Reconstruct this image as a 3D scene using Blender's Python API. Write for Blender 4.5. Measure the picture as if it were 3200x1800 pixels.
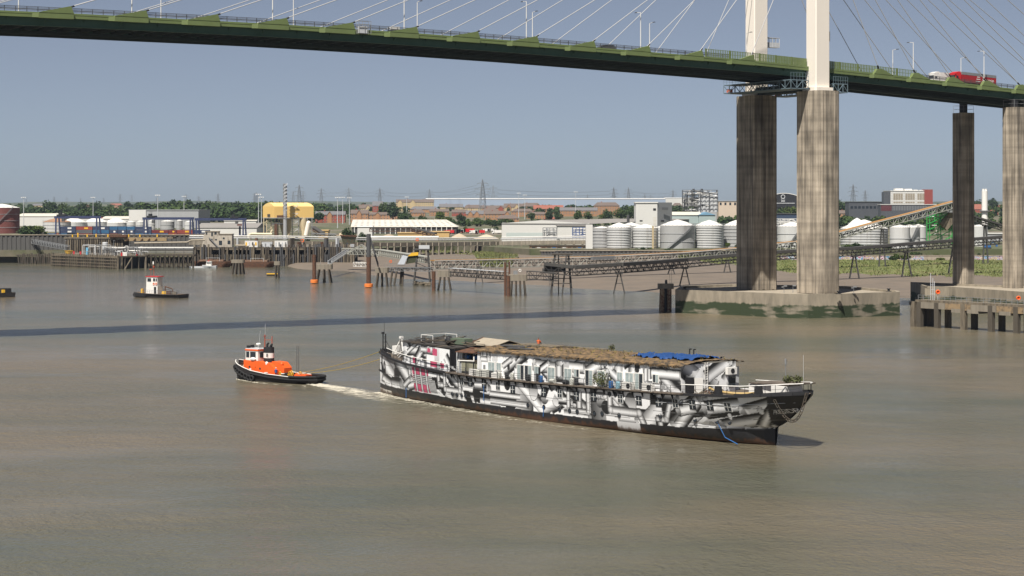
import bpy, bmesh, math, random
import numpy as np
from mathutils import Vector, Matrix
R = math.radians
random.seed(7)
rng = np.random.default_rng(11)
for o in list(bpy.data.objects): bpy.data.objects.remove(o, do_unlink=True)
scene = bpy.context.scene
COL = scene.collection

# ------------------------------------------------------------------ camera, sky, sun, exposure
F, YH, H = 6000.0, 645.0, 29.5            # focal length in photo pixels, horizon row, camera height (m)
cam = bpy.data.cameras.new('camera')
cam_o = bpy.data.objects.new('camera', cam); COL.objects.link(cam_o)
cam.sensor_width = 36.0; cam.lens = 36.0*F/3200.0
cam.shift_y = -(900.0-YH)/3200.0
cam.clip_start = 1.0; cam.clip_end = 60000.0
cam_o.location = (0, 0, H); cam_o.rotation_euler = (R(90), 0, 0)
scene.camera = cam_o

SUN_EL = R(58.0)
sd = Vector((-0.40, -0.917, 0)).normalized()*math.cos(SUN_EL); sd.z = math.sin(SUN_EL)
world = bpy.data.worlds.new('World'); scene.world = world; world.use_nodes = True
wn = world.node_tree.nodes; wl = world.node_tree.links
bgn = wn['Background']
sky = wn.new('ShaderNodeTexSky'); sky.sky_type = 'NISHITA'; sky.sun_disc = False
sky.sun_elevation = SUN_EL; sky.sun_rotation = math.atan2(sd.x, sd.y)
sky.altitude = 0; sky.air_density = 0.5; sky.dust_density = 0.35; sky.ozone_density = 6.0
hsv = wn.new('ShaderNodeHueSaturation'); hsv.inputs['Saturation'].default_value = 0.58
hsv.inputs['Value'].default_value = 0.625
wl.new(sky.outputs[0], hsv.inputs['Color']); wl.new(hsv.outputs[0], bgn.inputs['Color'])
bgn.inputs['Strength'].default_value = 0.075
sun = bpy.data.lights.new('sun', 'SUN'); sun.energy = 5.0; sun.angle = R(0.53); sun.color = (1.0, 0.95, 0.87)
sun_o = bpy.data.objects.new('sun', sun); COL.objects.link(sun_o)
sun_o.rotation_euler = sd.to_track_quat('Z', 'Y').to_euler(); sun_o.location = (-60, -60, 200)
scene.view_settings.view_transform = 'Standard'; scene.view_settings.look = 'None'
scene.view_settings.exposure = 0.55; scene.view_settings.gamma = 1.0
scene.view_settings.use_curve_mapping = False
scene.cycles.volume_bounces = 0
scene.cycles.max_bounces = 6

# ------------------------------------------------------------------ helpers
def G(px, py, z=0.0):
    Y = F*(H-z)/(py-YH); return Vector(((px-1600)/F*Y, Y, z))
def P(px, py, Y): return Vector(((px-1600)/F*Y, Y, H-(py-YH)/F*Y))
def zat(py, Y): return H-(py-YH)*Y/F
def xat(px, Y): return (px-1600)*Y/F
def yat(py, z): return F*(H-z)/(py-YH)

MATS = {}
def pm(name, col, rough=0.75, var=0.18, scale=0.6, metal=0.0, stretch=(1, 1, 1), col2=None, fac=(0.45, 0.65), bump=0.0, bscale=None, spec=0.4, detail=4):
    """procedural paint / stone / timber: two-octave noise variation, an optional second colour in patches, fine bump"""
    if name in MATS: return MATS[name]
    m = bpy.data.materials.new(name); m.use_nodes = True
    nt = m.node_tree; n = nt.nodes; l = nt.links
    b = n['Principled BSDF']
    b.inputs['Roughness'].default_value = rough; b.inputs['Metallic'].default_value = metal
    b.inputs['Specular IOR Level'].default_value = spec
    tc = n.new('ShaderNodeTexCoord'); mp = n.new('ShaderNodeMapping'); mp.inputs['Scale'].default_value = stretch
    l.new(tc.outputs['Object'], mp.inputs['Vector'])
    nz = n.new('ShaderNodeTexNoise'); nz.inputs['Scale'].default_value = scale; nz.inputs['Detail'].default_value = detail
    nz.inputs['Roughness'].default_value = 0.6
    l.new(mp.outputs[0], nz.inputs['Vector'])
    mx = n.new('ShaderNodeMix'); mx.data_type = 'RGBA'
    c = Vector(col)
    mx.inputs[6].default_value = (*[max(0, x*(1-var)) for x in c], 1); mx.inputs[7].default_value = (*[min(1, x*(1+var)) for x in c], 1)
    l.new(nz.outputs['Fac'], mx.inputs[0])
    out = mx.outputs[2]
    if col2:
        nz2 = n.new('ShaderNodeTexNoise'); nz2.inputs['Scale'].default_value = scale*1.7; nz2.inputs['Detail'].default_value = 6
        nz2.inputs['Roughness'].default_value = 0.65
        l.new(mp.outputs[0], nz2.inputs['Vector'])
        rp = n.new('ShaderNodeMapRange'); rp.inputs[1].default_value = fac[0]; rp.inputs[2].default_value = fac[1]
        l.new(nz2.outputs['Fac'], rp.inputs[0])
        m2 = n.new('ShaderNodeMix'); m2.data_type = 'RGBA'
        l.new(rp.outputs[0], m2.inputs[0]); l.new(out, m2.inputs[6]); m2.inputs[7].default_value = (*col2, 1)
        out = m2.outputs[2]
    l.new(out, b.inputs['Base Color'])
    if bump:
        nb = n.new('ShaderNodeTexNoise'); nb.inputs['Scale'].default_value = bscale or scale*6; nb.inputs['Detail'].default_value = 4
        l.new(tc.outputs['Object'], nb.inputs['Vector'])
        bp = n.new('ShaderNodeBump'); bp.inputs['Strength'].default_value = bump; bp.inputs['Distance'].default_value = 0.2
        l.new(nb.outputs['Fac'], bp.inputs['Height']); l.new(bp.outputs[0], b.inputs['Normal'])
    MATS[name] = m
    return m

class MB:
    """collects shapes in world (or local) coordinates; build() links them as ONE mesh object"""
    def __init__(s): s.v = []; s.f = []
    def add(s, vs, fs):
        k = len(s.v); s.v += [tuple(p) for p in vs]; s.f += [tuple(i+k for i in f) for f in fs]; return s
    def box(s, c, d, rz=0.0):
        """c = centre of the BASE, d = full sizes"""
        cx, cy, cz = c; a, b, h = d[0]/2, d[1]/2, d[2]; ca, sa = math.cos(rz), math.sin(rz)
        vs = [(cx+x*ca-y*sa, cy+x*sa+y*ca, cz+z) for z in (0, h) for x, y in ((-a, -b), (a, -b), (a, b), (-a, b))]
        return s.add(vs, [(3, 2, 1, 0), (4, 5, 6, 7), (0, 1, 5, 4), (1, 2, 6, 5), (2, 3, 7, 6), (3, 0, 4, 7)])
    def beam(s, p, q, w, h=None, up=(0, 0, 1)):
        p = Vector(p); q = Vector(q); h = h or w; d = q-p
        if d.length < 1e-6: return s
        d.normalize(); u = Vector(up)
        if abs(d.dot(u)) > 0.98: u = Vector((1, 0, 0)) if abs(d.x) < 0.9 else Vector((0, 1, 0))
        r = d.cross(u).normalized()*(w/2); u = r.cross(d).normalized()*(h/2)
        vs = [e+a*r+b*u for e in (p, q) for a, b in ((-1, -1), (1, -1), (1, 1), (-1, 1))]
        return s.add(vs, [(3, 2, 1, 0), (4, 5, 6, 7), (0, 1, 5, 4), (1, 2, 6, 5), (2, 3, 7, 6), (3, 0, 4, 7)])
    def tube(s, p, q, r, n=8, r2=None, caps=True):
        p = Vector(p); q = Vector(q); r2 = r if r2 is None else r2; d = q-p
        if d.length < 1e-6: return s
        d.normalize(); u = Vector((0, 0, 1)) if abs(d.z) < 0.95 else Vector((1, 0, 0))
        a = d.cross(u).normalized(); b = d.cross(a)
        vs = []
        for e, rr in ((p, r), (q, r2)):
            for k in range(n):
                t = 2*math.pi*k/n; vs.append(e+a*(rr*math.cos(t))+b*(rr*math.sin(t)))
        fs = [(k, (k+1) % n, n+(k+1) % n, n+k) for k in range(n)]
        if caps: fs += [tuple(range(n-1, -1, -1)), tuple(range(n, 2*n))]
        return s.add(vs, fs)
    def path(s, pts, r, n=6):
        for a, b in zip(pts[:-1], pts[1:]): s.tube(a, b, r, n)
        return s
    def lathe(s, prof, c, n=24, top=True, bottom=False):
        """prof = [(r, z)] from bottom to top round the vertical through c"""
        c = Vector(c); vs = []; fs = []
        for r, z in prof:
            for k in range(n):
                t = 2*math.pi*k/n; vs.append((c.x+r*math.cos(t), c.y+r*math.sin(t), c.z+z))
        for j in range(len(prof)-1):
            for k in range(n):
                fs.append((j*n+k, j*n+(k+1) % n, (j+1)*n+(k+1) % n, (j+1)*n+k))
        if top: fs.append(tuple(range((len(prof)-1)*n, len(prof)*n)))
        if bottom: fs.append(tuple(range(n-1, -1, -1)))
        return s.add(vs, fs)
    def prism(s, poly, z0, z1):
        """poly = [(x, y)] counter-clockwise"""
        n = len(poly)
        vs = [(x, y, z0) for x, y in poly]+[(x, y, z1) for x, y in poly]
        fs = [tuple(range(n-1, -1, -1)), tuple(range(n, 2*n))]+[(k, (k+1) % n, n+(k+1) % n, n+k) for k in range(n)]
        return s.add(vs, fs)
    def slab(s, pts, off):
        """polygon of 3-D points given thickness by the offset vector"""
        n = len(pts); o = Vector(off)
        vs = [Vector(p) for p in pts]+[Vector(p)+o for p in pts]
        fs = [tuple(range(n-1, -1, -1)), tuple(range(n, 2*n))]+[(k, (k+1) % n, n+(k+1) % n, n+k) for k in range(n)]
        return s.add(vs, fs)
    def blob(s, c, r, n=8, m=5, jit=0.0):
        c = Vector(c); rx, ry, rz = (r, r, r) if not hasattr(r, '__len__') else r
        vs = []; fs = []
        for j in range(m+1):
            ph = -math.pi/2+math.pi*j/m
            for k in range(n):
                t = 2*math.pi*k/n; q = 1+random.uniform(-jit, jit)
                vs.append((c.x+q*rx*math.cos(ph)*math.cos(t), c.y+q*ry*math.cos(ph)*math.sin(t), c.z+q*rz*math.sin(ph)))
        for j in range(m):
            for k in range(n): fs.append((j*n+k, j*n+(k+1) % n, (j+1)*n+(k+1) % n, (j+1)*n+k))
        return s.add(vs, fs)
    def torus(s, c, axis, RR, r, n=16, m=6):
        c = Vector(c); d = Vector(axis).normalized(); u = Vector((0, 0, 1)) if abs(d.z) < 0.95 else Vector((1, 0, 0))
        a = d.cross(u).normalized(); b = d.cross(a); vs = []; fs = []
        for k in range(n):
            t = 2*math.pi*k/n; e = a*math.cos(t)+b*math.sin(t)
            for j in range(m):
                p = 2*math.pi*j/m; vs.append(c+e*(RR+r*math.cos(p))+d*(r*math.sin(p)))
        for k in range(n):
            for j in range(m): fs.append((k*m+j, ((k+1) % n)*m+j, ((k+1) % n)*m+(j+1) % m, k*m+(j+1) % m))
        return s.add(vs, fs)
    def build(s, name, mat, parent=None, local=False, smooth=False, kind=None, label=None):
        me = bpy.data.meshes.new(name)
        vs = s.v
        if parent is not None and not local:
            inv = WM[parent.name].inverted(); vs = [tuple(inv @ Vector(p)) for p in vs]
        me.from_pydata(vs, [], s.f); me.materials.append(mat)
        if smooth:
            me.polygons.foreach_set('use_smooth', [True]*len(me.polygons))
            try: me.set_sharp_from_angle(angle=R(40))
            except Exception: pass
        o = bpy.data.objects.new(name, me); COL.objects.link(o)
        if parent is not None:
            o.parent = parent; WM[o.name] = WM[parent.name]
        else: WM[o.name] = Matrix.Identity(4)
        if kind: o['kind'] = kind
        if label: o['label'] = label
        return o
WM = {}
def tag(o, label=None, cat=None, group=None, kind=None):
    if label: o['label'] = label
    if cat: o['category'] = cat
    if group: o['group'] = group
    if kind: o['kind'] = kind
    return o
def thing(name, label, cat, loc=(0, 0, 0), rz=0.0, group=None):
    o = bpy.data.objects.new(name, None); COL.objects.link(o)
    o.location = loc; o.rotation_euler = (0, 0, rz); o.empty_display_size = 0.5
    WM[o.name] = Matrix.Translation(Vector(loc)) @ Matrix.Rotation(rz, 4, 'Z')
    return tag(o, label, cat, group)
def solo(name, mb, mat, label, cat, group=None, smooth=False, base=None):
    """a thing that is one mesh; its origin is moved to its base"""
    vs = np.array(mb.v); b = base or ((vs[:, 0].min()+vs[:, 0].max())/2, (vs[:, 1].min()+vs[:, 1].max())/2, vs[:, 2].min())
    m2 = MB(); m2.v = [tuple(p) for p in (vs-np.array(b))]; m2.f = mb.f
    o = m2.build(name, mat, smooth=smooth); o.location = b; WM[o.name] = Matrix.Translation(Vector(b))
    return tag(o, label, cat, group)
def copy_tree(src, loc, rz, label=None, scale=None, parent=None):
    c = src.copy(); COL.objects.link(c)
    if parent is None:
        c.location = loc; c.rotation_euler = (0, 0, rz)
        if scale: c.scale = (scale, scale, scale)
        if label: c['label'] = label
    else: c.parent = parent
    for ch in list(src.children): copy_tree(ch, None, 0, parent=c)
    return c

# ------------------------------------------------------------------ shared materials
M_conc = pm('concrete', (0.235, 0.205, 0.16), 0.9, 0.30, 0.35, stretch=(1, 1, 0.12), col2=(0.17, 0.145, 0.115), fac=(0.47, 0.66), bump=0.15)
M_concL = pm('pale_concrete', (0.33, 0.285, 0.22), 0.9, 0.25, 0.5, stretch=(1, 1, 0.2), col2=(0.26, 0.22, 0.17), fac=(0.5, 0.7))
M_white = pm('white_paint', (0.72, 0.70, 0.66), 0.55, 0.08, 0.8)
M_cream = pm('cream_paint', (0.82, 0.75, 0.66), 0.6, 0.05, 0.4, stretch=(1, 1, 0.15))
M_green = pm('green_paint', (0.135, 0.175, 0.065), 0.6, 0.22, 0.3)
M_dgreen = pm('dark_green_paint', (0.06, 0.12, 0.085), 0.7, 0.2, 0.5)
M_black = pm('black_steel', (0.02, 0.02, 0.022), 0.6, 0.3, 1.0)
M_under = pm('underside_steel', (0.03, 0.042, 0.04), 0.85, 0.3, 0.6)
M_grey = pm('grey_steel', (0.20, 0.205, 0.21), 0.55, 0.25, 1.0)
M_lgrey = pm('pale_grey_steel', (0.50, 0.51, 0.52), 0.5, 0.15, 0.8)
M_dgrey = pm('dark_grey_steel', (0.07, 0.07, 0.072), 0.7, 0.3, 0.9)
M_rust = pm('rusty_steel', (0.12, 0.055, 0.03), 0.9, 0.4, 1.2, col2=(0.05, 0.035, 0.028), bump=0.2)
M_timber = pm('weathered_timber', (0.080, 0.064, 0.049), 0.95, 0.35, 0.8, stretch=(1, 1, 0.2), col2=(0.045, 0.042, 0.034), fac=(0.45, 0.65))
M_timberL = pm('pale_timber', (0.175, 0.145, 0.105), 0.95, 0.3, 0.8, stretch=(1, 1, 0.2), col2=(0.075, 0.062, 0.045))
M_orange = pm('orange_paint', (0.75, 0.13, 0.02), 0.5, 0.12, 1.0)
M_yellow = pm('yellow_paint', (0.72, 0.42, 0.03), 0.6, 0.12, 1.0)
M_red = pm('red_paint', (0.55, 0.02, 0.025), 0.45, 0.1, 1.0)
M_blue = pm('blue_paint', (0.03, 0.12, 0.32), 0.6, 0.15, 1.0)
M_glass = pm('dark_glass', (0.025, 0.032, 0.04), 0.12, 0.3, 0.5, spec=0.6)
M_rubber = pm('rubber', (0.018, 0.018, 0.019), 0.85, 0.3, 3.0)
M_asph = pm('asphalt', (0.05, 0.05, 0.052), 0.95, 0.2, 0.4)
# ------------------------------------------------------------------ water, mud, land
def water_material():
    m = bpy.data.materials.new('muddy_river_water'); m.use_nodes = True
    n = m.node_tree.nodes; l = m.node_tree.links; b = n['Principled BSDF']
    b.inputs['IOR'].default_value = 1.33; b.inputs['Specular IOR Level'].default_value = 0.5
    geo = n.new('ShaderNodeNewGeometry')
    def noise(scale, stretch, detail=3, rough=0.55, rot=0.0):
        mp = n.new('ShaderNodeMapping'); mp.inputs['Scale'].default_value = stretch; mp.inputs['Rotation'].default_value = (0, 0, rot)
        l.new(geo.outputs['Position'], mp.inputs['Vector'])
        z = n.new('ShaderNodeTexNoise'); z.inputs['Scale'].default_value = scale; z.inputs['Detail'].default_value = detail; z.inputs['Roughness'].default_value = rough
        l.new(mp.outputs[0], z.inputs['Vector']); return z.outputs['Fac']
    def rng_(src, a, c, lo=0.0, hi=1.0):
        r = n.new('ShaderNodeMapRange'); r.inputs[1].default_value = a; r.inputs[2].default_value = c; r.inputs[3].default_value = lo; r.inputs[4].default_value = hi
        l.new(src, r.inputs[0]); return r.outputs[0]
    def mixc(fac, ca, cb):
        x = n.new('ShaderNodeMix'); x.data_type = 'RGBA'; l.new(fac, x.inputs[0])
        for i, c in ((6, ca), (7, cb)):
            if isinstance(c, tuple): x.inputs[i].default_value = (*c, 1)
            else: l.new(c, x.inputs[i])
        return x.outputs[2]
    big = noise(0.011, (0.55, 1.0, 1), 4, 0.6, 0.25)
    mid = noise(0.05, (0.5, 1.0, 1), 5, 0.65, 0.35)
    c1 = mixc(rng_(big, 0.40, 0.62), (0.088, 0.089, 0.062), (0.155, 0.124, 0.082))
    c2 = mixc(rng_(mid, 0.52, 0.75, 0, 0.35), c1, (0.185, 0.160, 0.125))
    l.new(c2, b.inputs['Base Color'])
    slick = rng_(noise(0.016, (0.45, 1.1, 1), 6, 0.68, 0.2), 0.47, 0.60)
    sy = n.new('ShaderNodeSeparateXYZ'); l.new(geo.outputs['Position'], sy.inputs[0])      # calmer water in the lee of the far bank
    mxx = n.new('ShaderNodeMath'); mxx.operation = 'MAXIMUM'; l.new(slick, mxx.inputs[0]); l.new(rng_(sy.outputs['Y'], 330, 620, 0, 0.85), mxx.inputs[1]); slick = mxx.outputs[0]
    rr = n.new('ShaderNodeMapRange'); rr.inputs[3].default_value = 0.26; rr.inputs[4].default_value = 0.09
    l.new(slick, rr.inputs[0]); l.new(rr.outputs[0], b.inputs['Roughness'])
    w1 = noise(0.36, (1, 0.75, 1), 5, 0.66, 0.45); w2 = noise(1.7, (1, 0.8, 1), 3, 0.6, 0.9)
    add = n.new('ShaderNodeMath'); add.operation = 'MULTIPLY_ADD'; add.inputs[1].default_value = 0.55
    l.new(w2, add.inputs[0]); l.new(w1, add.inputs[2])
    w0 = noise(0.11, (0.45, 1.0, 1), 3, 0.6, 0.3); ad2 = n.new('ShaderNodeMath'); ad2.operation = 'MULTIPLY_ADD'; ad2.inputs[1].default_value = 1.0; l.new(w0, ad2.inputs[0]); l.new(add.outputs[0], ad2.inputs[2]); add = ad2
    st = n.new('ShaderNodeMapRange'); st.inputs[3].default_value = 0.95; st.inputs[4].default_value = 0.22
    l.new(slick, st.inputs[0])
    bp = n.new('ShaderNodeBump'); bp.inputs['Distance'].default_value = 0.9
    l.new(st.outputs[0], bp.inputs['Strength']); l.new(add.outputs[0], bp.inputs['Height']); l.new(bp.outputs[0], b.inputs['Normal'])
    return m
M_water = water_material()
MB().add([(-3500, -60, 0), (3500, -60, 0), (3500, 1500, 0), (-3500, 1500, 0)], [(0, 1, 2, 3)]).build('river', M_water, kind='structure')

# ground profile (z by distance): flat port land, a rise under the houses, low hills far off
def gz(x, y):
    LND = 6.5
    if y < 1500: return LND
    if y < 3000: return LND+(y-1500)/1500*14.0
    if y < 6000: return 20.5+(y-3000)/3000*6.0
    return 26.5
M_land = pm('land', (0.075, 0.085, 0.04), 0.95, 0.35, 0.012, col2=(0.17, 0.145, 0.11), fac=(0.44, 0.6), detail=6)
M_mud = pm('tidal_mud', (0.175, 0.140, 0.108), 0.6, 0.16, 0.05, col2=(0.145, 0.12, 0.095), fac=(0.45, 0.62), bump=0.3, bscale=0.6, detail=6)
M_hill = pm('far_hills', (0.05, 0.07, 0.045), 0.95, 0.5, 0.008, stretch=(1, 0.4, 1), col2=(0.13, 0.13, 0.07), fac=(0.5, 0.58), detail=8)
# shoreline of the hard land, left to right (photo column, row at the foot of the quay walls)
shore = [(-900, 1010), (300, 1010), (620, 985), (1110, 985), (1640, 1035), (1700, 1030), (1900, 1030), (2300, 1030), (3500, 1010)]
vs = []; fs = []
xsr = np.linspace(-0.62, 0.62, 125)
def shore_y(u):
    px = 1600+u*F
    if px < 1080: return 1010.0
    if px < 1650: return 1010+(px-1080)/570*260 if px < 1400 else 1156-(px-1400)/250*118
    return 1034.0
ys_ = [0.0, 40, 120, 250, 420, 700, 1000, 1400, 1900, 2600, 3600, 5200]
for j, dy in enumerate(ys_):
    for u in xsr:
        y0 = shore_y(u); y = y0+dy; vs.append((u*y, y, gz(u*y, y)))
nn_ = len(xsr)
for j in range(len(ys_)-1):
    for k in range(nn_-1): fs.append((j*nn_+k, j*nn_+k+1, (j+1)*nn_+k+1, (j+1)*nn_+k))
# the front edge drops below the mud
k0 = len(vs)
for u in xsr: y0 = shore_y(u); vs.append((u*y0, y0, -1.0))
for k in range(nn_-1): fs.append((k0+k, k0+k+1, k+1, k))
MB().add(vs, fs).build('land', M_land, kind='structure')
# hills: ridges at 6 to 11.5 km
vs = []; fs = []; NX = 160; rows = [5200, 6200, 7400, 8600, 9800, 11200]
hgt = [24, 27, 34, 40, 52, 56]
for j, y in enumerate(rows):
    for k in range(NX):
        u = -0.75+1.5*k/(NX-1)
        w = 0.5+0.5*math.sin(u*14+j*1.7)*math.cos(u*31+j*0.6)
        vs.append((u*y, y, hgt[j]*(0.80+0.28*w)+(3*math.sin(u*90+j) if j > 1 else 0)))
for j in range(len(rows)-1):
    for k in range(NX-1): fs.append((j*NX+k, j*NX+k+1, (j+1)*NX+k+1, (j+1)*NX+k))
MB().add(vs, fs).build('hills', M_hill, kind='structure', smooth=True)
# mud flat: a gentle bank rising from the waterline to the quay walls
edge = [(-200, 806), (600, 806), (880, 826), (930, 840), (1000, 845), (1080, 846), (1150, 858), (1240, 872), (1450, 880), (1560, 888), (1700, 893), (1800, 903), (1900, 908), (2040, 915), (2110, 925), (2300, 930), (2600, 930), (2800, 934), (2900, 936), (3100, 930), (3600, 930)]
back = [(-200, 1000), (300, 1000), (700, 995), (950, 1005), (1080, 1018), (1150, 1045), (1240, 1100), (1400, 1170), (1480, 1130), (1560, 1085), (1640, 1042), (1700, 1040), (1800, 1040), (2000, 1040), (2300, 1040), (2600, 1040), (3000, 1040), (3600, 1040)]
def lerp(tab, x):
    for (a, p), (b, q) in zip(tab[:-1], tab[1:]):
        if x <= b: return p+(q-p)*(max(x, a)-a)/(b-a)
    return tab[-1][1]
vs = []; fs = []; pxs = list(range(-200, 3601, 25)); NR = 9
def mud_pt(px, t):
    y0 = F*H/(lerp(edge, px)-YH)-4; u = (px-1600)/F; y1 = lerp(back, px)+2
    y = y0+(y1-y0)*t; z = -0.12+3.3*t**0.8+0.12*math.sin(u*160+t*9)*math.sin(t*11+u*50)*min(1, t*5)
    return (u*y, y, z)
for j in range(NR):
    for px in pxs: vs.append(mud_pt(px, j/(NR-1)))
for j in range(NR-1):
    for k in range(len(pxs)-1): fs.append((j*len(pxs)+k, j*len(pxs)+k+1, (j+1)*len(pxs)+k+1, (j+1)*len(pxs)+k))
MB().add(vs, fs).build('mudflat', M_mud, kind='structure', smooth=True)
# ------------------------------------------------------------------ the bridge
BT = Vector((0.8568, 0.5157, 0)); BN = Vector((0.5157, -0.8568, 0)); B0 = Vector((-96.06, 417.5, 0))
BRZ = math.atan2(BT.y, BT.x)
def BP(a, n, z): return B0+BT*a+BN*n+Vector((0, 0, z))
def bz(a):                       # level of the deck edge
    ks = [(-60, 70.9), (0, 71.5), (50, 71.55), (85, 71.15), (119, 70.45), (153, 69.5), (187, 68.55), (209, 67.6), (232, 66.6), (286, 64.0), (340, 61.2), (420, 56.9)]
    return lerp(ks, a)
bridge = thing('cable_stayed_bridge', 'cable-stayed road bridge with green steel deck crossing above the river', 'bridge', BP(209.1, -12, 0), 0)
A0, A1 = -58, 400
arange = [A0+k*(A1-A0)/60 for k in range(61)]
def strip(sec, name, mat, closed=True, a0=A0, a1=A1, nseg=60, kind=None, par=None):
    """sweep a section [(n, dz)] along the deck"""
    mb = MB(); vs = []; fs = []; m = len(sec)
    for k in range(nseg+1):
        a = a0+(a1-a0)*k/nseg
        for n_, dz in sec: vs.append(BP(a, n_, bz(a)+dz))
    for k in range(nseg):
        for j in range(m if closed else m-1): fs.append((k*m+j, (k+1)*m+j, (k+1)*m+(j+1) % m, k*m+(j+1) % m))
    if closed: fs += [tuple(range(m)), tuple(range((nseg+1)*m-1, nseg*m-1, -1))]
    return mb.add(vs, fs).build(name, mat, par or bridge, kind=kind)
WD = 21.5
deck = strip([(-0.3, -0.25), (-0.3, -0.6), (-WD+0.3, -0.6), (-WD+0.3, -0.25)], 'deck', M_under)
strip([(-0.9, -0.22), (-0.9, -0.245), (-WD+0.9, -0.245), (-WD+0.9, -0.22)], 'carriageway', M_asph, par=deck)
for nm, n0 in (('near', 0.0), ('far', -WD)):
    s_ = 1 if n0 == 0 else -1
    f_ = strip([(n0, 0), (n0, -1.15), (n0-0.12*s_, -1.15), (n0-0.12*s_, -0.12), (n0-0.7*s_, -0.12), (n0-0.7*s_, 0)], 'fascia', M_green)
    strip([(n0+0.05*s_, -0.42), (n0+0.05*s_, -0.34), (n0+0.003*s_, -0.34), (n0+0.003*s_, -0.42)], 'fascia_lip', M_green, par=f_)
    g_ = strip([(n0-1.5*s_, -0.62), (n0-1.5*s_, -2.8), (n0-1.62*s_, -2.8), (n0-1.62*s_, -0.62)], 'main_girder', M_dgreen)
    strip([(n0-1.15*s_, -2.8), (n0-1.15*s_, -2.9), (n0-1.95*s_, -2.9), (n0-1.95*s_, -2.8)], 'bottom_flange', M_dgreen, par=g_)
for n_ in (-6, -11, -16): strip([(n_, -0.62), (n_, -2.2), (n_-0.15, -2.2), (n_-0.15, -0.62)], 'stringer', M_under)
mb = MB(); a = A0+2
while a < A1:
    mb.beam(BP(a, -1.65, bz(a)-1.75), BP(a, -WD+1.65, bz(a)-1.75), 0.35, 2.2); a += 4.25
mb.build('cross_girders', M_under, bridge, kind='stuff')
mb = MB(); a = A0+2
while a < A1:                       # knees under the fascia
    for n0, s_ in ((0, 1), (-WD, -1)): mb.slab([BP(a, n0-0.15*s_, bz(a)-0.62), BP(a, n0-1.48*s_, bz(a)-0.62), BP(a, n0-1.48*s_, bz(a)-2.0)], BT*0.08)
    a += 8.5
mb.build('edge_brackets', M_dgreen, bridge, kind='stuff')
# maintenance walkway rails hung below the deck
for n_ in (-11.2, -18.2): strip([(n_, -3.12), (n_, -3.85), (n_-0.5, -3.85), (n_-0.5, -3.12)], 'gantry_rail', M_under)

# anchor housings and cables
anch_l = [(17.0*i, i) for i in range(-2, 12)]
anch_r = [232.1+13.7*k for k in range(9)]
TOW = 209.1
ztop = {i: 111.5+2.75*(11-i) for i in range(-2, 12)}
M_cable = pm('cable_sheath', (0.46, 0.46, 0.46), 0.38, 0.04, 0.2, spec=1.0)
def housing(a, n0, s_, left, steep):
    """green box with a sloping hood that the cable leaves"""
    mb = MB(); z = bz(a); ol = 0.75*s_
    if left: prof = [(-7.2, -1.3), (0.6, -1.3), (0.6, -0.35), (0.55, 0.0), (-0.0, 1.5), (-6.9+steep*2.4, 0.0), (-7.2, -0.3)]
    else: prof = [(-2.6, -1.3), (4.6, -1.3), (4.6, -0.3), (4.3, 0.0), (0.2, 1.45), (-1.4, 1.2), (-2.3, 0.0), (-2.6, -0.35)]
    front = [BP(a+p, n0+ol, bz(a+p)+q) for p, q in prof]; rear = [BP(a+p, n0-0.35*s_, bz(a+p)+q) for p, q in prof]
    m = len(prof); fs = [tuple(range(m)), tuple(range(2*m-1, m-1, -1))]+[(k, m+k, m+(k+1) % m, (k+1) % m) for k in range(m)]
    if s_ < 0: fs = [f[::-1] for f in fs]
    mb.add(front+rear, fs)
    # bevelled leading cheek
    e = -8.4 if left else -3.7; b_ = -7.2 if left else -2.6
    mb.slab([BP(a+e, n0+0.02*s_, bz(a)-1.25), BP(a+b_, n0+ol*0.98, bz(a)-1.28), BP(a+b_, n0+0.02*s_, bz(a)-1.28)], (0, 0, 0.95))
    h = mb.build('anchor_housing', M_green, bridge)
    MB().slab([BP(a+p, n0+ol+0.06*s_, bz(a+p)-0.12) for p in ((-7.2, 0.6) if left else (-2.6, 4.6))]+[BP(a+p, n0+ol+0.06*s_, bz(a+p)-0.02) for p in ((0.6, -7.2) if left else (4.6, -2.6))], BN*(-0.05*s_)).build('lip', M_green, h)
    MB().slab([BP(a-(5.5 if left else 1.8), n0, z-1.31), BP(a-(5.5 if left else 1.8), n0+ol, z-1.31), BP(a-(5.5 if left else 1.8), n0-1.3*s_, z-2.5)], BT*0.1).build('bracket', M_dgreen, h)
    return h
for n0, s_ in ((0.0, 1), (-WD, -1)):
    nl = -0.1 if s_ > 0 else -WD+0.1
    for a, i in anch_l:
        housing(a, n0, s_, True, max(0, (i-6)/5))
        MB().tube(BP(a-0.2, nl, bz(a)+1.3), BP(TOW-1.2, nl*1.0-(0.4 if s_ > 0 else -0.4), ztop[i]), 0.105, 8).build('cable', M_cable, bridge)
        d = (BP(TOW-1.2, nl, ztop[i])-BP(a, nl, bz(a)+1.3)).normalized()
        MB().tube(BP(a, nl, bz(a)+1.3), BP(a, nl, bz(a)+1.3)+d*1.0, 0.2, 8).build('cable_socket', M_black, bridge)
    for k, a in enumerate(anch_r):
        housing(a, n0, s_, False, 0)
        MB().tube(BP(a, nl, bz(a)+1.1), BP(TOW+1.2, nl-(0.4 if s_ > 0 else -0.4), 112+2.9*k), 0.105, 8).build('cable', M_cable, bridge)
        d = (BP(TOW+1.2, nl, 112+2.9*k)-BP(a, nl, bz(a)+1.1)).normalized()
        MB().tube(BP(a, nl, bz(a)+1.1), BP(a, nl, bz(a)+1.1)+d*1.4, 0.22, 8).build('cable_socket', M_black, bridge)

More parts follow.
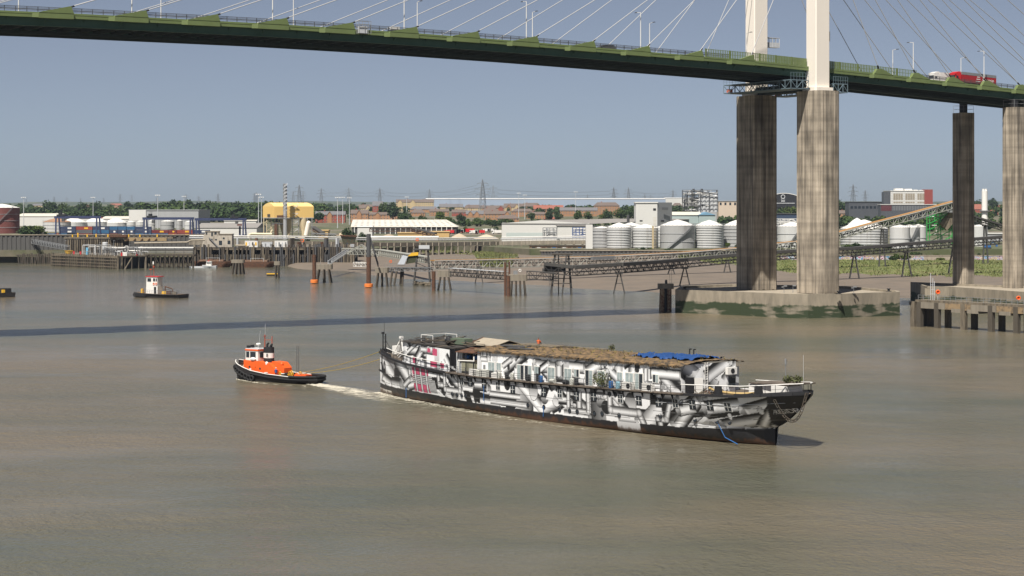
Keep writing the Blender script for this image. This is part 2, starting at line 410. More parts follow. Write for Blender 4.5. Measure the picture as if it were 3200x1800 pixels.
# parapets: posts and four rails, one part for each length of barrier between anchorages
def parapet(n_, a0, a1, green=False):
    mb = MB(); k = max(1, int((a1-a0)/2.2))
    for j in range(k+1):
        a = a0+(a1-a0)*j/k; mb.beam(BP(a, n_, bz(a)-0.1), BP(a, n_, bz(a)+1.15), 0.13, 0.10, up=BN)
    for h, w in ((0.35, 0.09), (0.62, 0.20), (0.90, 0.09), (1.15, 0.11)):
        mb.beam(BP(a0, n_, bz(a0)+h), BP(a1, n_, bz(a1)+h), 0.08, w)
    mb.build('parapet', M_dgrey, bridge)
for n_ in (-0.45, -WD+0.45):
    a = A0
    while a < A1-1:
        b = min(a+17, A1)
        if not (165 < a < 246): parapet(n_, a, b)
        elif a+17 > 246: parapet(n_, 246.5, b)
        a = b
    parapet(n_, 163, 172)
for n_ in (-7.0, -14.0):           # central reserve barriers
    strip([(n_, 0.15), (n_, 0.5), (n_-0.1, 0.5), (n_-0.1, 0.15)], 'crash_barrier', M_lgrey)

# slatted wind screens beside the tower
def screen(n_, a0, a1, dens, hh=2.15):
    fr = MB(); L = a1-a0
    fr.beam(BP(a0, n_, bz(a0)), BP(a0, n_, bz(a0)+hh+0.06), 0.3, 0.22, up=BN)
    for h in (0.15, hh*0.5, hh-0.1): fr.beam(BP(a0, n_-0.08, bz(a0)+h), BP(a1, n_-0.08, bz(a1)+h), 0.08, 0.1)
    p = fr.build('wind_screen', M_green, bridge)
    sl = MB(); m = int(L/0.55)
    for j in range(m):
        a = a0+(j+0.5)*L/m; sl.beam(BP(a, n_, bz(a)+0.05), BP(a, n_, bz(a)+hh), 0.55*dens, 0.05, up=BN)
    sl.build('slats', M_green, p, kind='stuff')
for n_ in (-0.4, -WD+0.4):
    for a0, a1, d in ((172, 180, 0.42), (180, 190, 0.5), (190, 195.5, 0.7), (195.5, 201, 0.86), (201, 206.3, 0.97), (212.2, 218, 0.9), (218, 224.5, 0.75), (224.5, 232, 0.6), (232, 239, 0.5), (239, 246.5, 0.38)):
        screen(n_, a0, a1, d)

# pylon: white steel legs above the deck, concrete legs below
def octa(a, n_, la, ln, ch):
    pts = [(la/2-ch, -ln/2), (la/2, -ln/2+ch), (la/2, ln/2-ch), (la/2-ch, ln/2), (-la/2+ch, ln/2), (-la/2, ln/2-ch), (-la/2, -ln/2+ch), (-la/2+ch, -ln/2)]
    r = [BP(a+p, n_+q, 0) for p, q in pts]; r = [(v.x, v.y) for v in r]
    ar = sum(r[k-1][0]*r[k][1]-r[k][0]*r[k-1][1] for k in range(8))
    return r if ar > 0 else r[::-1]
NL = (0.9, -WD-4.4); PLZ = 6.4
M_pier = pm('stained_pier_concrete', (0.37, 0.315, 0.245), 0.92, 0.25, 0.30, stretch=(1, 1, 0.10), col2=(0.17, 0.145, 0.115), fac=(0.48, 0.66), bump=0.1, detail=8)
def pour_lines(m):
    n = m.node_tree.nodes; l = m.node_tree.links; b = n['Principled BSDF']; src = b.inputs['Base Color'].links[0].from_socket; tc = n.new('ShaderNodeTexCoord')
    f = None
    for sc, st_, amp in ((1.0, (0.02, 0.02, 0.7), 0.16), (0.5, (0.5, 0.5, 0.25), 0.35), (1.0, (1.5, 1.5, 0.025), 0.45)):
        mp = n.new('ShaderNodeMapping'); mp.inputs['Scale'].default_value = st_; l.new(tc.outputs['Object'], mp.inputs[0]); z = n.new('ShaderNodeTexNoise'); z.inputs['Scale'].default_value = sc; z.inputs['Detail'].default_value = 5; l.new(mp.outputs[0], z.inputs['Vector'])
        r = n.new('ShaderNodeMapRange'); r.inputs[1].default_value = 0.35; r.inputs[2].default_value = 0.62; r.inputs[3].default_value = 1-amp; r.inputs[4].default_value = 1.12; l.new(z.outputs['Fac'], r.inputs[0])
        if f is None: f = r.outputs[0]
        else: q = n.new('ShaderNodeMath'); q.operation = 'MULTIPLY'; l.new(f, q.inputs[0]); l.new(r.outputs[0], q.inputs[1]); f = q.outputs[0]
    v = n.new('ShaderNodeVectorMath'); v.operation = 'SCALE'; l.new(src, v.inputs[0]); l.new(f, v.inputs['Scale']); l.new(v.outputs[0], b.inputs['Base Color'])
pour_lines(M_pier)
for n_ in NL:
    pyl = MB().prism(octa(TOW, n_, 4.9, 4.3, 0.25), 61.9, 150).build('pylon_leg', M_cream, bridge)
    MB().prism(octa(TOW, n_, 6.6, 6.0, 0.5), 60.9, 61.9).build('base_collar', M_cream, pyl)
    pr = MB().prism(octa(TOW, n_, 8.5, 10.6, 1.5), PLZ-0.5, 60.9).build('pier_leg', M_pier, bridge)
    for s_ in (-1, 1):             # raised ribs on the concrete
        MB().prism(octa(TOW+s_*1.7, n_+5.3, 0.8, 0.22, 0.05), PLZ-0.3, 60.2).build('rib', M_pier, pr)
MB().beam(BP(TOW, NL[0]-2.2, 122), BP(TOW, NL[1]+2.2, 122), 3.4, 4.5).build('cross_beam', M_cream, bridge)
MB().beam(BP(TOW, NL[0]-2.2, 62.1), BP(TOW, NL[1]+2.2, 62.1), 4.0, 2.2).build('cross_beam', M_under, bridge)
# approach piers on the right
AR = 279.5
for n_, aa in ((-1.0, 285.2), (-WD-0.2, 285.2)):
    zt = bz(aa)-6.2 if n_ < -5 else bz(aa)-5.4
    pr = MB().prism(octa(aa, n_, 5.0, 5.7, 0.8), 4.0, zt).build('pier_leg', M_pier, bridge)
    MB().prism(octa(aa, n_, 1.9, 1.9, 0.2), zt, bz(aa)-3.1).build('bearing', M_black, pr)
    fr = MB(); 
    for da, dn in ((-2, -2.2), (2, -2.2), (2, 2.2), (-2, 2.2)): fr.beam(BP(aa+da, n_+dn, zt), BP(aa+da, n_+dn, zt+2.2), 0.07)
    for h in (1.1, 2.2):
        for (p, q), (r_, s2) in (((-2, -2.2), (2, -2.2)), ((2, -2.2), (2, 2.2)), ((2, 2.2), (-2, 2.2)), ((-2, 2.2), (-2, -2.2))): fr.beam(BP(aa+p, n_+q, zt+h), BP(aa+r_, n_+s2, zt+h), 0.06)
    fr.build('guard_rail', M_grey, pr)

# pier bases standing in the river
M_plinth = bpy.data.materials.new('tidal_concrete'); M_plinth.use_nodes = True
def tidal(m, base, dark, algae, z0, z1):
    n = m.node_tree.nodes; l = m.node_tree.links; b = n['Principled BSDF']; b.inputs['Roughness'].default_value = 0.9
    tc = n.new('ShaderNodeNewGeometry'); sp = n.new('ShaderNodeSeparateXYZ'); l.new(tc.outputs['Position'], sp.inputs[0])
    mp = n.new('ShaderNodeMapping'); mp.inputs['Scale'].default_value = (1, 1, 0.3); l.new(tc.outputs['Position'], mp.inputs[0])
    nz = n.new('ShaderNodeTexNoise'); nz.inputs['Scale'].default_value = 0.5; nz.inputs['Detail'].default_value = 6; nz.inputs['Roughness'].default_value = 0.65; l.new(mp.outputs[0], nz.inputs['Vector'])
    nf = n.new('ShaderNodeTexNoise'); nf.inputs['Scale'].default_value = 0.35; nf.inputs['Detail'].default_value = 5; mq = n.new('ShaderNodeMapping'); mq.inputs['Scale'].default_value = (0.5, 0.5, 2.0); l.new(tc.outputs['Position'], mq.inputs[0]); l.new(mq.outputs[0], nf.inputs['Vector'])
    mx = n.new('ShaderNodeMix'); mx.data_type = 'RGBA'; mx.inputs[6].default_value = (*dark, 1); mx.inputs[7].default_value = (*base, 1)
    r0 = n.new('ShaderNodeMapRange'); r0.inputs[1].default_value = 0.3; r0.inputs[2].default_value = 0.65; l.new(nz.outputs['Fac'], r0.inputs[0]); l.new(r0.outputs[0], mx.inputs[0])
    jt = n.new('ShaderNodeMath'); jt.operation = 'MULTIPLY_ADD'; jt.inputs[1].default_value = 1.6; l.new(nz.outputs['Fac'], jt.inputs[0]); l.new(sp.outputs['Z'], jt.inputs[2])
    r1 = n.new('ShaderNodeMapRange'); r1.inputs[1].default_value = z1+0.65; r1.inputs[2].default_value = z1+1.0; r1.inputs[3].default_value = 1; r1.inputs[4].default_value = 0; l.new(jt.outputs[0], r1.inputs[0])
    r2 = n.new('ShaderNodeMapRange'); r2.inputs[1].default_value = 0.62; r2.inputs[2].default_value = 0.5; r2.inputs[3].default_value = 0.15; r2.inputs[4].default_value = 1; l.new(nf.outputs['Fac'], r2.inputs[0])
    mu = n.new('ShaderNodeMath'); mu.operation = 'MULTIPLY'; l.new(r1.outputs[0], mu.inputs[0]); l.new(r2.outputs[0], mu.inputs[1])
    m2 = n.new('ShaderNodeMix'); m2.data_type = 'RGBA'; m2.inputs[7].default_value = (*algae, 1); l.new(mu.outputs[0], m2.inputs[0]); l.new(mx.outputs[2], m2.inputs[6])
    l.new(m2.outputs[2], b.inputs['Base Color'])
    bp = n.new('ShaderNodeBump'); bp.inputs['Strength'].default_value = 0.25; bp.inputs['Distance'].default_value = 0.3; l.new(nz.outputs['Fac'], bp.inputs['Height']); l.new(bp.outputs[0], b.inputs['Normal'])
tidal(M_plinth, (0.31, 0.265, 0.20), (0.19, 0.165, 0.125), (0.028, 0.042, 0.017), 0, 3.3)
MATS['tidal_concrete'] = M_plinth
def plinth(pts, top, label, wallw=1.0, cap=0.7):
    ce = sum((Vector((p[0], p[1], 0)) for p in pts), Vector())/len(pts)
    t = thing('pier_base', label, 'pier base', (ce.x, ce.y, -2))
    MB().prism(pts, -2, top-cap).build('caisson', M_plinth, t)
    inn = [(ce.x+(p[0]-ce.x)*0.965, ce.y+(p[1]-ce.y)*0.955) for p in pts]
    w = MB(); n = len(pts)
    for k in range(n):
        a, b, c, d = pts[k], pts[(k+1) % n], inn[(k+1) % n], inn[k]
        w.prism([a, b, c, d], top-cap, top)
    w.build('parapet_wall', M_plinth, t)
    MB().prism(inn, top-cap-0.02, top-cap+0.06).build('top_slab', M_concL, t)
    return t
e1, e2, e3 = G(2110, 977), G(2525, 995), G(2812, 986)
ctr = BP(TOW, -WD/2, 0)
def sym(p): q = ctr*2-p; return (q.x, q.y)
mid1 = e1.lerp(e2, 0.5)+Vector((0, -1.0, 0)); 
rnd = [e3+Vector((0.0, 0.0, 0))]
pl_pts = [(e1.x, e1.y), (mid1.x, mid1.y+1.0), (e2.x-5, e2.y+1.0), (e2.x, e2.y), (e2.x+9, e2.y+2.2), (e3.x-8, e3.y-4.4), (e3.x, e3.y), (e3.x+1.2, e3.y+8), (e3.x-8, e3.y+38), (e3.x-40, e3.y+52), (e1.x+4, e1.y+26)]
main_base = plinth(pl_pts, PLZ, 'concrete pier base with green algae band under the white pylon')
f1, f2 = G(2890, 958, 0), G(3300, 990, 0)
r_pts = [(f1.x, f1.y), (f1.x+6, f1.y-5), (f2.x, f2.y-2), (f2.x+30, f2.y+8), (f2.x+10, f2.y+45), (f1.x+2, f1.y+30)]
plinth(r_pts, 6.1, 'lower concrete pier base behind the railed jetty at right')
# fittings on the main pier base
for px, py, kind in ((2621, 919, 'bollard'), (2777, 911, 'bollard'), (2140, 905, 'bollard')):
    p = G(px, py, PLZ); m = MB()
    m.lathe([(0.45, 0), (0.35, 0.15), (0.28, 0.5), (0.55, 0.72), (0.5, 0.85)], p, 12); m.box(p, (1.4, 1.0, 0.12))
    solo('bollard', m, M_black, {2621: 'black mooring bollard on the pier base right of the near pylon leg', 2777: 'black mooring bollard on the right end of the pier base', 2140: 'black mooring bollard at the left tip of the pier base'}[px], 'bollard', 'bollards on the pier base')
for px, py in ((2450, 914), (2668, 917), (2478, 913)):
    p = G(px, py, PLZ); m = MB(); m.tube(p, p+Vector((0, 0, 1.7)), 0.06); m.box(p+Vector((0.35, 0, 1.6)), (0.9, 0.35, 0.3)); m.box(p, (0.4, 0.4, 0.06))
    if px != 2478: m.box(p+Vector((-0.35, 0, 1.35)), (0.6, 0.3, 0.25))
    solo('floodlight', m, M_grey, {2450: 'floodlight on short pole between the two pylon legs', 2668: 'floodlight on short pole right of the near pylon leg', 2478: 'slim floodlight just left of the near pylon leg'}[px], 'floodlight')
# ------------------------------------------------------------------ the painted old ship under tow
SB = Vector((-20.803, 305.172, 0)); SRZ = math.atan2(-0.78592, 0.61833)      # local x runs bow to stern, -y is the side facing us
ship = thing('old_ship', 'long derelict ship painted with black and white pipe shapes, towed by the tug', 'ship', SB, SRZ)
def tab(ts): return lambda x: lerp(ts, x)
wl_hb = tab([(0, 0.05), (0.05, 1.1), (0.10, 1.85), (0.16, 2.45), (0.23, 3.1), (0.33, 4.3), (0.45, 5.5), (0.55, 5.85), (0.65, 5.3), (0.78, 4.2), (0.88, 2.8), (0.95, 1.4), (1.0, 0.15)])
dk_hb = tab([(0, 0.18), (0.02, 1.0), (0.05, 2.2), (0.10, 3.5), (0.15, 4.3), (0.22, 5.1), (0.30, 5.75), (0.38, 5.95), (0.76, 5.95), (0.84, 5.7), (0.90, 5.15), (0.94, 4.3), (0.97, 3.1), (0.99, 1.7), (1.0, 0.1)])
dk_z = tab([(0, 6.46), (5, 6.15), (13, 5.6), (25, 5.22), (33, 5.08), (45, 5.15), (58, 5.4), (74, 5.78), (85, 6.25), (90, 6.75), (95.5, 7.1)])
LW, LD = 86.4, 92.0
def Lend(z):
    if z <= 2.2: return LW
    return LW+(LD-LW)*min(1, (z-2.2)/4.3)**0.72
def hull(s, t, off=0.0):
    """s along 0..1, t from -0.8 m below the water (0) to the deck edge (1); near side"""
    zd = dk_z(s*LD); z = -0.8+(zd+0.8)*t; u = s*Lend(z)
    g = max(0.0, z/zd)**0.22; hb = wl_hb(s)*(1-g)+dk_hb(s)*g
    if s < 0.03: u -= 0.0
    return Vector((u, -hb-off, z))
def hull_uz(u, z, off=0.0):
    s = u/Lend(z); zd = dk_z(s*LD); return hull(s, (z+0.8)/(zd+0.8), off)

class Paint:
    """a painter for murals: works on arrays of surface coordinates (metres)"""
    def __init__(s, U, Z, base=0.72): s.U = U; s.Z = Z; s.c = np.full(U.shape+(3,), base)
    def put(s, m, v):
        v = np.asarray(v, float)
        if v.ndim == 1: s.c[m] = v
        elif v.ndim == s.U.ndim: s.c[m] = np.repeat(v[m][:, None], 3, 1)
        else: s.c[m] = v[m]
    def rect(s, u0, u1, z0, z1, col, shear=0.0):
        Us = s.U-shear*(s.Z-z0); m = (Us > u0) & (Us < u1) & (s.Z > z0) & (s.Z < z1); s.put(m, np.array(col)); return m
    def tube(s, p, q, r, lo=0.012, hi=0.86, pk=0.35, end=True, out=True):
        du, dz = q[0]-p[0], q[1]-p[1]; L = math.hypot(du, dz); du /= L; dz /= L
        a = (s.U-p[0])*du+(s.Z-p[1])*dz; c = -(s.U-p[0])*dz+(s.Z-p[1])*du
        x = (c/r+1)/2; val = lo+(hi-lo)*np.clip(1.18-np.abs(x-pk)*2.3, 0, 1)**1.3
        s.put((np.abs(c) < r+0.07) & (a > 0) & (a < L), np.array([0.015]*3)); s.put((np.abs(c) < r) & (a > 0) & (a < L), val)
        if end:
            e = ((a-L)/(0.48*r))**2+(c/r)**2
            if out: s.put(e < 1.12, np.array([0.02]*3))
            s.put(e < 0.92, 0.04+0.72*np.clip(0.95-x+0.12*(a-L)/r, 0, 1))
    def elbow(s, pts, r):
        for a, b in zip(pts[:-1], pts[1:]):
            s.tube(a, b, r, 0.10, 0.78, 0.42, end=False)
        for a in pts[1:-1]:
            e = ((s.U-a[0])**2+(s.Z-a[1])**2)/r**2; s.put(e < 1.0, 0.15+0.6*np.clip(1-e, 0, 1))
    def disc(s, u, z, r, v0, v1, squash=1.0, edge=True):
        e = ((s.U-u)/squash)**2+(s.Z-z)**2; e = e/r**2
        if edge: s.put(e < 1.15, np.array([0.02]*3))
        x = ((s.Z-z)/r+1)/2; s.put(e < 1.0, v0+(v1-v0)*np.clip(x, 0, 1))
PINK = (0.52, 0.075, 0.15)
rp = random.Random(5)
def mural(P_, u0, u1, z0, z1, n, rr=(0.35, 1.1), skip=None):
    for k in range(n):
        u = rp.uniform(u0, u1); z = rp.uniform(z0, z1); r = rp.uniform(*rr)*(1.0 if rp.random() < 0.75 else 1.5)
        ang = rp.choice([0, 0, 0.6, -0.65, 0.9, -0.9, 1.571, -1.571, 2.4, 3.1]); L = rp.uniform(2.2, 6.5)
        if abs(abs(ang)-1.571) < 0.1: L *= 0.5
        if skip and skip[0] < u < skip[1]: continue
        q = rp.random()
        if q < 0.62: P_.tube((u, z), (u+L*math.cos(ang), z+L*math.sin(ang)*0.8), r, pk=rp.choice([0.3, 0.5, 0.7]), hi=rp.uniform(0.7, 0.9))
        elif q < 0.80: P_.elbow([(u, z), (u+rp.uniform(1.5, 3.5), z), (u+rp.uniform(1.5, 3.5)+0.01, z+rp.choice([-2, 2])), ], min(r, 0.42)) if rp.random() < .4 else P_.elbow([(u, z+2), (u, z), (u+rp.uniform(1.5, 4), z)], min(r, 0.42))
        elif q < 0.92: P_.disc(u, z, r*0.9, *rp.choice([(0.02, 0.7), (0.8, 0.1), (0.02, 0.03)]), squash=rp.uniform(0.5, 0.9))
        else: P_.rect(u, u+rp.uniform(0.6, 2.2), z, z+rp.uniform(0.6, 1.8), [rp.choice([0.02, 0.75, 0.8])]*3, shear=rp.uniform(-0.8, 0.8))

def painted_material(name, rust=True):
    m = bpy.data.materials.new(name); m.use_nodes = True; n = m.node_tree.nodes; l = m.node_tree.links; b = n['Principled BSDF']
    at = n.new('ShaderNodeAttribute'); at.attribute_name = 'paint'
    b.inputs['Roughness'].default_value = 0.5
    tc = n.new('ShaderNodeTexCoord'); mp = n.new('ShaderNodeMapping'); mp.inputs['Scale'].default_value = (1, 1, 0.22); l.new(tc.outputs['Object'], mp.inputs[0])
    nz = n.new('ShaderNodeTexNoise'); nz.inputs['Scale'].default_value = 1.3; nz.inputs['Detail'].default_value = 8; nz.inputs['Roughness'].default_value = 0.7; l.new(mp.outputs[0], nz.inputs['Vector'])
    # grime streaks all over
    r = n.new('ShaderNodeMapRange'); r.inputs[1].default_value = 0.58; r.inputs[2].default_value = 0.75; r.inputs[4].default_value = 0.32; l.new(nz.outputs['Fac'], r.inputs[0])
    mx = n.new('ShaderNodeMix'); mx.data_type = 'RGBA'; mx.inputs[7].default_value = (0.17, 0.13, 0.09, 1); l.new(r.outputs[0], mx.inputs[0]); l.new(at.outputs['Color'], mx.inputs[6])
    out = mx.outputs[2]
    if rust:
        sp = n.new('ShaderNodeSeparateXYZ'); l.new(tc.outputs['Object'], sp.inputs[0])
        n2 = n.new('ShaderNodeTexNoise'); n2.inputs['Scale'].default_value = 0.9; n2.inputs['Detail'].default_value = 8; n2.inputs['Roughness'].default_value = 0.7; l.new(mp.outputs[0], n2.inputs['Vector'])
        ad = n.new('ShaderNodeMath'); ad.operation = 'MULTIPLY_ADD'; ad.inputs[1].default_value = -2.2; l.new(n2.outputs['Fac'], ad.inputs[0]); l.new(sp.outputs['Z'], ad.inputs[2])
        r2 = n.new('ShaderNodeMapRange'); r2.inputs[1].default_value = -0.75; r2.inputs[2].default_value = -0.35; r2.inputs[3].default_value = 0.85; r2.inputs[4].default_value = 0.0; l.new(ad.outputs[0], r2.inputs[0])
        n3 = n.new('ShaderNodeTexNoise'); n3.inputs['Scale'].default_value = 3; n3.inputs['Detail'].default_value = 5; l.new(mp.outputs[0], n3.inputs['Vector'])
        rc = n.new('ShaderNodeMix'); rc.data_type = 'RGBA'; rc.inputs[6].default_value = (0.035, 0.022, 0.015, 1); rc.inputs[7].default_value = (0.13, 0.055, 0.025, 1); l.new(n3.outputs['Fac'], rc.inputs[0])
        m2 = n.new('ShaderNodeMix'); m2.data_type = 'RGBA'; l.new(r2.outputs[0], m2.inputs[0]); l.new(out, m2.inputs[6]); l.new(rc.outputs[2], m2.inputs[7]); out = m2.outputs[2]
    l.new(out, b.inputs['Base Color'])
    bp = n.new('ShaderNodeBump'); bp.inputs['Strength'].default_value = 0.12; bp.inputs['Distance'].default_value = 0.1; l.new(nz.outputs['Fac'], bp.inputs['Height']); l.new(bp.outputs[0], b.inputs['Normal'])
    return m
M_hullp = painted_material('painted_hull'); M_wallp = painted_material('painted_wall', rust=False)

def grid_mesh(name, V, C, mat, parent, wrap=False):
    """V: (n, m, 3) local vertices, C: (n, m, 3) linear colours"""
    n, m = V.shape[:2]; me = bpy.data.meshes.new(name)
    idx = np.arange(n*m).reshape(n, m); q = np.stack([idx[:-1, :-1], idx[1:, :-1], idx[1:, 1:], idx[:-1, 1:]], -1).reshape(-1, 4)
    me.vertices.add(n*m); me.vertices.foreach_set('co', V.reshape(-1).astype(np.float32))
    me.loops.add(q.size); me.loops.foreach_set('vertex_index', q.reshape(-1).astype(np.int32))
    me.polygons.add(len(q)); me.polygons.foreach_set('loop_start', np.arange(0, q.size, 4, dtype=np.int32)); me.polygons.foreach_set('loop_total', np.full(len(q), 4, dtype=np.int32))
    me.polygons.foreach_set('use_smooth', np.ones(len(q), dtype=bool))
    if C is not None:
        at = me.color_attributes.new('paint', 'FLOAT_COLOR', 'POINT')
        rgba = np.ones((n*m, 4), np.float32); rgba[:, :3] = C.reshape(-1, 3); at.data.foreach_set('color', rgba.reshape(-1))
    me.materials.append(mat); me.update(calc_edges=True)
    o = bpy.data.objects.new(name, me); COL.objects.link(o)
    if parent: o.parent = parent; WM[o.name] = WM[parent.name]
    return o

NS, NT = 1000, 96
SS = np.linspace(0, 1, NS); TT = np.linspace(0, 1, NT)
HV = np.array([[hull(s, t) for t in TT] for s in SS])
pt = Paint(HV[:, :, 0].copy(), HV[:, :, 2].copy(), 0.84)
# large pieces of the mural, then smaller ones over them
for u0, u1, a, b in ((0, 13, 0.03, 0.4), (40, 46, 0.84, 0.02), (58, 61, 0.02, 0.3), (76.5, 89, 0.85, 0.6)):
    m = (pt.U >= u0) & (pt.U < u1); pt.put(m, a+(b-a)*(pt.U-u0)/(u1-u0))
for p, q, r in (((2, 5.5), (8.5, 2.2), 1.6), ((9, 6.2), (15, 2.0), 1.3), ((0, 3.2), (7, 1.9), 0.9), ((13, 2.0), (20, 3.5), 0.6), ((22, 3.8), (27, 1.4), 1.0), ((29, 3.4), (36, 3.4), 0.7), ((30, 2.0), (42, 2.0), 0.55), ((43, 5.2), (49, 1.2), 1.0), ((48, 1.6), (55, 4.6), 1.2), ((57, 2.2), (52, 5.0), 1.0), ((61, 2.6), (69, 2.6), 0.7), ((69, 1.2), (73, 4.4), 1.7), ((73, 1.4), (78, 4.6), 1.5), ((80, 4.6), (75.5, 3.9), 1.15), ((84, 4.9), (79.3, 4.0), 1.05), ((82, 1.2), (89, 1.2), 0.3)):
    pt.tube(p, q, r, pk=rp.choice([0.3, 0.6]))
for k, (u, z) in enumerate(((46, 3.9), (48.4, 3.5), (51, 3.7), (60, 4.1), (66, 3.8))): pt.disc(u, z, rp.uniform(1.0, 1.5), *((0.02, 0.75) if k % 2 else (0.75, 0.03)), squash=0.75)
for k in range(26):
    u = rp.uniform(3, 74); z = rp.uniform(1.4, 4.8)
    if k % 2: pt.disc(u, z, rp.uniform(0.5, 1.2), 0.012, 0.02, squash=rp.uniform(0.5, 1.2))
    else: pt.rect(u, u+rp.uniform(0.8, 2.6), z-0.6, z+rp.uniform(0.4, 1.4), [0.012]*3, shear=rp.uniform(-1, 1))
for p, q, r in (((74, 1.4), (78.5, 5.4), 0.8), ((84.5, 5.2), (79.0, 4.3), 0.85), ((89, 5.6), (84.6, 4.2), 0.8), ((87.5, 3.6), (81.0, 2.2), 0.75), ((88.4, 5.0), (85.6, 2.2), 0.45), ((77.5, 4.4), (74.6, 3.7), 0.8)): pt.tube(p, q, r, hi=0.95, pk=0.6)
for u, z, r in ((82.6, 3.5, 0.4), (86.8, 4.5, 0.5), (79.5, 2.0, 0.6), (84.0, 1.9, 0.5)): pt.disc(u, z, r, 0.9, 0.5, squash=0.7)
mural(pt, 2, 74, 1.0, 5.4, 30, (0.3, 0.8), skip=(14.5, 20.5))
for pts, r in (([(24.5, 5.2), (24.5, 2.6), (28.5, 2.6), (28.5, 5)], 0.42), ([(53.5, 4.8), (53.5, 2.0), (57.5, 2.0), (57.5, 4.8)], 0.36), ([(62, 4.4), (62, 2.7), (67.5, 2.7), (68.2, 1.2)], 0.5), ([(36, 1.9), (45, 1.9)], 0.4), ([(36, 2.9), (43, 2.9)], 0.35)): pt.elbow(pts, r)
# pink panel with rows of grey pipes
pt.rect(15.2, 20.2, 1.6, 5.2, PINK, shear=-0.15)
for k in range(5): pt.tube((15.0, 2.9+0.28*k), (20.8, 2.9+0.28*k), 0.085, 0.12, 0.75, 0.5, end=False)
for k in range(3): pt.tube((15.6+1.7*k, 5.3), (16.0+1.7*k, 1.6), 0.26, 0.08, 0.75, 0.5, end=False)
for k in range(6): pt.tube((19.6+0.36*k, 3.6), (20.2+0.36*k, 1.7), 0.12, 0.08, 0.8, 0.5, end=False)
# stern and boot-top are black, the stem is white
zb = np.interp(pt.U, [0, 20, 33, 60, 74, 85, 95], [1.5, 1.5, 1.2, 1.2, 1.5, 2.0, 2.6])
wob = 0.03*np.sin(pt.U*2.1)
pt.put(pt.Z < zb+wob, np.array([0.018, 0.018, 0.02]))
pt.put(pt.U > 87.6+0.55*(4.5-pt.Z)*(-0.6), np.array([0.018, 0.018, 0.02]))
pt.put((pt.U < 0.9) & (pt.Z > 1.6), np.array([0.78]*3)); pt.put((pt.U < 6.2) & (pt.Z < 0.75), np.array([0.72, 0.70, 0.64]))
pt.put((pt.U > 63.0) & (pt.U < 67.3) & (pt.Z < 1.35) & (pt.Z > 0.15), np.array([0.62]*3))
for zz in (1.9, 3.3, 4.7): pt.put((np.abs(pt.Z-zz) < 0.03), np.array([0.12]*3))
hull_o = grid_mesh('hull', HV, pt.c, M_hullp, ship)
HV2 = HV.copy(); HV2[:, :, 1] *= -1
far_c = pt.c.copy(); hf = grid_mesh('hull_plating', HV2[:, ::-1][::4, ::3].copy(), far_c[:, ::-1][::4, ::3].copy(), M_hullp, ship)
# deck
mb = MB(); ss = [k/90 for k in range(91)]
for k in range(91):
    h = hull(ss[k], 1.0); z = h.z-0.12; mb.v += [(h.x, h.y, z), (h.x, -h.y, z)]
mb.f = [(2*k, 2*k+2, 2*k+3, 2*k+1) for k in range(90)]
M_deckw = pm('worn_deck', (0.085, 0.068, 0.055), 0.95, 0.4, 0.8, col2=(0.16, 0.13, 0.10), bump=0.3)
mb.build('deck', M_deckw, ship, local=True)
# rubbing strakes along the deck edge
for nm, off, dz, w, h in (('rubbing_strake', 0.10, -0.08, 0.30, 0.30), ('plate_seam', 0.02, -1.25, 0.06, 0.05)):
    mb = MB()
    for k in range(90):
        if nm == 'plate_seam' and ss[k] < 0.78: continue
        a = hull(ss[k], 1.0, off) if nm == 'rubbing_strake' else hull_uz(ss[k]*LD*0.985, dk_z(ss[k]*LD)-1.25, off)
        b = hull(ss[k+1], 1.0, off) if nm == 'rubbing_strake' else hull_uz(ss[k+1]*LD*0.985, dk_z(ss[k+1]*LD)-1.25, off)
        a.z += dz if nm == 'rubbing_strake' else 0; b.z += dz if nm == 'rubbing_strake' else 0
        mb.beam(a, b, w, h)
    mb.build(nm, M_black if nm == 'rubbing_strake' else M_lgrey, hull_o, local=True)
# hull windows (frame, pane, glazing bars) and portholes
def sl(px, py, off=0.0, yo=-5.9):
    """photo pixel -> local point on the plane y = yo of the ship"""
    r = Vector(((px-1600)/F, 1.0, -(py-YH)/F)); M = WM[ship.name].inverted()
    o = M @ Vector((0, 0, H)); e = (M.to_3x3() @ r); t = (yo-o.y)/e.y; return o+e*t
M_frame = pm('window_frame', (0.60, 0.60, 0.58), 0.6, 0.15, 1.0)
def on_hull(px, py):
    yo = -5.6
    for _ in range(4):
        p = sl(px, py, yo=yo); q = hull_uz(p.x, p.z); yo = q.y
    return p.x, p.z
def hull_quad(u0, u1, z0, z1, off): return [hull_uz(u0, z0, off), hull_uz(u1, z0, off), hull_uz(u1, z1, off), hull_uz(u0, z1, off)]
for k, (px, py) in enumerate(((1443, 1191), (1470, 1194), (1513, 1199), (1557, 1206), (1603, 1217), (1700, 1226), (1750, 1230), (1802, 1237), (1856, 1240), (1939, 1246), (1997, 1252), (2058, 1257), (2111, 1260), (2164, 1265), (2219, 1268), (2275, 1272))):
    u, z = on_hull(px, py); w = 0.42; h = 0.5
    fr = MB(); q = hull_quad(u-w-0.1, u+w+0.1, z-h-0.1, z+h+0.1, 0.05); fr.slab(q, (0, 0.12, 0)); f_ = fr.build('window', M_black if k % 3 else M_frame, ship, local=True)
    gl = MB(); gl.slab(hull_quad(u-w, u+w, z-h, z+h, 0.07), (0, 0.05, 0)); gl.build('pane', M_glass, f_, local=True)
    br = MB(); br.slab(hull_quad(u-0.03, u+0.03, z-h, z+h, 0.085), (0, 0.03, 0)); br.slab(hull_quad(u-w, u+w, z-0.03, z+0.03, 0.088), (0, 0.03, 0)); br.build('glazing_bar', M_frame, f_, local=True)
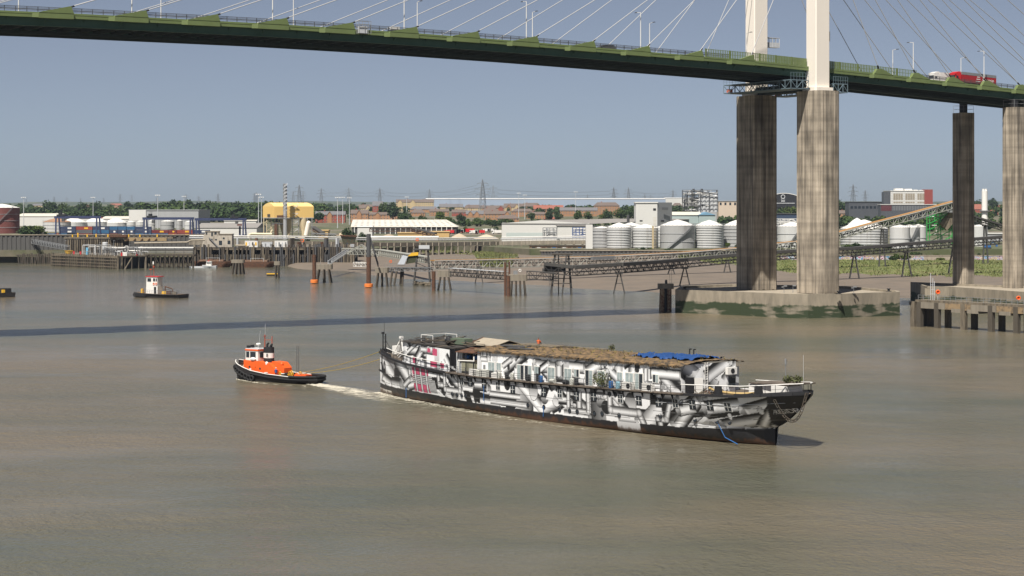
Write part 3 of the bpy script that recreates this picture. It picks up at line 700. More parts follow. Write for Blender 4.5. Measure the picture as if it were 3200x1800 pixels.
for px, py in ((1414, 1231), (1429, 1234), (1443, 1235), (1455, 1237), (1650, 1266), (1700, 1272), (1749, 1280), (1780, 1283), (1804, 1286), (1858, 1291), (1882, 1292), (1935, 1298), (1905, 1231), (1923, 1232), (2063, 1300), (2240, 1317), (2172, 1312), (2280, 1320)):
    u, z = on_hull(px, py); c = hull_uz(u, z, 0.02); m = MB(); m.tube(c, c+Vector((0, 0.12, 0)), 0.27, 14); o_ = m.build('porthole', M_glass, ship, local=True)
    m = MB(); m.torus(c, (0, 1, 0), 0.30, 0.05, 14, 5); m.build('rim', M_black, o_, local=True)

# upper deckhouse: painted wall set back from the ledge
def wall(name, u0, u1, y0, y1, zt0, zt1, n, seed, dens, pk=None, off=0.0):
    global rp
    rp = random.Random(seed); NU = max(70, int((u1-u0)*9)); NZ = 40
    V = np.zeros((NU, NZ, 3))
    for i in range(NU):
        f = i/(NU-1); u = u0+(u1-u0)*f; y = y0+(y1-y0)*f; zb_ = dk_z(u)-0.15; zt = zt0+(zt1-zt0)*f
        for j in range(NZ): V[i, j] = (u, y, zb_+(zt-zb_)*j/(NZ-1))
    # coordinates along the wall for the painter
    Lw = np.sqrt((V[:, :, 0]-V[0, 0, 0])**2+(V[:, :, 1]-V[0, 0, 1])**2)
    q = Paint(Lw, V[:, :, 2].copy(), 0.84); LL = Lw.max()
    for k in range(int(LL/3.2)):
        u = k*3.2; q.put((q.U > u+0.2) & (q.U < u+rp.uniform(0.9, 1.9)), rp.uniform(0.15, 0.5)+0.4*(q.Z-5.5)/3.5)
    mural(q, 0, LL-1, 5.6, 8.8, n, (0.3, 0.95))
    if pk:
        for (a, b, c, d) in pk: q.rect(a, b, c, d, PINK)
    if name == 'deckhouse_wall':
        q.put((q.Z > 9.05+0.12*np.sin(q.U*3)), np.array([0.10, 0.085, 0.06]))
    return grid_mesh(name, V, q.c, M_wallp, ship)
w_main = wall('deckhouse_wall', 32.4, 75.0, -5.35, -5.35, 8.85, 9.35, 64, 21, 1)
w_aft = wall('end_wall', 75.0, 75.7, -5.35, 3.7, 9.35, 9.55, 7, 8, 1)
w_fwd = wall('cabin_wall', 11.3, 25.5, -3.75, -5.25, 8.75, 8.45, 16, 14, 1, pk=[(7.6, 8.6, 7.7, 8.3), (9.2, 10.6, 7.3, 8.3), (8.6, 10.6, 5.6, 6.5), (3.2, 3.9, 5.8, 6.6), (11.6, 12.6, 5.6, 6.3)])
MB().box((18, 0, 5.2), (13, 7.0, 3.2)).build('cabin_core', M_lgrey, ship, local=True)
MB().box((53.6, 0, 5.2), (42.4, 10.3, 3.5)).build('deckhouse_core', M_lgrey, ship, local=True)
MB().slab([(11.3, -3.75, 5.4), (11.3, 3.75, 5.4), (11.3, 3.75, 8.75), (11.3, -3.75, 8.75)], (0.1, 0, 0)).build('cabin_end_wall', M_lgrey, ship, local=True)
# roof of matted brown felt and moss
M_roof = pm('mossy_roof_felt', (0.20, 0.13, 0.065), 1.0, 0.5, 1.1, stretch=(0.5, 1, 1), col2=(0.05, 0.04, 0.03), fac=(0.42, 0.60), bump=0.8, bscale=3.0, detail=8)
NU, NV = 260, 50
V = np.zeros((NU, NV, 3)); nz_ = rng.normal(0, 1, (NU, NV))
k_ = nz_.copy()
for _ in range(2): k_ = (k_+np.roll(k_, 1, 0)+np.roll(k_, -1, 0)+np.roll(k_, 1, 1)+np.roll(k_, -1, 1))/3.2
for i in range(NU):
    f = i/(NU-1); u = 31.8+(75.5-31.8)*f; hw = 5.6
    for j in range(NV):
        g = j/(NV-1)*2-1
        y = -hw if g < 0 and False else g*5.6
        if u > 75: y = -hw+(5.6+hw)*(g+1)/2
        V[i, j] = (u+0.04*nz_[i, (j*7) % NV], y, 8.92+0.5*f+0.42*(1-g*g)+0.05*k_[i, j]-(0.12 if abs(g) > 0.96 else 0))
roof_o = grid_mesh('roof', V, None, M_roof, ship)
V3 = V.copy(); V3[:, :, 2] -= 0.22; grid_mesh('roof_underlay', V3[::4, ::4][:, ::-1].copy(), None, M_timber, ship)
# ragged moss fringe along the near roof edge
mb = MB()
for k in range(420):
    u = 32+43.2*random.random(); i = int((min(u, 75.4)-31.8)/(43.7)*(NU-1)); p = Vector(V[i, 0]); l_ = random.uniform(0.12, 0.42)
    mb.add([p+Vector((-0.09, -0.03, 0.06)), p+Vector((0.09, -0.03, 0.05)), p+Vector((random.uniform(-.1, .1), -0.05, -l_))], [(0, 1, 2)])
mb.build('moss_fringe', M_roof, roof_o, local=True, kind='stuff')
mb = MB()
for k in range(160):
    u = random.uniform(33, 75); y = random.uniform(-5, 5); i = int((u-31.8)/43.7*(NU-1)); z = V[i, NV//2][2]-0.42*(y/5.6)**2
    for q in range(4): a = random.uniform(0, 6.28); mb.add([(u-0.06, y, z), (u+0.06, y, z), (u+0.25*math.cos(a), y+0.25*math.sin(a), z+random.uniform(0.15, 0.4))], [(0, 1, 2)])
mb.build('roof_weeds', pm('dry_weeds', (0.20, 0.16, 0.05), 0.9, 0.4, 2.0), roof_o, local=True, kind='stuff')
# loose boards and dark panels lying on the roof
for (u, y, a, b, rz, mt) in ((38.5, 1.5, 7.5, 2.6, 0.05, M_timberL), (42, 3.2, 4.5, 1.4, -0.1, M_timber), (37, -2.0, 5.0, 1.2, 0.12, M_dgrey), (45, 4.3, 6, 0.9, 0.0, M_timberL), (40.2, -3.6, 4.5, 0.8, 0.2, M_dgrey), (48.5, 3.6, 4.0, 1.0, 0.03, M_timberL), (35.0, 3.6, 3.2, 1.5, -0.2, M_rust)):
    MB().box((u, y, 9.42-0.42*(y/5.6)**2+0.5*(u-31.8)/47.8), (a, b, 0.16), rz).build('roof_board', mt, roof_o, local=True)
m = MB(); m.lathe([(0.45, 0), (0.42, 0.2), (0.2, 0.32)], (62.5, 4.2, 9.45), 14); m.build('roof_vent', M_black, roof_o, local=True)
for u in (66.2, 67.0):
    m = MB(); m.path([(u, 4.5, 9.4), (u, 4.5, 10.5), (u+0.35, 4.5, 10.5)], 0.09, 6); m.build('vent_pipe', M_black, roof_o, local=True)

# ledge walkway with brackets, stanchions and wire
led = MB(); ua, ub = 26.0, 76.0; n = 60
for k in range(n):
    u = ua+(ub-ua)*k/n; u2 = ua+(ub-ua)*(k+1)/n
    led.slab([(u, -5.3, dk_z(u)-0.05), (u2, -5.3, dk_z(u2)-0.05), (u2, -6.4, dk_z(u2)-0.05), (u, -6.4, dk_z(u)-0.05)], (0, 0, 0.16))
ledge = led.build('ledge', M_deckw, ship, local=True)
for k in range(26):
    u = ua+1+(ub-ua-1)*k/26; z = dk_z(u)-0.06
    MB().slab([(u, -5.95, z), (u, -6.36, z), (u, -5.95, z-0.75)], (0.1, 0, 0)).build('bracket', M_black, ledge, local=True)
    mb = MB(); mb.tube((u, -6.32, z), (u, -6.32, z+1.15), 0.035, 6); mb.build('stanchion', M_dgrey, ledge, local=True)
mb = MB()
for h in (0.5, 0.8, 1.1):
    for k in range(n):
        u = ua+(ub-ua)*k/n; u2 = ua+(ub-ua)*(k+1)/n; mb.tube((u, -6.32, dk_z(u)+h), (u2, -6.32, dk_z(u2)+h), 0.022, 5)
mb.build('rail_wire', M_dgrey, ledge, local=True)
# french doors and windows of the deckhouse
for k, px in enumerate((1537, 1560, 1628, 1652, 1678, 1724, 1776, 1803, 1842, 1880, 1938, 1968, 1998, 2050)):
    u = sl(px, 1180, yo=-5.35).x; z0 = dk_z(u)+0.12; tall = k % 3 != 1
    w = 0.75 if tall else 0.5; zlo = z0 if tall else z0+1.0; zhi = z0+2.05
    f_ = MB().box((u, -5.38, zlo), (2*w+0.2, 0.12, zhi-zlo+0.12)).build('door' if tall else 'window', M_white, ship, local=True)
    for s_ in (-1, 1):
        MB().box((u+s_*w*0.5, -5.45, zlo+0.1), (w*0.86, 0.05, zhi-zlo-0.1)).build('pane', M_glass if (k*2+s_) % 5 == 0 else pm('curtained_glass', (0.30, 0.35, 0.35), 0.25, 0.5, 2.5), f_, local=True)
MB().box((41.0+5.4, -5.42, 5.3), (0.85, 0.1, 2.0)).build('doorway', M_black, ship, local=True)
# aft doorway, ladder and air-conditioning unit on the aft wall
def aft(f, dz, off=0.06):  # point on the aft wall
    u = 75+0.7*f; y = -5.35+9.05*f; nrm = Vector((9.05, -0.7, 0)).normalized()
    return Vector((u, y, dk_z(u)-0.15+dz))+nrm*off
mb = MB(); mb.slab([aft(0.07, 0.1), aft(0.22, 0.1), aft(0.22, 2.1), aft(0.07, 2.1)], aft(0, 0, 0.1)-aft(0, 0, 0)); mb.build('doorway', M_black, w_aft, local=True)
mb = MB(); mb.slab([aft(0.23, 0.1, 0.15), aft(0.35, 0.1, 0.5), aft(0.35, 2.0, 0.5), aft(0.23, 2.0, 0.15)], aft(0, 0, 0.05)-aft(0, 0, 0)); mb.build('open_door', M_white, w_aft, local=True)
mb = MB()
for f in (0.42, 0.47): mb.beam(aft(f, 0.2, 0.15), aft(f, 3.9, 0.15), 0.06)
for k in range(11): mb.beam(aft(0.42, 0.4+0.33*k, 0.15), aft(0.47, 0.4+0.33*k, 0.15), 0.045)
mb.build('ladder', M_white, w_aft, local=True)
mb = MB(); mb.slab([aft(0.80, 2.2), aft(0.97, 2.2), aft(0.97, 3.1), aft(0.80, 3.1)], aft(0, 0, 0.5)-aft(0, 0, 0)); ac = mb.build('air_conditioner', M_white, w_aft, local=True)
mb = MB(); mb.tube(aft(0.89, 2.65, 0.55), aft(0.89, 2.65, 0.60), 0.32, 14); mb.build('fan_grille', M_black, ac, local=True)
mb = MB(); mb.slab([aft(0.86, 0.5), aft(0.98, 0.5), aft(0.98, 2.0), aft(0.86, 2.0)], aft(0, 0, 0.1)-aft(0, 0, 0)); mb.build('window', M_glass, w_aft, local=True)

# forward part: canopy frames, dark roofing, awning, bulwark junk
M_awn = pm('dark_roofing', (0.045, 0.040, 0.036), 0.95, 0.4, 1.0, bump=0.4)
for k in range(9):
    u = 11.0+1.75*k; MB().slab([(u, -4.2-0.12*k, 8.85-0.03*k), (u+1.7, -4.2-0.12*k, 8.82-0.03*k), (u+1.7, 4.6, 9.0-0.03*k), (u, 4.6, 9.0-0.03*k)], (0, 0, 0.12+0.05*(k % 3))).build('roof_panel', M_awn if k % 4 != 2 else M_timber, ship, local=True)
fr = MB()
for (u, y) in ((14.5, 2), (14.5, -2.5), (17.5, 2), (17.5, -2.5)): fr.beam((u, y, 8.9), (u, y, 10.0), 0.08)
fr.beam((14.5, 2, 10), (17.5, 2, 10), 0.08); fr.beam((14.5, -2.5, 10), (17.5, -2.5, 10), 0.08); fr.beam((14.5, 2, 10), (14.5, -2.5, 10), 0.08)
fr.build('canopy_frame', M_white, ship, local=True)
for k in range(46):
    u = random.uniform(12, 26); y = random.uniform(-3.5, 3.2); L = random.uniform(1.2, 4.2); a = random.uniform(-0.5, 0.5)
    MB().beam((u, y, 9.05+random.uniform(0.05, 0.4)), (u+L*math.cos(a), y+L*math.sin(a), 9.05+random.uniform(0.05, 0.75)), random.uniform(0.08, 0.35), 0.1).build('loose_timber', random.choice([M_timber, M_timberL, M_dgrey, M_timber]), ship, local=True)
MB().box((23.4, -1.5, 9.0), (3.2, 1.6, 0.85), 0.06).build('covered_bench', pm('green_tarpaulin', (0.10, 0.13, 0.09), 0.8, 0.3, 1.0), ship, local=True)
m = MB(); m.blob((21.2, -2.2, 9.5), (0.7, 0.6, 0.65), 10, 6, 0.1); m.build('bin_bag', M_black, ship, local=True)
# low pitched skylight between the two houses
m = MB(); m.slab([(25.2, -1.5, 9.0), (31.5, -1.5, 9.1), (31.5, 1.2, 9.8), (25.2, 1.2, 9.9)], (0, 0, 0.08)); m.slab([(25.2, 1.2, 9.9), (31.5, 1.2, 9.8), (31.5, 4, 9.1), (25.2, 4, 9.0)], (0, 0, 0.08)); sk = m.build('skylight', M_concL, ship, local=True)
m = MB(); m.beam((25.2, -1.6, 9.05), (25.2, 1.2, 9.98), 0.16); m.beam((25.2, 1.2, 9.98), (25.2, 4.1, 9.05), 0.16); m.build('gable_edge', M_rust, sk, local=True)
MB().box((28.3, 1.2, 5.2), (5.8, 5.0, 3.85)).build('link_house', M_awn, ship, local=True)
# open loggia: posts, lean-to roof, cladding
m = MB(); m.slab([(27.2, -5.5, 8.2), (33.2, -5.5, 8.3), (33.0, -2.5, 8.75), (27.0, -2.5, 8.7)], (0, 0, 0.1)); m.build('lean_to_roof', M_rust, ship, local=True)
for u in (26.3, 28.0, 30.0, 31.8): MB().beam((u, -5.6, 5.2), (u, -5.6, 8.3), 0.11).build('post', M_black, ship, local=True)
m = MB(); m.path([(28.6, -6.0, 5.4), (28.6, -6.0, 7.1), (32.4, -6.0, 7.25), (32.4, -6.0, 7.9)], 0.10, 6); m.build('white_pipe', M_white, ship, local=True)
for k in range(4): MB().box((28.6+1.05*k, -5.0, 5.25), (0.98, 0.08, 1.9)).build('glazed_panel', pm('dirty_glazing', (0.28, 0.27, 0.20), 0.3, 0.4, 1.0), ship, local=True)
for k in range(3): MB().box((27.0+0.5*k, -4.9, 5.2), (0.42, 0.12, 3.0)).build('cladding_board', M_lgrey, ship, local=True)
# white rails: bow section and stern section
def rail(name, u0, u1, hgt, mat_top, n=24, inset=0.15, r=0.06):
    top = MB(); pts = []
    for k in range(n+1):
        s = (u0+(u1-u0)*k/n)/LD; h = hull(s, 1.0, -inset); pts.append(Vector((h.x, h.y, h.z+hgt)))
    top.path(pts, r, 6); t_ = top.build(name, mat_top, ship, local=True)
    for k in range(0, n+1, 2):
        p = pts[k]; MB().tube((p.x, p.y, p.z-hgt-0.1), p, 0.035, 6).build('stanchion', M_black, t_, local=True)
    mid = MB(); mid.path([p-Vector((0, 0, hgt*0.5)) for p in pts], 0.022, 5); mid.build('mid_rail', M_black, t_, local=True)
    return pts
rail('bow_rail', 4.5, 25.5, 1.15, M_white, 26)
rail('stern_rail', 75.8, 91.6, 1.15, M_white, 26, r=0.07)
top = MB(); pts = []
for k in range(21):
    s = (78+13.6*k/20)/LD; h = hull(s, 1.0, -0.15); pts.append(Vector((h.x, -h.y, h.z+1.15)))
top.path(pts, 0.07, 6); fr_ = top.build('stern_rail', M_white, ship, local=True)
for p in pts[::2]: MB().tube((p.x, p.y, p.z-1.25), p, 0.035, 6).build('stanchion', M_black, fr_, local=True)
# stern bulwark, fairlead posts, poop locker and platforms
bw = MB()
for k in range(30):
    s1, s2 = 0.915+0.085*k/30, 0.915+0.085*(k+1)/30
    for sg in (1, -1):
        a, b = hull(s1, 1, 0.02), hull(s2, 1, 0.02); bw.slab([(a.x, sg*a.y, a.z), (b.x, sg*b.y, b.z), (b.x, sg*b.y, b.z+0.22), (a.x, sg*a.y, a.z+0.22)], (0, sg*0.08, 0))
bw.build('stern_bulwark', M_black, ship, local=True)
for u in (81.5, 87.2):
    h = hull(u/LD, 1.0, 0); m = MB(); m.slab([(u-0.6, h.y-0.1, h.z-0.1), (u+0.6, h.y-0.1, h.z-0.1), (u+0.35, h.y-0.1, h.z+1.15), (u-0.35, h.y-0.1, h.z+1.15)], (0, 0.5, 0)); m.build('fairlead', M_black, ship, local=True)
MB().box((84.8, 0.6, 6.2), (4.0, 3.4, 1.2)).build('deck_locker', M_white, ship, local=True)
MB().slab([(83.0, -1.3, 7.45), (90.6, -1.9, 7.75), (90.6, 2.6, 7.75), (83.0, 2.6, 7.45)], (0, 0, 0.14)).build('poop_platform', M_deckw, ship, local=True)
MB().box((88.8, -0.6, 6.55), (2.4, 3.0, 1.05)).build('deck_locker', M_white, ship, local=True)
for u, y in ((80.2, -4.0), (80.9, -4.1)):
    m = MB(); m.lathe([(0.27, 0), (0.27, 0.75), (0.33, 0.78), (0.33, 0.85)], (u, y, 6.0), 12); m.build('bitt', M_white, ship, local=True)
m = MB(); m.path([(78.0, -3.2, 6.6), (80.0, -4.2, 6.45), (83.0, -4.0, 6.35), (84.4, -3.6, 6.4), (86.2, -3.5, 6.6)], 0.17, 8); m.build('coiled_hose', pm('straw_rope', (0.42, 0.30, 0.13), 0.9, 0.3, 2.0), ship, local=True)
for k in range(24):
    m = MB(); u = random.uniform(76.5, 80); y = random.uniform(-4.6, -2.5); a = random.uniform(0, 3); m.beam((u, y, 5.95), (u+0.9*math.cos(a), y+0.9*math.sin(a), 6.1+random.uniform(0, 0.6)), 0.07); m.build('scrap', random.choice([M_timber, M_rust, M_timberL]), ship, local=True)
m = MB(); m.tube((86.6, 1.5, 7.5), (86.6, 1.5, 10.3), 0.05, 6); m.tube((86.6, 1.5, 9.9), (86.6, 1.5, 10.6), 0.13, 8); m.build('stern_light_pole', M_grey, ship, local=True)
m = MB(); m.tube((91.0, 0, 7.2), (91.0, 0, 11.4), 0.02, 5); m.build('whip_aerial', M_lgrey, ship, local=True)
# bow: mast, windlass frame, anchor, hawse fittings
m = MB(); m.tube((0.9, -0.25, 6.4), (0.9, -0.25, 9.6), 0.10, 8); m.tube((0.9, 0.25, 6.4), (0.9, 0.25, 9.3), 0.10, 8)
for h in (7.2, 8.0, 8.8): m.beam((0.9, -0.25, h), (0.9, 0.25, h), 0.06)
m.box((0.9, -0.25, 9.3), (0.35, 0.35, 0.3)); m.tube((0.9, 0, 9.3), (0.9, 0, 11.2), 0.03, 5); m.beam((0.9, 0, 8.6), (3.2, 0, 6.6), 0.05); m.build('bow_mast', M_black, ship, local=True)
m = MB()
for y in (-0.6, 0.6): m.beam((4.2, y, 6.3), (5.6, 0, 8.9), 0.14); m.beam((7.0, y, 6.2), (5.6, 0, 8.9), 0.14)
m.box((5.6, 0, 8.8), (0.5, 0.5, 0.35)); m.build('windlass_frame', M_white, ship, local=True)
m = MB(); m.box((3.2, 0.8, 6.2), (1.2, 0.9, 1.3)); m.tube((8.2, 1.0, 6.2), (8.2, 1.0, 7.4), 0.28, 10); m.tube((8.2, 1.0, 7.35), (9.0, 1.0, 7.35), 0.28, 10); m.build('deck_cowl', M_white, ship, local=True)
for k in range(20):
    u = random.uniform(4, 11); y = random.uniform(-1.8, 0.5); m = MB(); a = random.uniform(0, 3); m.beam((u, y, 6.05), (u+1.0*math.cos(a), y+0.8*math.sin(a), 6.2+random.uniform(0, 0.7)), 0.12); m.build('scrap', random.choice([M_timber, M_white, M_timberL, M_lgrey]), ship, local=True)
m = MB()
for k in range(24):
    for sg in (1, -1):
        a, b = hull(0.075*k/24, 1, 0.02), hull(0.075*(k+1)/24, 1, 0.02); m.slab([(a.x, sg*a.y, a.z), (b.x, sg*b.y, b.z), (b.x, sg*b.y, b.z+0.5), (a.x, sg*a.y, a.z+0.5)], (0, sg*0.06, 0))
m.build('bow_bulwark', M_black, ship, local=True)
c = hull_uz(2.6, 3.4, 0.15); m = MB(); m.beam(c+Vector((-0.4, 0, 1.6)), c+Vector((0, 0, 0)), 0.14); m.beam(c+Vector((-1.0, 0, 0.35)), c, 0.22, 0.2); m.beam(c+Vector((1.0, 0, 0.35)), c, 0.22, 0.2); m.build('anchor', M_black, ship, local=True)
# anchor chain hanging in a loop under the stern
ch = MB(); pa = hull_uz(89.2, 6.0, 0.2); pb = Vector((92.3, -0.6, 6.9)); N = 22
prev = None
for k in range(N+1):
    f = k/N; p = pa.lerp(pb, f); sag = 2.9*(1-(2*f-1)**2) if True else 0; p = Vector((p.x+0.5*math.sin(f*3.14), p.y-0.25, p.z-sag))
    if prev is not None:
        d = (p-prev).normalized(); ax = Vector((0, 1, 0)) if k % 2 else Vector((1, 0, 0)); c = (p+prev)/2
        L = (p-prev).length; r_ = 0.16; sd_ = d.cross(ax).normalized()
        ch.tube(c+sd_*r_-d*L*0.5, c+sd_*r_+d*L*0.5, 0.06, 5); ch.tube(c-sd_*r_-d*L*0.5, c-sd_*r_+d*L*0.5, 0.06, 5)
        ch.tube(c-sd_*r_-d*L*0.5, c+sd_*r_-d*L*0.5, 0.06, 5); ch.tube(c-sd_*r_+d*L*0.5, c+sd_*r_+d*L*0.5, 0.06, 5)
    prev = p
ch.build('anchor_chain', M_timber, ship, local=True)
# blue ropes hanging from the hull
for (px, py, L) in ((1270, 1212, 1.5), (1513, 1205, 2.2), (1699, 1270, 1.4)):
    u, z = on_hull(px, py); a = hull_uz(u, z, 0.08); MB().tube(a, a-Vector((0, 0, L)), 0.05, 6).build('hanging_rope', M_blue, ship, local=True)
u, z = on_hull(2244, 1320); a = hull_uz(u, z, 0.1); u2, z2 = on_hull(2276, 1366)
m = MB(); m.path([a, hull_uz(u2, max(z2, 0.6), 0.5), sl(2305, 1388, yo=-4.6)], 0.06, 6); m.build('mooring_line', M_blue, ship, local=True)
# lettering on the stern, laid on the curved plating
def text_mesh(txt, size=1.0):
    cu = bpy.data.curves.new('lettering', 'FONT'); cu.body = txt; cu.size = size; cu.extrude = 0.0; cu.resolution_u = 3
    o = bpy.data.objects.new('tmp', cu); COL.objects.link(o); bpy.context.view_layer.update()
    dg = bpy.context.evaluated_depsgraph_get(); me = o.evaluated_get(dg).to_mesh()
    vs = [tuple(v.co) for v in me.vertices]; fs = [tuple(p.vertices) for p in me.polygons]; o.evaluated_get(dg).to_mesh_clear()
    bpy.data.objects.remove(o, do_unlink=True); bpy.data.curves.remove(cu); return vs, fs
vs, fs = text_mesh('PRESIDENT', 0.62); wmax = max(v[0] for v in vs)
u0, z0 = on_hull(2455, 1283)
out = []
for x, y, _ in vs:
    f = x/wmax; uu, zz = on_hull(2450+60*f, 1292-14*y/0.44-5*f); out.append(hull_uz(uu, zz, 0.08)+Vector((0.10, -0.04, 0)))
MB().add(out, fs).build('ship_name', pm('faded_lettering', (0.75, 0.75, 0.75), 0.7, 0.2, 2.0), ship, local=True)

# things standing on the ship
def ship_pt(u, y, z): return WM[ship.name] @ Vector((u, y, z))
def barrel(u, y, mat, label, lying=False, z=None):
    z = dk_z(u)+0.11 if z is None else z
    t = thing('barrel', label, 'barrel', ship_pt(u, y, z), SRZ, 'barrels on the ship')
    m = MB()
    if lying: m.tube((-0.42, 0, 0.3), (0.42, 0, 0.3), 0.3, 16); m2 = MB().torus((-0.14, 0, 0.3), (1, 0, 0), 0.3, 0.02, 16, 5).torus((0.14, 0, 0.3), (1, 0, 0), 0.3, 0.02, 16, 5)
    else: m.lathe([(0.28, 0), (0.3, 0.05), (0.3, 0.85), (0.28, 0.9), (0.1, 0.9)], (0, 0, 0), 16); m2 = MB().torus((0, 0, 0.3), (0, 0, 1), 0.3, 0.02, 16, 5).torus((0, 0, 0.6), (0, 0, 1), 0.3, 0.02, 16, 5)
    m.build('drum', mat, t, local=True, smooth=True); m2.build('hoop', mat, t, local=True)
M_bpl = pm('black_plastic', (0.025, 0.027, 0.03), 0.6, 0.3, 2.0); M_wpl = pm('white_plastic', (0.55, 0.55, 0.5), 0.6, 0.2, 2.0)
for px, mat, lab, ly in ((1535, M_bpl, 'black drum on the ship ledge, first from the bow', 0), (1559, M_wpl, 'white drum on the ship ledge beside the first black drum', 0), (1584, M_bpl, 'black drum on the ship ledge under the oval window', 0), (1601, M_wpl, 'white drum on the ship ledge right of the oval window', 0), (1650, M_bpl, 'wide black drum on the ship ledge below glazed doors', 0), (1690, M_blue, 'blue and black drum on the ship ledge near the middle', 0), (1727, M_wpl, 'white drum lying on its side on the ledge', 1), (1768, M_bpl, 'black drum lying on its side on the ledge', 1), (1787, M_wpl, 'white drum beside the lying black one', 0), (1801, M_bpl, 'black drum left of the open narrow doorway', 0), (1909, M_blue, 'bright blue drum right of the ledge bush', 0), (1931, pm('pale_blue_plastic', (0.25, 0.42, 0.5), 0.6, 0.3, 2.0), 'pale blue drum next to the air conditioners', 0)):
    barrel(sl(px, 1200, yo=-5.95).x, -5.95, mat, lab, ly)
barrel(29.2, -4.6, M_blue, 'blue drum on the upper loggia shelf, left one', 1, 7.3); barrel(31.2, -4.6, M_blue, 'blue drum on the upper loggia shelf, right one', 1, 7.3)
MB().box((30.2, -4.6, 7.12), (4.6, 1.3, 0.17)).build('loggia_shelf', M_timber, ship, local=True)
for px, lab in ((1957, 'white air conditioning unit on the ship ledge, left of the two'), (2021, 'white air conditioning unit on the ship ledge, right of the two')):
    u = sl(px, 1200, yo=-6.2).x; t = thing('air_conditioner', lab, 'air conditioner', ship_pt(u, -5.95, dk_z(u)+0.11), SRZ, 'air conditioners on the ledge')
    MB().box((0, 0, 0), (1.9, 0.5, 0.95)).build('casing', M_white, t, local=True); MB().tube((0.35, -0.26, 0.48), (0.35, -0.29, 0.48), 0.36, 16).build('fan_grille', M_black, t, local=True)
for k, px in enumerate((1510, 1478, 1490, 1548)):
    u = sl(px, 1185, yo=-6.1).x; m = MB(); m.box(ship_pt(u, -5.9, dk_z(u)+0.11), (1.7, 0.6, 1.0-0.1*k), SRZ)
    solo('storage_crate', m, M_white if k % 2 else M_wpl, ['white crate on the ledge right of the white pipe', 'pale crate on the ledge at the loggia corner', 'smaller white crate beside the loggia corner crate', 'low white crate under the oval window'][k], 'crate', 'white crates on the ledge')
# bush growing on the ledge and potted plants at the stern
M_bush = pm('bush_leaves', (0.085, 0.095, 0.035), 0.9, 0.5, 3.0)
def leafy(name, c, rx, rz_, n, mat, label, cat, ls=0.12, stem=True):
    t = thing(name, label, cat, c); m = MB()
    for _ in range(n):
        while True:
            v = Vector((random.uniform(-1, 1), random.uniform(-1, 1), random.uniform(0, 1)))
            if v.x**2+v.y**2+(v.z*2-1)**2 < 1: break
        p = Vector((v.x*rx, v.y*rx, v.z*rz_)); a = Vector((random.gauss(0, 1), random.gauss(0, 1), random.gauss(0, 1))).normalized()*ls; b = a.cross(Vector((random.gauss(0, 1), random.gauss(0, 1), random.gauss(0, 1)))).normalized()*ls*0.6
        m.add([p-a, p+b, p+a, p-b], [(0, 1, 2, 3)])
    m.build('foliage', mat, t, local=True)
    s = MB()
    for k in range(6): s.tube((0, 0, -0.02), (random.uniform(-.6, .6)*rx, random.uniform(-.6, .6)*rx, rz_*0.8), 0.03, 5)
    s.build('stems', M_timber, t, local=True); return t
u = sl(1880, 1205, yo=-6.1).x
leafy('ledge_bush', ship_pt(u, -6.0, dk_z(u)+0.1), 1.4, 2.3, 420, M_bush, 'scrubby bush growing on the ship ledge', 'bush', 0.13)
leafy('potted_plant', ship_pt(88.0, 0.5, 7.8), 0.7, 0.9, 160, M_bush, 'low green plant on the ship stern, left one', 'plant', 0.14)
leafy('potted_plant', ship_pt(90.2, -0.3, 7.9), 0.75, 1.0, 180, M_bush, 'spiky green plant at the very stern of the ship', 'plant', 0.14)
leafy('roof_bush', ship_pt(50, 4.9, 9.3), 0.5, 0.9, 80, M_bush, 'small weed bush on the far edge of the ship roof', 'bush', 0.12)
# blue tarpaulin over the roof end
NU, NV = 60, 24; V = np.zeros((NU, NV, 3))
for i in range(NU):
    for j in range(NV):
        f, g = i/(NU-1), j/(NV-1); u = 62.5+11.5*f; y = -2.6+5.6*g+0.3*math.sin(f*20); zb = 8.92+0.5*(u-31.8)/47.8+0.42*(1-(y/5.6)**2)
        V[i, j] = (u+0.15*math.sin(g*9), y, zb+0.10+0.22*abs(math.sin(f*11+g*3)*math.sin(f*29+g*7))+0.25*math.sin(math.pi*g)*f+0.09*nz_[i*3, j])
W4 = WM[ship.name]; V = np.array([[tuple(W4 @ Vector(p)) for p in r_] for r_ in V]); b0 = V[0, 0].copy()
tp = grid_mesh('tarpaulin', V-b0, None, pm('blue_tarpaulin', (0.018, 0.06, 0.19), 0.5, 0.35, 0.8, bump=0.3), None); tp.location = b0
tag(tp, 'crumpled blue tarpaulin spread over the aft roof of the ship', 'tarpaulin')
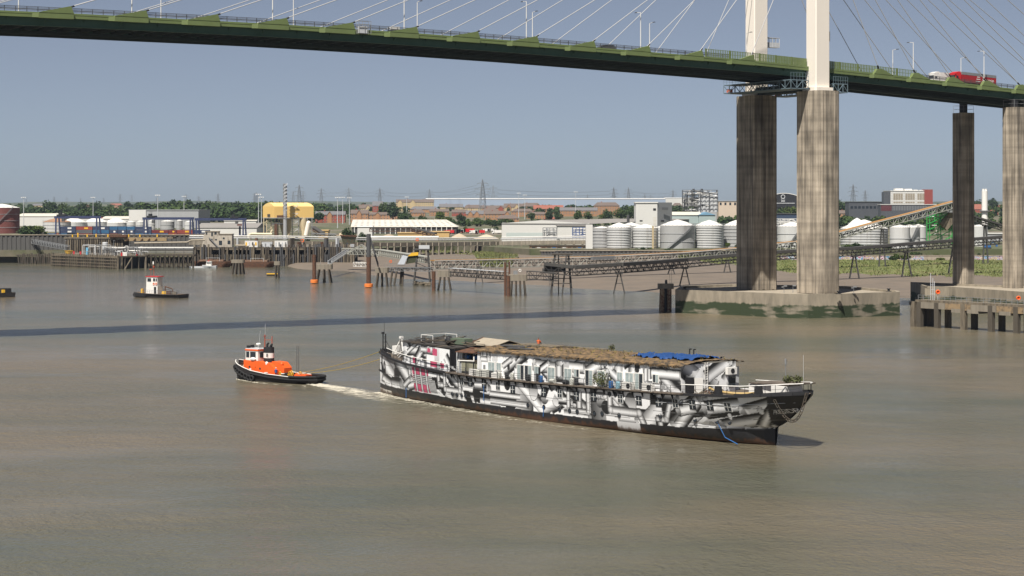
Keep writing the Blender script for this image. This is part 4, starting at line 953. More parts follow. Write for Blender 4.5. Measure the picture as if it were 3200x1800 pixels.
# seated person in orange on the roof
def person_sitting(loc, rz, label, vest):
    t = thing('person', label, 'person', loc, rz)
    me = bpy.data.meshes.new('body')
    J = {'pel': (0, 0, 0.14, .15), 'wst': (0, 0.02, 0.30, .14), 'chs': (0, 0.05, 0.50, .17), 'nck': (0, 0.06, 0.66, .06), 'hd1': (0, 0.05, 0.74, .085), 'hd2': (0, 0.03, 0.86, .09),
         'kl': (-.12, -.42, 0.34, .075), 'al': (-.12, -.62, 0.07, .055), 'tl': (-.12, -.82, 0.05, .05), 'kr': (.12, -.42, 0.34, .075), 'ar': (.12, -.60, 0.07, .055), 'tr': (.12, -.80, 0.05, .05),
         'sl': (-.20, 0.05, 0.56, .075), 'el': (-.27, -.10, 0.34, .055), 'hl': (-.16, -.33, 0.36, .04), 'sr': (.20, 0.05, 0.56, .075), 'er': (.27, -.10, 0.34, .055), 'hr': (.16, -.33, 0.36, .04)}
    ks = list(J); E = [('pel', 'wst'), ('wst', 'chs'), ('chs', 'nck'), ('nck', 'hd1'), ('hd1', 'hd2'), ('pel', 'kl'), ('kl', 'al'), ('al', 'tl'), ('pel', 'kr'), ('kr', 'ar'), ('ar', 'tr'), ('chs', 'sl'), ('sl', 'el'), ('el', 'hl'), ('chs', 'sr'), ('sr', 'er'), ('er', 'hr')]
    me.from_pydata([J[k][:3] for k in ks], [(ks.index(a), ks.index(b)) for a, b in E], [])
    o = bpy.data.objects.new('body', me); COL.objects.link(o); o.parent = t; WM[o.name] = WM[t.name]
    sk = o.modifiers.new('skin', 'SKIN'); sv = me.skin_vertices[0].data
    for i, k in enumerate(ks): sv[i].radius = (J[k][3], J[k][3]); sv[i].use_root = (k == 'pel')
    o.modifiers.new('sub', 'SUBSURF').levels = 2; o.modifiers['sub'].render_levels = 2; me.materials.append(pm('work_trousers', (0.06, 0.06, 0.07), 0.9, 0.2, 3.0))
    v = MB(); v.lathe([(0.17, 0.12), (0.19, 0.25), (0.20, 0.45), (0.22, 0.56), (0.15, 0.64), (0.08, 0.66)], (0, 0.03, 0), 14); v.tube((-.20, 0.05, 0.56), (-.27, -.10, 0.34), .085, 8); v.tube((.20, 0.05, 0.56), (.27, -.10, 0.34), .085, 8)
    j = v.build('jacket', vest, t, local=True, smooth=True)
    MB().lathe([(0.205, 0.34), (0.208, 0.37)], (0, 0.03, 0), 14, top=False).build('reflective_band', M_lgrey, j, local=True)
    h = MB(); h.blob((0, 0.04, 0.83), (0.10, 0.115, 0.125), 12, 8); h.blob((0, -0.075, 0.82), (0.018, 0.02, 0.03), 6, 4); h.blob((-.1, 0.04, 0.82), (0.015, 0.03, 0.035), 6, 4); h.blob((.1, 0.04, 0.82), (0.015, 0.03, 0.035), 6, 4)
    h.build('head', pm('skin_tone', (0.45, 0.26, 0.18), 0.6, 0.1, 5.0), t, local=True, smooth=True)
    hr = MB(); hr.blob((0, 0.055, 0.87), (0.105, 0.115, 0.10), 12, 8); hr.build('hair', pm('hair', (0.10, 0.07, 0.045), 0.9, 0.3, 8.0), t, local=True, smooth=True)
person_sitting(ship_pt(38.3, 1.2, 9.68), SRZ+math.pi+0.5, 'person in orange jacket sitting on the ship roof', M_orange)
# ------------------------------------------------------------------ tug, workboats, small boat
def on_plane(t, px, py, yo):
    r = Vector(((px-1600)/F, 1.0, -(py-YH)/F)); M = WM[t.name].inverted(); o = M @ Vector((0, 0, H)); e = M.to_3x3() @ r
    return o+e*((yo-o.y)/e.y)
def simple_hull(parent, L, wl, dk, zs, mat, name='hull', nst=40, stern_over=0.0, rows=((-0.6, 0), (0, 0), (0.35, .6), (0.7, .9), (1.0, 1.0))):
    """rows: (fraction of deck height or depth, blend wl->deck)"""
    V = []; f = []
    for k in range(nst+1):
        s = k/nst
        for fr_, bl in rows:
            z = zs(s*L)*fr_ if fr_ >= 0 else fr_; x = s*(L+stern_over*bl); hb = wl(s)*(1-bl)+dk(s)*bl
            V.append((x, -hb, z))
    m = len(rows)
    for k in range(nst):
        for j in range(m-1): f.append((k*m+j, (k+1)*m+j, (k+1)*m+j+1, k*m+j+1))
    n0 = len(V); V += [(x, -y, z) for x, y, z in V]; f += [tuple(n0+i for i in q[::-1]) for q in f]
    e = [nst*m+j for j in range(m)]; f += [(e[j], n0+e[j], n0+e[j+1], e[j+1]) for j in range(m-1)]
    mb = MB(); mb.v = V; mb.f = f
    return mb.build(name, mat, parent, local=True, smooth=True)
def deck_plate(parent, L, dk, z, mat, inset=0.12, over=0.0, nst=40):
    mb = MB()
    for k in range(nst+1):
        s = k/nst; hb = max(0.02, dk(s)-inset); zz = z(s*L) if callable(z) else z
        mb.v += [(s*(L+over), -hb, zz), (s*(L+over), hb, zz)]
    mb.f = [(2*k, 2*k+2, 2*k+3, 2*k+1) for k in range(nst)]
    return mb.build('deck', mat, parent, local=True)
def edge_path(L, dk, zs, over=0.0, a=0.0, b=1.0, n=40, off=0.0, dz=0.0, side=-1):
    return [Vector(((L+over)*(a+(b-a)*k/n), side*(dk(a+(b-a)*k/n)+off), zs((a+(b-a)*k/n)*L)+dz)) for k in range(n+1)]
TB = G(742, 1181); TS = G(1012, 1201); TL = (TS-TB).length; TRZ = math.atan2((TS-TB).y, (TS-TB).x)
TSC = 0.94
tug = thing('tugboat', 'orange and black tugboat with tyre fenders pulling the painted ship', 'tugboat', TB, TRZ)
t_wl = tab([(0, 0.05), (0.1, 1.3), (0.25, 2.4), (0.5, 2.8), (0.8, 2.5), (0.95, 1.6), (1, 0.9)])
t_dk = tab([(0, 0.35), (0.04, 1.3), (0.10, 2.15), (0.2, 2.8), (0.35, 3.05), (0.75, 3.05), (0.88, 2.7), (0.95, 2.1), (1, 1.1)])
tug.scale = (TSC, TSC, 0.9)
t_z = tab([(0, 3.5), (2.5, 2.8), (6, 1.95), (10, 1.5), (15, 1.28), (21, 1.4)])
M_tblk = pm('tug_black', (0.022, 0.020, 0.020), 0.55, 0.35, 1.2, col2=(0.07, 0.04, 0.03), fac=(0.6, 0.75))
M_tor = pm('tug_orange', (0.78, 0.115, 0.018), 0.5, 0.12, 1.2, col2=(0.55, 0.10, 0.03), fac=(0.62, 0.8))
M_tdeck = pm('tug_deck_paint', (0.40, 0.085, 0.03), 0.8, 0.3, 1.5, col2=(0.12, 0.06, 0.04))
th = simple_hull(tug, TL, t_wl, t_dk, t_z, M_tblk, stern_over=0.6)
deck_plate(tug, TL, t_dk, lambda u: max(0.75, t_z(u)-0.95), M_tdeck, 0.1, 0.6)
for side in (-1, 1):
    MB().path(edge_path(TL, t_dk, t_z, 0.6, 0.0, 0.8, off=0.02, dz=0.02, side=side), 0.085, 6).build('white_gunwale', M_white, th, local=True)
    MB().path(edge_path(TL, t_dk, t_z, 0.6, 0.3, 1.0, off=0.06, dz=-0.55, side=side), 0.14, 6).build('rubbing_strake', M_rubber, th, local=True)
    m = MB(); m.path(edge_path(TL, t_dk, t_z, 0.6, 0.76, 1.0, off=0.0, dz=0.0, side=side), 0.22, 8); m.build('stern_fender', M_rubber, th, local=True)
    m = MB(); ep = edge_path(TL, t_dk, t_z, 0.6, 0, 1.0, side=side)
    for p, q in zip(ep[:-1], ep[1:]): m.slab([p, q, q-Vector((0, 0, 0.9)), p-Vector((0, 0, 0.9))], (0, -side*0.07, 0))
    m.build('bulwark', M_tblk, tug, local=True)
m = MB(); m.tube((TL+0.55, -1.2, 1.35), (TL+0.55, 1.2, 1.35), 0.26, 8); m.tube((TL+0.55, -1.2, 0.85), (TL+0.55, 1.2, 0.85), 0.24, 8); m.build('stern_fender', M_rubber, th, local=True)
m = MB(); m.path([Vector((0.9, -1.5, 2.2)), Vector((0.1, -0.7, 2.3)), Vector((-0.15, 0, 2.35)), Vector((0.1, 0.7, 2.3)), Vector((0.9, 1.5, 2.2))], 0.38, 8); m.build('bow_fender', M_rubber, th, local=True)
for k in range(8):
    s = 0.035+0.042*k; z = t_z(s*TL)-1.15-0.05*k; c = Vector((s*TL+0.1, -t_dk(s)-0.12, max(0.55, z)))
    m = MB().torus(c, (0.25 if k < 3 else 0.05, 1, 0), 0.42, 0.19, 16, 8); m.build('tyre_fender', M_rubber, tug, local=True)
# deckhouse, wheelhouse, funnel
dz = 1.0
m = MB(); m.slab([(3.3, -1.75, dz), (11.2, -1.75, dz), (11.2, -1.75, 2.2), (9.8, -1.75, 3.3), (7.4, -1.75, 3.6), (3.3, -1.75, 3.75)], (0, 3.5, 0)); dh = m.build('deckhouse', M_tor, tug, local=True)
m = MB(); m.slab([(9.6, -1.0, 2.2), (12.6, -1.0, 1.6), (12.6, -1.0, 2.6), (11.6, -1.0, 3.6), (9.6, -1.0, 3.7)], (0, 2.0, 0)); m.build('engine_casing', M_tor, tug, local=True)
for k, (u, z) in enumerate(((4.8, 2.5), (6.1, 2.5), (7.4, 2.3))): MB().tube((u, -1.74, z), (u, -1.8, z), 0.2, 12).build('porthole', M_glass, dh, local=True)
MB().box((5.9, -1.78, 1.05), (0.7, 0.06, 1.75)).build('door', M_tor, dh, local=True); MB().box((5.0, -1.78, 1.7), (0.45, 0.04, 0.55)).build('notice', M_white, dh, local=True)
whp = [(3.5, -1.45), (6.6, -1.45), (6.6, 1.45), (3.5, 1.45), (3.1, 0.8), (3.1, -0.8)]
wh = MB().prism(whp, 3.7, 5.55).build('wheelhouse', M_white, tug, local=True)
MB().prism([(x*1.0+(x-5)*0.05, y*1.06) for x, y in whp], 5.55, 5.80).build('wheelhouse_roof', M_tor, wh, local=True)
MB().prism([(x+(x-5)*0.02, y*1.0) for x, y in whp], 5.80, 5.92).build('roof_top', M_lgrey, wh, local=True)
for u, w in ((4.05, 0.75), (5.35, 1.35)):
    MB().box((u, -1.47, 4.25), (w, 0.06, 1.1)).build('window', M_glass, wh, local=True); MB().box((u, 1.47, 4.25), (w, 0.06, 1.1)).build('window', M_glass, wh, local=True)
for y in (-0.5, 0.5): MB().box((3.09, y, 4.25), (0.06, 0.8, 1.1)).build('window', M_glass, wh, local=True)
MB().box((6.62, 0, 4.25), (0.06, 2.0, 1.0)).build('window', M_glass, wh, local=True)
def ell(cx, cy, a, b, n=16): return [(cx+a*math.cos(2*math.pi*k/n), cy+b*math.sin(2*math.pi*k/n)) for k in range(n)]
fx = 8.0
fn = MB().prism(ell(fx, -0.1, 1.05, 0.85), 3.3, 4.25).build('funnel', M_black, tug, local=True)
MB().prism(ell(fx, -0.1, 1.06, 0.86), 4.25, 5.2).build('white_band', M_white, fn, local=True); MB().prism(ell(fx, -0.1, 1.05, 0.85), 5.2, 6.25).build('funnel_top', M_black, fn, local=True)
for u in (fx+0.25, fx+0.5): MB().box((u, -0.95, 4.5), (0.12, 0.06, 0.6)).build('painted_stripe', M_black, fn, local=True)
m = MB()
for u, y, h in ((fx-0.3, -0.2, 6.8), (fx+0.3, 0.1, 6.6), (fx+0.6, -0.3, 6.5)): m.tube((u, y, 6.2), (u, y, h), 0.2, 8); m.tube((u, y, h), (u+0.35, y, h+0.2), 0.18, 8)
m.build('exhaust', M_black, fn, local=True)
m = MB(); m.beam((7.2, -0.3, 5.4), (7.2, -0.3, 8.6), 0.13); m.beam((7.2, -0.8, 8.3), (7.2, 0.2, 8.3), 0.08); m.beam((8.3, 0.4, 6.2), (8.3, 0.4, 8.3), 0.1); m.beam((7.2, -0.3, 7.6), (8.3, 0.4, 7.6), 0.07); mst = m.build('mast', pm('mast_red', (0.42, 0.07, 0.03), 0.6, 0.2, 2.0), tug, local=True)
m = MB(); m.tube((7.25, -0.3, 8.5), (7.3, -0.3, 10.6), 0.025, 5); m.tube((4.6, 0.8, 5.9), (5.0, 0.8, 9.2), 0.025, 5); m.build('aerial', M_lgrey, mst, local=True)
m = MB(); m.lathe([(0.12, 0), (0.12, 0.6), (0.42, 0.65), (0.46, 0.85), (0.3, 1.0)], (5.3, 0.0, 5.9), 14); m.build('radar', M_white, wh, local=True)
MB().box((3.4, -0.6, 5.9), (0.5, 0.5, 0.5)).build('searchlight', M_black, wh, local=True); MB().box((3.4, 0.4, 5.9), (0.5, 0.5, 0.55)).build('searchlight', M_black, wh, local=True)
m = MB(); m.blob((8.9, -1.6, 3.3), (0.35, 0.2, 0.4), 10, 6); m.blob((5.6, -1.7, 4.0), (0.7, 0.3, 0.35), 10, 6); m.build('life_raft', M_white, tug, local=True)
# deck gear: winch wheels, rope, bollards, ventilators
M_rope = pm('yellow_rope', (0.34, 0.24, 0.05), 0.9, 0.3, 3.0)
for u, y, r in ((12.2, -1.6, 0.5), (14.0, -1.0, 0.62), (15.2, 0.4, 0.55), (12.9, 0.6, 0.6)):
    m = MB(); m.torus((u, y, 1.45), (0.35, 1, 0), r, 0.06, 18, 6)
    for k in range(6): a = k*math.pi/3; m.beam((u, y, 1.45), (u+r*math.cos(a), y, 1.45+r*math.sin(a)), 0.05)
    m.build('winch_wheel', M_yellow, tug, local=True)
MB().tube((12.6, -1.1, 1.3), (12.6, 1.2, 1.3), 0.42, 14).build('winch_drum', M_black, tug, local=True)
for u, y in ((9.4, -2.3), (13.4, -2.2), (15.6, 1.0), (16.0, -0.6)):
    m = MB(); m.lathe([(0.26, 0), (0.26, 0.7), (0.36, 0.75), (0.36, 0.88)], (u, y, 0.8), 12); b_ = m.build('bollard', M_black, tug, local=True); MB().lathe([(0.37, 0.885), (0.34, 0.93)], (u, y, 0.8), 12).build('cap', M_white, b_, local=True)
m = MB(); m.lathe([(0.3, 0), (0.3, 1.1), (0.4, 1.2)], (1.9, -0.6, 1.8), 12); m.lathe([(0.3, 0), (0.3, 1.1), (0.4, 1.2)], (1.9, 0.6, 1.8), 12); m.build('bow_bitts', M_rust, tug, local=True)
for k in range(5): MB().torus((2.7+0.1*k, -0.9, 2.0+0.12*k), (0.2, 0.1*k, 1), 0.55, 0.09, 14, 5).build('rope_coil', pm('pale_rope', (0.42, 0.38, 0.30), 0.9, 0.2, 3.0), tug, local=True)
MB().box((16.6, -0.4, 0.85), (2.6, 1.8, 0.75), 0.1).build('hatch', M_tor, tug, local=True); MB().box((14.3, 1.6, 0.85), (2.0, 0.8, 0.7)).build('deck_box', M_tor, tug, local=True)
rp2 = random.Random(3)
for k in range(6):
    pts = [Vector((rp2.uniform(14, 19.4), rp2.uniform(-2, 2), 0.92)) for _ in range(4)]; MB().path(pts, 0.07, 5).build('loose_rope', random.choice([M_rope, M_black]), tug, local=True)
m = MB(); m.tube((13.0, 1.9, 0.9), (13.0, 1.9, 6.6), 0.05, 6); m.tube((13.45, 1.9, 0.9), (13.45, 1.9, 6.6), 0.05, 6); m.build('boat_hook_poles', M_dgrey, tug, local=True)
m = MB(); m.blob((11.9, -0.8, 3.3), (0.3, 0.3, 0.35), 8, 5); m.tube((11.9, -0.8, 2.4), (11.9, -0.8, 3.2), 0.16, 8); m.build('ventilator', M_tor, tug, local=True)
# crew member standing by the winch
def person_standing(loc, rz, label, col, col2, par=None):
    t = thing('person', label, 'person', loc, rz)
    me = bpy.data.meshes.new('body')
    J = {'pel': (0, 0, 0.92, .15), 'wst': (0, 0, 1.1, .14), 'chs': (0, 0, 1.32, .17), 'nck': (0, 0, 1.5, .06), 'hd1': (0, -.01, 1.58, .085), 'hd2': (0, -.01, 1.70, .09), 'hl': (-.1, 0, .86, .10), 'kl': (-.12, -.03, .48, .075), 'al': (-.13, .02, .08, .055), 'tl': (-.13, -.15, .045, .045), 'hr': (.1, 0, .86, .10), 'kr': (.12, -.03, .48, .075), 'ar': (.13, .02, .08, .055), 'tr': (.13, -.15, .045, .045), 'sl': (-.20, 0, 1.40, .075), 'el': (-.27, .03, 1.12, .055), 'wl': (-.25, -.14, .92, .04), 'sr': (.20, 0, 1.40, .075), 'er': (.27, .03, 1.12, .055), 'wr': (.25, -.14, .92, .04)}
    E = [('pel', 'wst'), ('wst', 'chs'), ('chs', 'nck'), ('nck', 'hd1'), ('hd1', 'hd2'), ('pel', 'hl'), ('hl', 'kl'), ('kl', 'al'), ('al', 'tl'), ('pel', 'hr'), ('hr', 'kr'), ('kr', 'ar'), ('ar', 'tr'), ('chs', 'sl'), ('sl', 'el'), ('el', 'wl'), ('chs', 'sr'), ('sr', 'er'), ('er', 'wr')]
    ks = list(J); me.from_pydata([J[k][:3] for k in ks], [(ks.index(a), ks.index(b)) for a, b in E], [])
    o = bpy.data.objects.new('body', me); COL.objects.link(o); o.parent = t; WM[o.name] = WM[t.name]
    o.modifiers.new('skin', 'SKIN'); sv = me.skin_vertices[0].data
    for i, k in enumerate(ks): sv[i].radius = (J[k][3], J[k][3]); sv[i].use_root = (k == 'pel')
    o.modifiers.new('sub', 'SUBSURF').render_levels = 2; me.materials.append(col2)
    v = MB(); v.lathe([(0.17, 0.92), (0.18, 1.1), (0.20, 1.3), (0.21, 1.4), (0.12, 1.48), (0.07, 1.5)], (0, 0, 0), 14); v.build('jacket', col, t, local=True, smooth=True)
    h = MB(); h.blob((0, -.01, 1.66), (0.095, 0.11, 0.125), 12, 8); h.blob((0, -.12, 1.65), (0.018, 0.02, 0.03), 6, 4); h.build('head', pm('skin_tone', (0.45, 0.26, 0.18)), t, local=True, smooth=True)
    MB().blob((0, .01, 1.71), (0.105, 0.115, 0.10), 12, 8).build('helmet', M_white, t, local=True, smooth=True)
person_standing(WM[tug.name] @ Vector((11.05, -2.07, 0.70)), TRZ+0.4, 'deckhand in blue and red overalls standing on the tug beside the winch', M_blue, pm('red_trousers', (0.22, 0.03, 0.03), 0.9, 0.2, 3.0))
# tow ropes between the tug and the ship's bow
for a, b, sag, lab in (((14.1, 0.3, 1.6), (0.4, -0.4, 6.5), 0.4, 'upper yellow tow rope running from tug winch to ship bow'), ((14.3, -0.6, 1.5), (0.0, -0.3, 5.2), 0.5, 'lower yellow tow rope slung under the upper one')):
    A = WM[tug.name] @ Vector(a); B = WM[ship.name] @ Vector(b); pts = []
    for k in range(25): f = k/24; p = A.lerp(B, f); p.z -= sag*4*f*(1-f); pts.append(p)
    solo('tow_rope', MB().path(pts, 0.045, 6), M_rope, lab, 'rope', 'tow ropes')

# flat-decked workboat on the left
WB = G(437, 928); WE = G(574, 932); WL_ = (WE-WB).length; WRZ = math.atan2((WE-WB).y, (WE-WB).x)
WBS = 1.12
wb = thing('workboat', 'flat-decked workboat with white and red wheelhouse near the left jetty', 'workboat', WB, WRZ); wb.scale = (1, 1, WBS)
w_wl = tab([(0, 2.2), (0.1, 2.7), (0.9, 2.7), (1, 2.4)]); w_dk = tab([(0, 2.6), (0.06, 3.0), (0.95, 3.0), (1, 2.7)]); w_z = tab([(0, 1.55), (4, 1.25), (12, 1.1), (18, 1.15)])
hh = simple_hull(wb, WL_, w_wl, w_dk, w_z, M_tblk); deck_plate(wb, WL_, w_dk, lambda u: w_z(u)-0.05, pm('work_deck', (0.16, 0.11, 0.07), 0.9, 0.4, 1.5, col2=(0.07, 0.055, 0.04)), 0.05)
MB().slab([(0, -2.6, 0.1), (0, 2.6, 0.1), (0, 2.6, 1.5), (0, -2.6, 1.5)], (0.1, 0, 0)).build('bow_plate', M_tblk, hh, local=True)
for k in range(9): MB().torus((0.3+1.0*k*0.55, -3.12, 0.75), (0.05, 1, 0), 0.4, 0.18, 14, 6).build('tyre_fender', M_rubber, wb, local=True)
m = MB(); m.path(edge_path(WL_, w_dk, w_z, 0, 0, 1, off=0.08, dz=-0.15), 0.16, 6); m.build('rubbing_strake', M_rubber, hh, local=True)
cab = MB().slab([(3.6, -1.3, 1.15), (6.3, -1.3, 1.15), (6.3, -1.3, 6.0), (3.9, -1.3, 6.0)], (0, 2.6, 0)).build('wheelhouse', M_white, wb, local=True)
MB().slab([(6.3, -1.3, 1.15), (8.4, -1.3, 1.15), (8.4, -1.3, 3.4), (6.3, -1.3, 3.4)], (0, 2.6, 0)).build('lower_cabin', M_white, wb, local=True)
MB().box((6.2, 0, 6.0), (5.4, 3.0, 0.16)).build('wheelhouse_roof', M_red, cab, local=True)
MB().slab([(6.3, -1.3, 3.42), (8.3, -1.3, 3.42), (8.3, -1.3, 6.0), (6.3, -1.3, 6.0)], (0, 2.6, 0)).build('upper_cabin', M_white, wb, local=True)
for u, z, w, h in ((5.0, 4.6, 1.5, 1.0), (7.0, 4.7, 0.8, 0.9), (7.9, 4.7, 0.5, 0.9)): MB().box((u, -1.33, z), (w, 0.06, h)).build('window', M_glass, cab, local=True)
MB().box((3.72, 0, 4.6), (0.5, 2.0, 1.0)).build('window', M_glass, cab, local=True)
MB().box((7.4, -1.33, 1.2), (0.9, 0.06, 1.9)).build('doorway', M_black, cab, local=True); MB().slab([(3.25, -0.9, 1.2), (3.6, -0.9, 1.2), (3.9, -0.9, 5.0), (3.7, -0.9, 5.0)], (0, 0.5, 0)).build('red_ladder_panel', M_red, cab, local=True)
for u in (6.9, 7.9): MB().torus((u, -1.4, 3.95), (0, 1, 0), 0.3, 0.08, 14, 6).build('lifebuoy', M_orange, cab, local=True)
m = MB(); m.beam((5.8, 0, 6.1), (5.8, 0, 10.2), 0.1); m.beam((5.8, -0.7, 8.6), (5.8, 0.7, 8.6), 0.08); m.beam((4.6, 0, 6.1), (4.6, 0, 8.3), 0.06); m.box((5.8, 0, 8.7), (0.5, 0.3, 0.4)); m.box((4.6, 0, 8.0), (0.9, 0.4, 0.2)); m.build('mast', pm('mast_red', (0.42, 0.07, 0.03)), wb, local=True)
m = MB(); m.box((5.9, -0.4, 9.6), (0.5, 0.06, 0.8)); m.build('flag', M_white, wb, local=True)
for side in (-1, 1):
    m = MB(); ep = edge_path(WL_, w_dk, w_z, 0, 0.08, 0.96, 16, off=-0.15, side=side)
    for p in ep: m.tube(p, p+Vector((0, 0, 1.0)), 0.035, 5)
    for h in (0.5, 1.0): m.path([p+Vector((0, 0, h)) for p in ep], 0.03, 5)
    m.build('guard_rail', M_grey, wb, local=True)
for k, u in enumerate((10.0, 12.2, 14.6)): MB().box((u, 0.4-0.5*k, 1.1), (1.6, 1.2, 0.7+0.2*(k % 2)), 0.2*k).build('deck_machinery', [M_yellow, M_rust, M_timberL][k], wb, local=True)
m = MB(); m.path([(9.5, 1.2, 1.1), (9.5, 1.2, 3.2), (12.8, 0.6, 2.6), (13.4, 0.5, 1.6)], 0.16, 6); m.build('crane_arm', M_rust, wb, local=True)
MB().box((2.4, -1.6, 1.3), (0.7, 0.7, 1.2)).build('yellow_locker', M_yellow, wb, local=True)
for k in range(2):
    m = MB(); u = 12.4+3.0*k
    m.beam((u, -2.6, 1.1), (u, -2.6, 2.7), 0.08); m.beam((u+2.4, -2.6, 1.1), (u+2.4, -2.6, 2.3), 0.08); m.beam((u, -2.6, 2.7), (u+2.4, -2.6, 2.3), 0.08); m.beam((u, -2.6, 1.9), (u+2.4, -2.6, 1.7), 0.06); m.build('side_frame', M_dgrey, wb, local=True)
# stern of another boat cut by the left edge of the view
EB = G(-110, 915); ob = thing('workboat', 'black stern of a workboat at the left edge, mostly out of view', 'workboat', EB, math.atan2((G(24, 929)-EB).y, (G(24, 929)-EB).x)); OL = (G(24, 929)-EB).length
simple_hull(ob, OL, w_wl, w_dk, tab([(0, 1.6), (20, 1.5)]), M_tblk); deck_plate(ob, OL, w_dk, 1.45, M_timber, 0.05)
MB().box((OL-2.2, 0, 1.45), (2.0, 3.4, 1.4)).build('winch', M_black, ob, local=True); MB().box((OL-0.8, -1.2, 1.45), (0.9, 0.9, 1.0)).build('yellow_box', M_yellow, ob, local=True)
MB().torus((OL-1, -2.9, 0.8), (0, 1, 0), 0.5, 0.22, 14, 6).build('tyre_fender', M_rubber, ob, local=True)

# small white launch and pontoon beside the timber wharf
LB = G(632, 837.5); sb = thing('launch', 'small white cabin launch moored beside the rusty barge', 'launch', LB, -0.05)
s_dk = tab([(0, 0.15), (0.2, 1.2), (0.5, 1.6), (1, 1.5)]); s_wl = tab([(0, 0.05), (0.3, 0.9), (1, 1.3)]); s_z = tab([(0, 1.5), (4, 1.1), (8, 1.1)])
simple_hull(sb, 7.0, s_wl, s_dk, s_z, M_lgrey); deck_plate(sb, 7.0, s_dk, lambda u: s_z(u)-0.1, M_white, 0.05)
cb = MB().slab([(1.8, -1.1, 1.0), (4.6, -1.1, 1.0), (4.5, -1.1, 3.1), (2.4, -1.1, 3.1)], (0, 2.2, 0)).build('cabin', M_white, sb, local=True)
for u in (2.75, 3.4, 4.05): MB().box((u, -1.13, 2.1), (0.5, 0.06, 0.7)).build('window', M_glass, cb, local=True)
MB().box((3.4, 0, 3.1), (2.6, 2.4, 0.12)).build('cabin_roof', M_white, cb, local=True); m = MB(); m.tube((3.4, 0, 3.2), (3.4, 0, 4.4), 0.04, 5); m.box((3.0, 0, 3.2), (0.5, 0.4, 0.35)); m.build('mast', M_red, sb, local=True)
pb_ = G(612, 837); solo('pontoon', MB().box((pb_.x, pb_.y+1.5, -0.2), (6.5, 2.4, 0.9), -0.1), M_lgrey, 'low grey pontoon left of the white launch', 'pontoon')
# two rusty lighters under the wharf
def lighter(x0, x1, yb, label, hgt=2.6):
    a, b = G(x0, yb), G(x1, yb+0.3); L = (b-a).length; t = thing('barge', label, 'barge', a, math.atan2((b-a).y, (b-a).x), 'rusty barges by the wharf')
    dk = tab([(0, 2.6), (0.1, 3.3), (0.85, 3.3), (1, 2.2)]); wl = tab([(0, 1.8), (0.15, 3.0), (0.8, 3.0), (1, 1.0)])
    simple_hull(t, L, wl, dk, lambda u: hgt, M_rust, stern_over=1.6); deck_plate(t, L, dk, hgt-0.1, M_timber, 0.05, 1.6)
    MB().box((L*0.5, 0, hgt-0.1), (L*0.72, 4.6, 0.75)).build('hatch_coaming', pm('rust_coaming', (0.20, 0.12, 0.08), 0.95, 0.4, 1.0), t, local=True)
    for k in range(10): u = random.uniform(0.15, 0.85)*L; MB().beam((u, random.uniform(-2, 2), hgt+0.7), (u+random.uniform(-2, 2), random.uniform(-2, 2), hgt+random.uniform(0.8, 1.5)), 0.2).build('scrap', random.choice([M_rust, M_timberL]), t, local=True)
    m = MB(); m.beam((L*0.35, -2.4, hgt), (L*0.35, -2.4, hgt+1.6), 0.12); m.beam((L*0.75, -2.4, hgt), (L*0.75, -2.4, hgt+1.6), 0.12); m.beam((L*0.35, -2.4, hgt+1.6), (L*0.75, -2.4, hgt+1.6), 0.12); m.build('rail_frame', M_lgrey, t, local=True)
lighter(612, 716, 834.3, 'rusty barge with scrap on deck behind the white launch', 2.9)
lighter(752, 852, 835, 'rusty brown barge moored right of the first dolphin', 2.8)
# ------------------------------------------------------------------ waterfront structures
ROT = math.atan2
def mud_z(x, y):
    px = 1600+x/y*F
    y0 = F*H/(lerp(edge, px)-YH)-4; y1 = lerp(back, px)+2
    if y <= y0: return 0.0
    t = min(1, (y-y0)/(y1-y0)); return max(0.0, -0.12+3.3*t**0.8)
def dolphin(label, x0, x1, ytop, ybot, yfoot, nx, spread=0.25, cap=M_conc, leg=M_timber, lr=0.32, rows=2, group='mooring dolphins'):
    """concrete cap on raking piles; photo columns x0..x1, rows ytop..ybot of the cap, yfoot of the piles at the water"""
    c = G((x0+x1)/2, yfoot); Y = c.y; w = (x1-x0)*Y/F; zt = zat(ytop, Y); zb = zat(ybot, Y); dp = w*0.7
    t = thing('mooring_dolphin', label, 'dolphin', (c.x, c.y+dp/2, -1), 0, group)
    cb = MB(); ch = min(0.12*w, 0.5); cb.prism([(c.x-w/2+ch, c.y), (c.x+w/2-ch, c.y), (c.x+w/2, c.y+ch), (c.x+w/2, c.y+dp-ch), (c.x+w/2-ch, c.y+dp), (c.x-w/2+ch, c.y+dp), (c.x-w/2, c.y+dp-ch), (c.x-w/2, c.y+ch)], zb, zt); cb.build('cap', cap, t)
    for r_ in range(rows):
        for k in range(nx):
            f = (k+0.5)/nx-0.5; x = c.x+f*w*0.86; y = c.y+0.3+(dp-0.6)*r_/max(1, rows-1)
            q = (x+f*w*spread*2+random.uniform(-.2, .2), y+(r_-0.5)*w*spread, -1.0); MB().tube(q, (x, y, zb+0.1), lr, 8).build('pile', leg, t)
    return t, c, w, dp, zt, zb
dolphin('timber dolphin with concrete cap left of the second rusty barge', 722, 762, 812, 822, 857, 4, 0.18)
dolphin('slim dolphin with yellow floating fender at its foot', 856, 875, 817, 829, 868, 2, 0.12)
t, c, w, dp, zt, zb = dolphin('dolphin with single rusty steel pile and orange ring, left of the conveyors', 985, 1037, 826, 842, 884, 3, 0.22)
